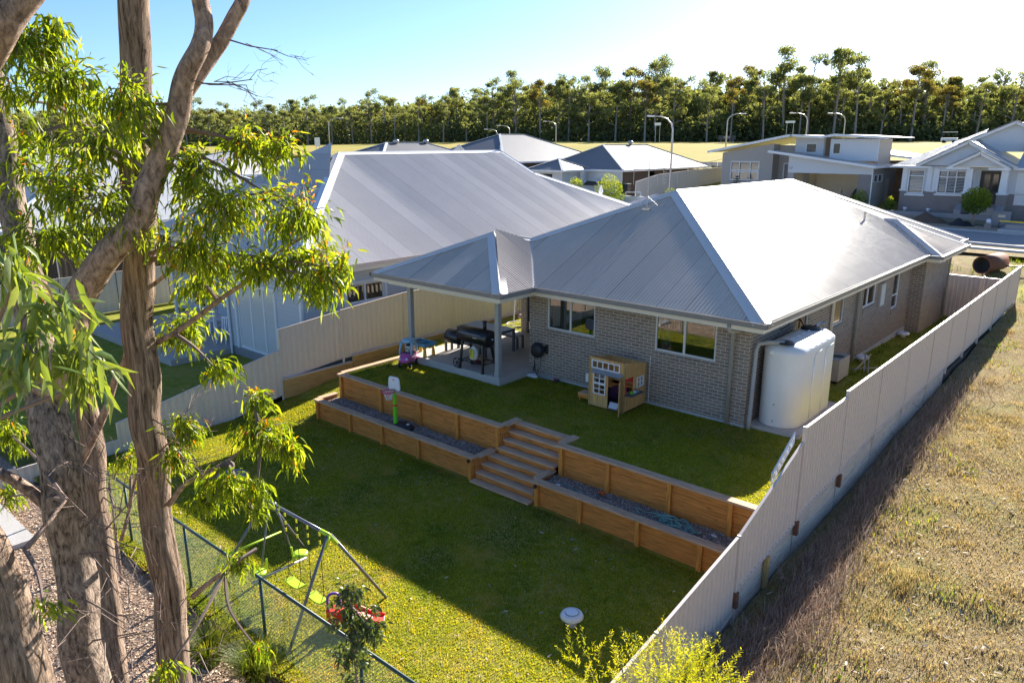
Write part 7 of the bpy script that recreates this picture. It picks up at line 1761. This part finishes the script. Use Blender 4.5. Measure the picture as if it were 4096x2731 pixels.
MB().tube([(-4.25, 47.9, .3), (-4.22, 47.9, 1.6)], [.09, .07], 8).build('trunk', M['bark_limb'], TT); leafy_ball('crown', (-4.22, 47.9, 2.45), .98, .95, 3800, .13, M['leaf_shrub'], TT, 61, .12)
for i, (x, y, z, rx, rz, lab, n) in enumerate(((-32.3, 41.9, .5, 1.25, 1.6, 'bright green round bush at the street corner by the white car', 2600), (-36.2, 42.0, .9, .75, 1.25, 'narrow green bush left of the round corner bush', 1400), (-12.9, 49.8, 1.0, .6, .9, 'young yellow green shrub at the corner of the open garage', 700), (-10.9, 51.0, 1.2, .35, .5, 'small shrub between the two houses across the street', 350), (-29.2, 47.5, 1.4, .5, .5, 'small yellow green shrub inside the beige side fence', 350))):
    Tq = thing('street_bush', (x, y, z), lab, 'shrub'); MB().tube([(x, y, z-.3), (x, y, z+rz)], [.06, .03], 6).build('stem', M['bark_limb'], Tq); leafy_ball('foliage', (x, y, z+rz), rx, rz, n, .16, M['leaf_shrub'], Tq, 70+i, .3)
Tq = thing('street_bush', (-34.3, 42.3, .7), 'low red leaved bush between the two green corner bushes', 'shrub'); leafy_ball('foliage', (-34.3, 42.3, 1.3), .8, .6, 900, .14, attr_leaf('red_leaf', [(0, (.08, .02, .02)), (1, (.3, .08, .06))], .5, .3), Tq, 80)
NPt = thing('norfolk_pine', (-24.6, 51.6, 1.4), 'sparse dark young pine in front of the beige wall windows', 'tree')
pb = MB(); pb.tube([(-24.6, 51.6, 1.3), (-24.6, 51.6, 3.6)], [.05, .015], 6)
for k in range(9):
    z = 1.8+.2*k
    for j in range(6): a = j*PI/3+k*.5; L = .95*(1-k/10); pb.tube([(-24.6, 51.6, z), (-24.6+L*math.cos(a), 51.6+L*math.sin(a), z+.1)], [.05, .03], 5)
pb.build('branches', plain('pine_dark', (.025, .04, .03), .9), NPt)

# weeds in the side passage and along the fence
def tufts(name, pts, h, mat, lab, kind='stuff', seed=0, w=.006, lean=.5, cat='weeds'):
    """pts: (n,3) bases; narrow bent blades as one mesh"""
    rng = np.random.default_rng(seed); P = np.asarray(pts, float); n = len(P); a = rng.uniform(0, 2*PI, n); hh = (rng.uniform(.5, 1.2, n)*h)[:, None]
    D = np.stack([np.cos(a), np.sin(a), np.zeros(n)], 1)*rng.uniform(0, lean, n)[:, None]; S = np.stack([-np.sin(a+.7), np.cos(a+.7), np.zeros(n)], 1)*w*rng.uniform(.6, 1.4, n)[:, None]
    Z = np.array([0, 0, 1.]); m = P+(Z*.6+D*.35)*hh; t = P+(Z*.95+D)*hh
    V = np.stack([P-S, P+S, m+S*.8, m-S*.8, t], 1).reshape(-1, 3); k = np.arange(n)[:, None, None]*5
    F = (k+np.array([(0, 1, 2), (0, 2, 3), (3, 2, 4)])[None]).reshape(-1, 3)
    o = fast_mesh(name, V, F, mat, np.repeat(rng.random(n), 5)); return tag(o, lab, cat, kind=kind)
def scatter(n, x0, x1, y0, y1, zf, rng, keep=None, patch=0, thr=0):
    X = rng.uniform(x0, x1, n); Y = rng.uniform(y0, y1, n); out = []
    for x, y in zip(X, Y):
        if keep and not keep(x, y): continue
        if patch and noise.noise((x*patch, y*patch, 4)) < thr: continue
        out.append((x, y, zf(x, y)))
    return out
M['turf_blade'] = attr_leaf('turf_blade', [(0, (.12, .16, .016)), (.5, (.24, .28, .024)), (.85, (.38, .36, .04)), (1, (.5, .42, .12))], .8, .6, spec=.05, patch=[(.45, .50, .66, (.09, .15, .02)), (.8, .56, .70, (.42, .32, .14))])
M['dry_blade'] = attr_leaf('dry_blade', [(0, (.20, .14, .05)), (.35, (.42, .30, .12)), (.7, (.56, .44, .25)), (.9, (.46, .37, .16)), (1, (.18, .24, .05))], .8, .45, spec=.1, tint=(1.15, 1.1, .85))
M['weed_blade'] = attr_leaf('weed_blade', [(0, (.05, .10, .01)), (.6, (.13, .2, .02)), (1, (.3, .32, .06))], .5, .45)
M['dead_weed'] = attr_leaf('dead_weed', [(0, (.22, .14, .10)), (.6, (.42, .30, .22)), (1, (.62, .5, .4))], .8, .25, tint=(1, 1, 1))
rg = np.random.default_rng(77)
inside = lambda x, y: not (-11.1 < x < 2.3 and y > -4.75)
pts = scatter(250000, -12.7, 2.25, -11.6, -4.3, lambda x, y: lz(x, y) if x > -11 or y > -6.2 else lz(x, y), rg, lambda x, y: y < -4.75 or x < -11.1)
pts += scatter(16000, -12.65, -10.5, -4.4, 12, lambda x, y: lz(min(x, -11.01), y), rg, lambda x, y: x < -11.1 or y > 3)
tufts('lower_lawn_grass', pts, .032, M['turf_blade'], 'short mown turf of the lower lawn', seed=1, w=.006, cat='grass')
solid = lambda x, y: not ((-10.6 < x < -6.6 and y > -1.5) or (x < .05 and y > -.02) or (x > .0 and x < 1.35 and .1 < y < 3.15) or (-3.85 < x < -2.7 and y > -1.15) or (x < .5 and y > 13.9) or (x < -10.8 and y > -3.9 and y < -3.7) or (-4.6 < x < -2.45 and y < -3.15))
pts = scatter(90000, -10.8, 2.25, -3.66, -.0, uz, rg, solid)+scatter(16000, .03, 2.25, 0, 18.2, uz, rg, solid)
tufts('upper_lawn_grass', pts, .032, M['turf_blade'], 'short mown turf of the upper lawn', seed=2, w=.006, cat='grass')
pts = scatter(5000, .1, 2.2, 3.2, 18, uz, rg, solid, 1.3, .05)
tufts('passage_weeds', pts, .16, M['weed_blade'], 'green weeds in the side passage', seed=3, w=.008)
# dry field
fzz = lambda x, y: fz(x, y)
pts = scatter(130000, 2.4, 14, -15, 8, fzz, rg, lambda x, y: y > -12 or x > 3)+scatter(40000, 2.4, 18, 8, 30, fzz, rg)
tufts('field_grass', pts, .06, M['dry_blade'], 'dry straw coloured grass of the vacant block', seed=4, w=.006, lean=1.3, cat='grass')
cl_ = scatter(800, 2.5, 13, -14, 26, fzz, rg); pts = []
for x, y, z in cl_:
    k = rg.integers(30, 90); r = rg.uniform(.08, .25); pts += [(x+a, y+b, fz(x+a, y+b)) for a, b in rg.normal(0, r, (k, 2))]
tufts('field_tussocks', pts, .12, M['dry_blade'], 'taller straw tussocks scattered over the vacant block', seed=5, w=.005, lean=1.2, cat='grass')
pts = scatter(14000, 2.4, 9, -12, 24, fzz, rg, None, .45, .2)
tufts('field_green_weeds', pts, .13, M['weed_blade'], 'green weed patches in the dry field', seed=6, w=.010, lean=.8)
# brown dead weeds and shrubs heaped along the fence
pts = []
for cy_, cx_, n_, r_, h_ in ((-6.5, 2.9, 5000, .8, .4), (-5.0, 3.1, 6500, .9, .55), (-3.6, 3.2, 5500, .7, .55), (-2.2, 3.0, 4500, .6, .6), (-.6, 3.0, 3500, .6, .6), (1.2, 2.9, 3500, .7, .8), (3.4, 2.8, 4000, .8, .9), (5.4, 2.8, 3500, .8, .9), (7.5, 2.8, 2500, .8, .7), (10, 2.7, 1500, 1.1, .5), (-8.5, 3.0, 2500, 1., .3)):
    for a, b in rg.normal(0, 1, (int(n_*.28), 2)): 
        x, y = cx_+abs(a)*r_*.55-.35, cy_+b*r_; 
        if x > 2.5: pts.append((x, y, fz(x, y)))
tufts('dead_weeds', pts, .36, M['dead_weed'], 'tangle of brown dead weeds along the foot of the right fence', seed=7, w=.005, lean=1.1)
rngb = np.random.default_rng(8); dbm = MB()
for k in range(60):
    y = rngb.uniform(-6.5, 9); x = 2.55+abs(rngb.normal())*.5; an = rngb.uniform(0, PI); bare(Vector((x, y, fz(x, y))), Vector((math.cos(an)*.6, math.sin(an)*.5, .9)).normalized(), rngb.uniform(.3, .55), .008, 3, dbm, rngb)
tag(dbm.build('dead_shrubs', plain('dead_twig', (.22, .15, .12), .9)), 'brown leafless shrubs leaning on the right fence', 'dead shrubs', kind='stuff')
pts = scatter(16000, -8, 14, 20, 38, lambda x, y: g(x, y)+.03, rg, lambda x, y: not (x < 2.3 and y < 24), .35, -.1)
tufts('verge_weeds', pts, .22, M['weed_blade'], 'weeds on the front verge by the rusty pipe', seed=9, w=.012)

# bark chips, litter
def chips(name, n, x0, x1, y0, y1, zf, size, cols, lab, seed, keep=None):
    rng = np.random.default_rng(seed); pts = np.array(scatter(n, x0, x1, y0, y1, zf, rng, keep)); n = len(pts); a = rng.uniform(0, PI, n); 
    d = np.stack([np.cos(a), np.sin(a), rng.normal(0, .35, n)], 1); s_ = np.stack([-np.sin(a), np.cos(a), rng.normal(0, .35, n)], 1); L = (rng.uniform(.4, 1.3, n)*size)[:, None]; W_3 = L*rng.uniform(.15, .4, n)[:, None]
    P = pts+np.array([0, 0, size*.22]); V = np.stack([P-d*L-s_*W_3, P+d*L-s_*W_3, P+d*L*.9+s_*W_3, P-d*L+s_*W_3], 1).reshape(-1, 3); F = np.arange(4*n).reshape(-1, 4)
    t = NT(name+'_mat'); at_ = t.n('ShaderNodeAttribute', _attribute_name='rnd'); m = t.done(t.bsdf(t.ramp(at_.outputs['Fac'], cols), .85, 0, None, .2))
    o = fast_mesh(name, V, F, m, np.repeat(rng.random(n), 4), k=4); return tag(o, lab, 'litter', kind='stuff')
chips('bark_chips', 70000, -13, .6, -15.5, -11.45, mz, .028, [(0, (.2, .12, .08)), (.5, (.55, .38, .26)), (1, (.8, .64, .48))], 'loose bark chips under the gum trees', 90)
chips('planter_chips', 9000, -10.9, -4.65, -4.56, -3.87, pm_z, .022, [(0, (.14, .11, .09)), (.6, (.45, .38, .33)), (1, (.75, .67, .58))], 'grey bark chips in the left planter', 91)
chips('planter_chips', 7500, -2.68, 2.24, -4.56, -3.87, pm_z, .022, [(0, (.14, .11, .09)), (.6, (.45, .38, .33)), (1, (.75, .67, .58))], 'grey bark chips in the right planter', 92)
chips('fallen_leaves', 420, -10, 2.2, -11, -4.8, lambda x, y: -1.25, .035, [(0, (.2, .15, .08)), (1, (.5, .45, .33))], 'fallen gum leaves scattered over the lower lawn', 93, lambda x, y: noise.noise((x*.8, y*.8, 0)) > -.1 or y > -6)
chips('field_litter', 2600, 2.5, 12, -15, 4, lambda x, y: fz(x, y)+.03, .045, [(0, (.25, .2, .14)), (1, (.6, .52, .42))], 'pale dry leaves scattered in the dry field', 94)

# ---------------- forest beyond the meadow ----------------
M['leaf_far'] = attr_leaf('far_gum_leaf', [(0, (.10, .115, .06)), (.4, (.2, .225, .10)), (.75, (.31, .33, .14)), (1, (.42, .42, .18))], .7, .45, spec=.1, tint=(1.4, 1.35, .6))
M['leaf_far2'] = attr_leaf('far_gum_leaf_brown', [(0, (.09, .085, .05)), (.5, (.19, .18, .085)), (1, (.32, .28, .13))], .7, .45, spec=.1)
def far_tree(seed, H_, mat, spread=1., bare_=.42, n=2600):
    rng = np.random.default_rng(seed); T = bpy.data.objects.new('forest_gum', None); COL.objects.link(T); tb = MB(); P = []; D = []; L = []; rn = []
    lean = rng.normal(0, .03, 2); tb.tube([(0, 0, -1), (lean[0]*H_*.5, lean[1]*H_*.5, H_*.5), (lean[0]*H_, lean[1]*H_, H_*.88)], [.32, .22, .07], 6)
    clumps = []
    nb = rng.integers(9, 17)
    for k in range(nb):
        z0_ = H_*rng.uniform(bare_, .85); a = rng.uniform(0, 2*PI); r_ = H_*rng.uniform(.05, .21)*spread*(1.25-.5*(z0_/H_)); z1_ = z0_+H_*rng.uniform(.04, .16)
        c = (lean[0]*z0_+r_*math.cos(a), lean[1]*z0_+r_*math.sin(a), z1_); tb.tube([(lean[0]*z0_*.95, lean[1]*z0_*.95, z0_), ((c[0])*.6, (c[1])*.6, (z0_+z1_)/2+.2), c], [.11, .07, .03], 4, cap=False); clumps.append((c, H_*rng.uniform(.035, .095)))
    clumps.append(((lean[0]*H_, lean[1]*H_, H_*.93), H_*.07))
    for c, r_ in clumps:
        m = n//len(clumps); sh = rng.uniform(-.12, .12)
        for _ in range(m):
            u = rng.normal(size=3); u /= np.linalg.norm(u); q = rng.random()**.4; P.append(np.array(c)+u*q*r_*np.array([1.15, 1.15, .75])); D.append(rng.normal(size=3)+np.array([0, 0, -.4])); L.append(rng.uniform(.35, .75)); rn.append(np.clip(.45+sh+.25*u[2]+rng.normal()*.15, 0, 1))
    tb.build('trunk', M['far_trunk'], T); leaf_mesh('crown', P, D, L, [l*.42 for l in L], mat, np.array(rn), T, .1)
    return T
temps = [far_tree(200, 20, M['leaf_far'], 1., .38), far_tree(201, 19, M['leaf_far'], 1.2, .3), far_tree(202, 20.5, M['leaf_far'], .85, .42), far_tree(203, 17, M['leaf_far'], 1.15, .3), far_tree(204, 18, M['leaf_far2'], 1.1, .4), far_tree(205, 15, M['leaf_far'], 1., .22), far_tree(206, 20, M['leaf_far2'], 1.1, .5)]
flab = ['tall straight gum with high sparse crown in the forest line', 'broad crowned green gum in the forest line', 'slender very tall gum standing over the forest line', 'leafy mid height gum in the forest line', 'brownish rounded gum in the forest line', 'low bushy gum at the forest edge', 'tall gum with bronze tinted crown in the forest line']
for t_, l_ in zip(temps, flab): tag(t_, l_, 'tree', 'gum trees of the forest beyond the meadow')
used = set(); rf_ = np.random.default_rng(12)
def forest_at(xd):           # distance of the forest edge by bearing (x on a 2352 wide view)
    return interp(xd, [0, 420, 800, 1100, 1300, 1550, 2000, 2360], [275, 265, 245, 208, 190, 170, 172, 176])
yaw = math.radians(41.24); spots = []
for row in range(4):
    xd = -40+row*9
    while xd < 2420:
        D_ = forest_at(xd)*(1+.035*row)+rf_.normal()*2; th = math.atan((xd-1176)/1727.); a = yaw-th; fx, fy = -math.sin(a), math.cos(a); dist = D_/math.cos(th)
        spots.append((CAMXY[0]+fx*dist, CAMXY[1]+fy*dist, row, xd)); xd += (1727*6.2/D_)*rf_.uniform(.75, 1.25)*1.02
print('forest trees', len(spots))
if len(spots) > 292: spots = [s for i, s in enumerate(spots) if (i*292)//len(spots) != ((i-1)*292)//len(spots)]
for x, y, row, xd in spots:
    w_ = [.22, .25, .18, .15, .03, .13, .04] if row < 2 else [.25, .25, .2, .1, .08, .02, .1]
    if xd > 1950: w_ = [.15, .2, .08, .17, .18, .1, .12]
    if xd < 1000: w_ = [.15, .3, .03, .28, .04, .18, .02]
    i = int(rf_.choice(7, p=np.array(w_)/sum(w_))); t_ = temps[i]
    if i not in used: used.add(i); o = t_
    else: o = copy_tree(t_)
    s_ = rf_.uniform(.74, 1.14)*interp(xd, [0, 700, 1000, 1300, 1500, 1900, 2000, 2400], [.80, .76, .73, .84, .92, .92, .80, .77]); o.location = (x, y, g(x, y)-.2); o.scale = (s_*rf_.uniform(.9, 1.15), s_*rf_.uniform(.9, 1.15), s_); o.rotation_euler = (0, 0, rf_.uniform(0, 2*PI))
for i, t_ in enumerate(temps):
    if i not in used:
        for c in list(t_.children): bpy.data.objects.remove(c)
        bpy.data.objects.remove(t_)
# understorey: dense low growth that closes the view between the trunks
n = 100000; P = []; L = []; D = []; rn = []
XD = rf_.uniform(-60, 2440, n); U_ = rf_.random(n)
for xd, u in zip(XD, U_):
    D_ = forest_at(xd)*rf_.uniform(1.005, 1.16); th = math.atan((xd-1176)/1727.); a = yaw-th; dist = D_/math.cos(th); x, y = CAMXY[0]-math.sin(a)*dist, CAMXY[1]+math.cos(a)*dist
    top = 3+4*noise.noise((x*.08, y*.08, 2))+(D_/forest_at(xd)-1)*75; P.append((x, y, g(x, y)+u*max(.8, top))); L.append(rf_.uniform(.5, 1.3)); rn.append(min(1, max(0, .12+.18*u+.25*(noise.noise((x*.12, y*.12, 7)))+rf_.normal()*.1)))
D = rf_.normal(size=(n, 3))
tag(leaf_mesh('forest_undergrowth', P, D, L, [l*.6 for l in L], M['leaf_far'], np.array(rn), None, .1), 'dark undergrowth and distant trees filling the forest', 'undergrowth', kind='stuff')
n = 26000; P = []; L = []; rn = []
XD = rf_.uniform(-60, 2440, n); U_ = rf_.random(n)
for xd, u in zip(XD, U_):
    D_ = forest_at(xd)*rf_.uniform(1.16, 1.34); th = math.atan((xd-1176)/1727.); a = yaw-th; dist = D_/math.cos(th); x, y = CAMXY[0]-math.sin(a)*dist, CAMXY[1]+math.cos(a)*dist
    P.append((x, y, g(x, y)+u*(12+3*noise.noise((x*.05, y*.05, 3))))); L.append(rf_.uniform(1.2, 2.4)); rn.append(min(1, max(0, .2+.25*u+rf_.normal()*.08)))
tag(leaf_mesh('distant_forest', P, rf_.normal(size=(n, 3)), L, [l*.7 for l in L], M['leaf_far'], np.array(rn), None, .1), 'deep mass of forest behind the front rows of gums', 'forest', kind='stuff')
# haze between us and the forest
hz = B(-420, 320, -60, 520, -40, 60)
t = NT('haze_air'); pv = t.n('ShaderNodeVolumePrincipled', Density=.0006); pv.inputs['Color'].default_value = (.8, .88, 1, 1); t.l(pv.outputs[0], t.out.inputs[1])
HAZE = False
if HAZE: tag(hz.build('haze', t.m), 'thin pale haze', 'haze', kind='stuff')
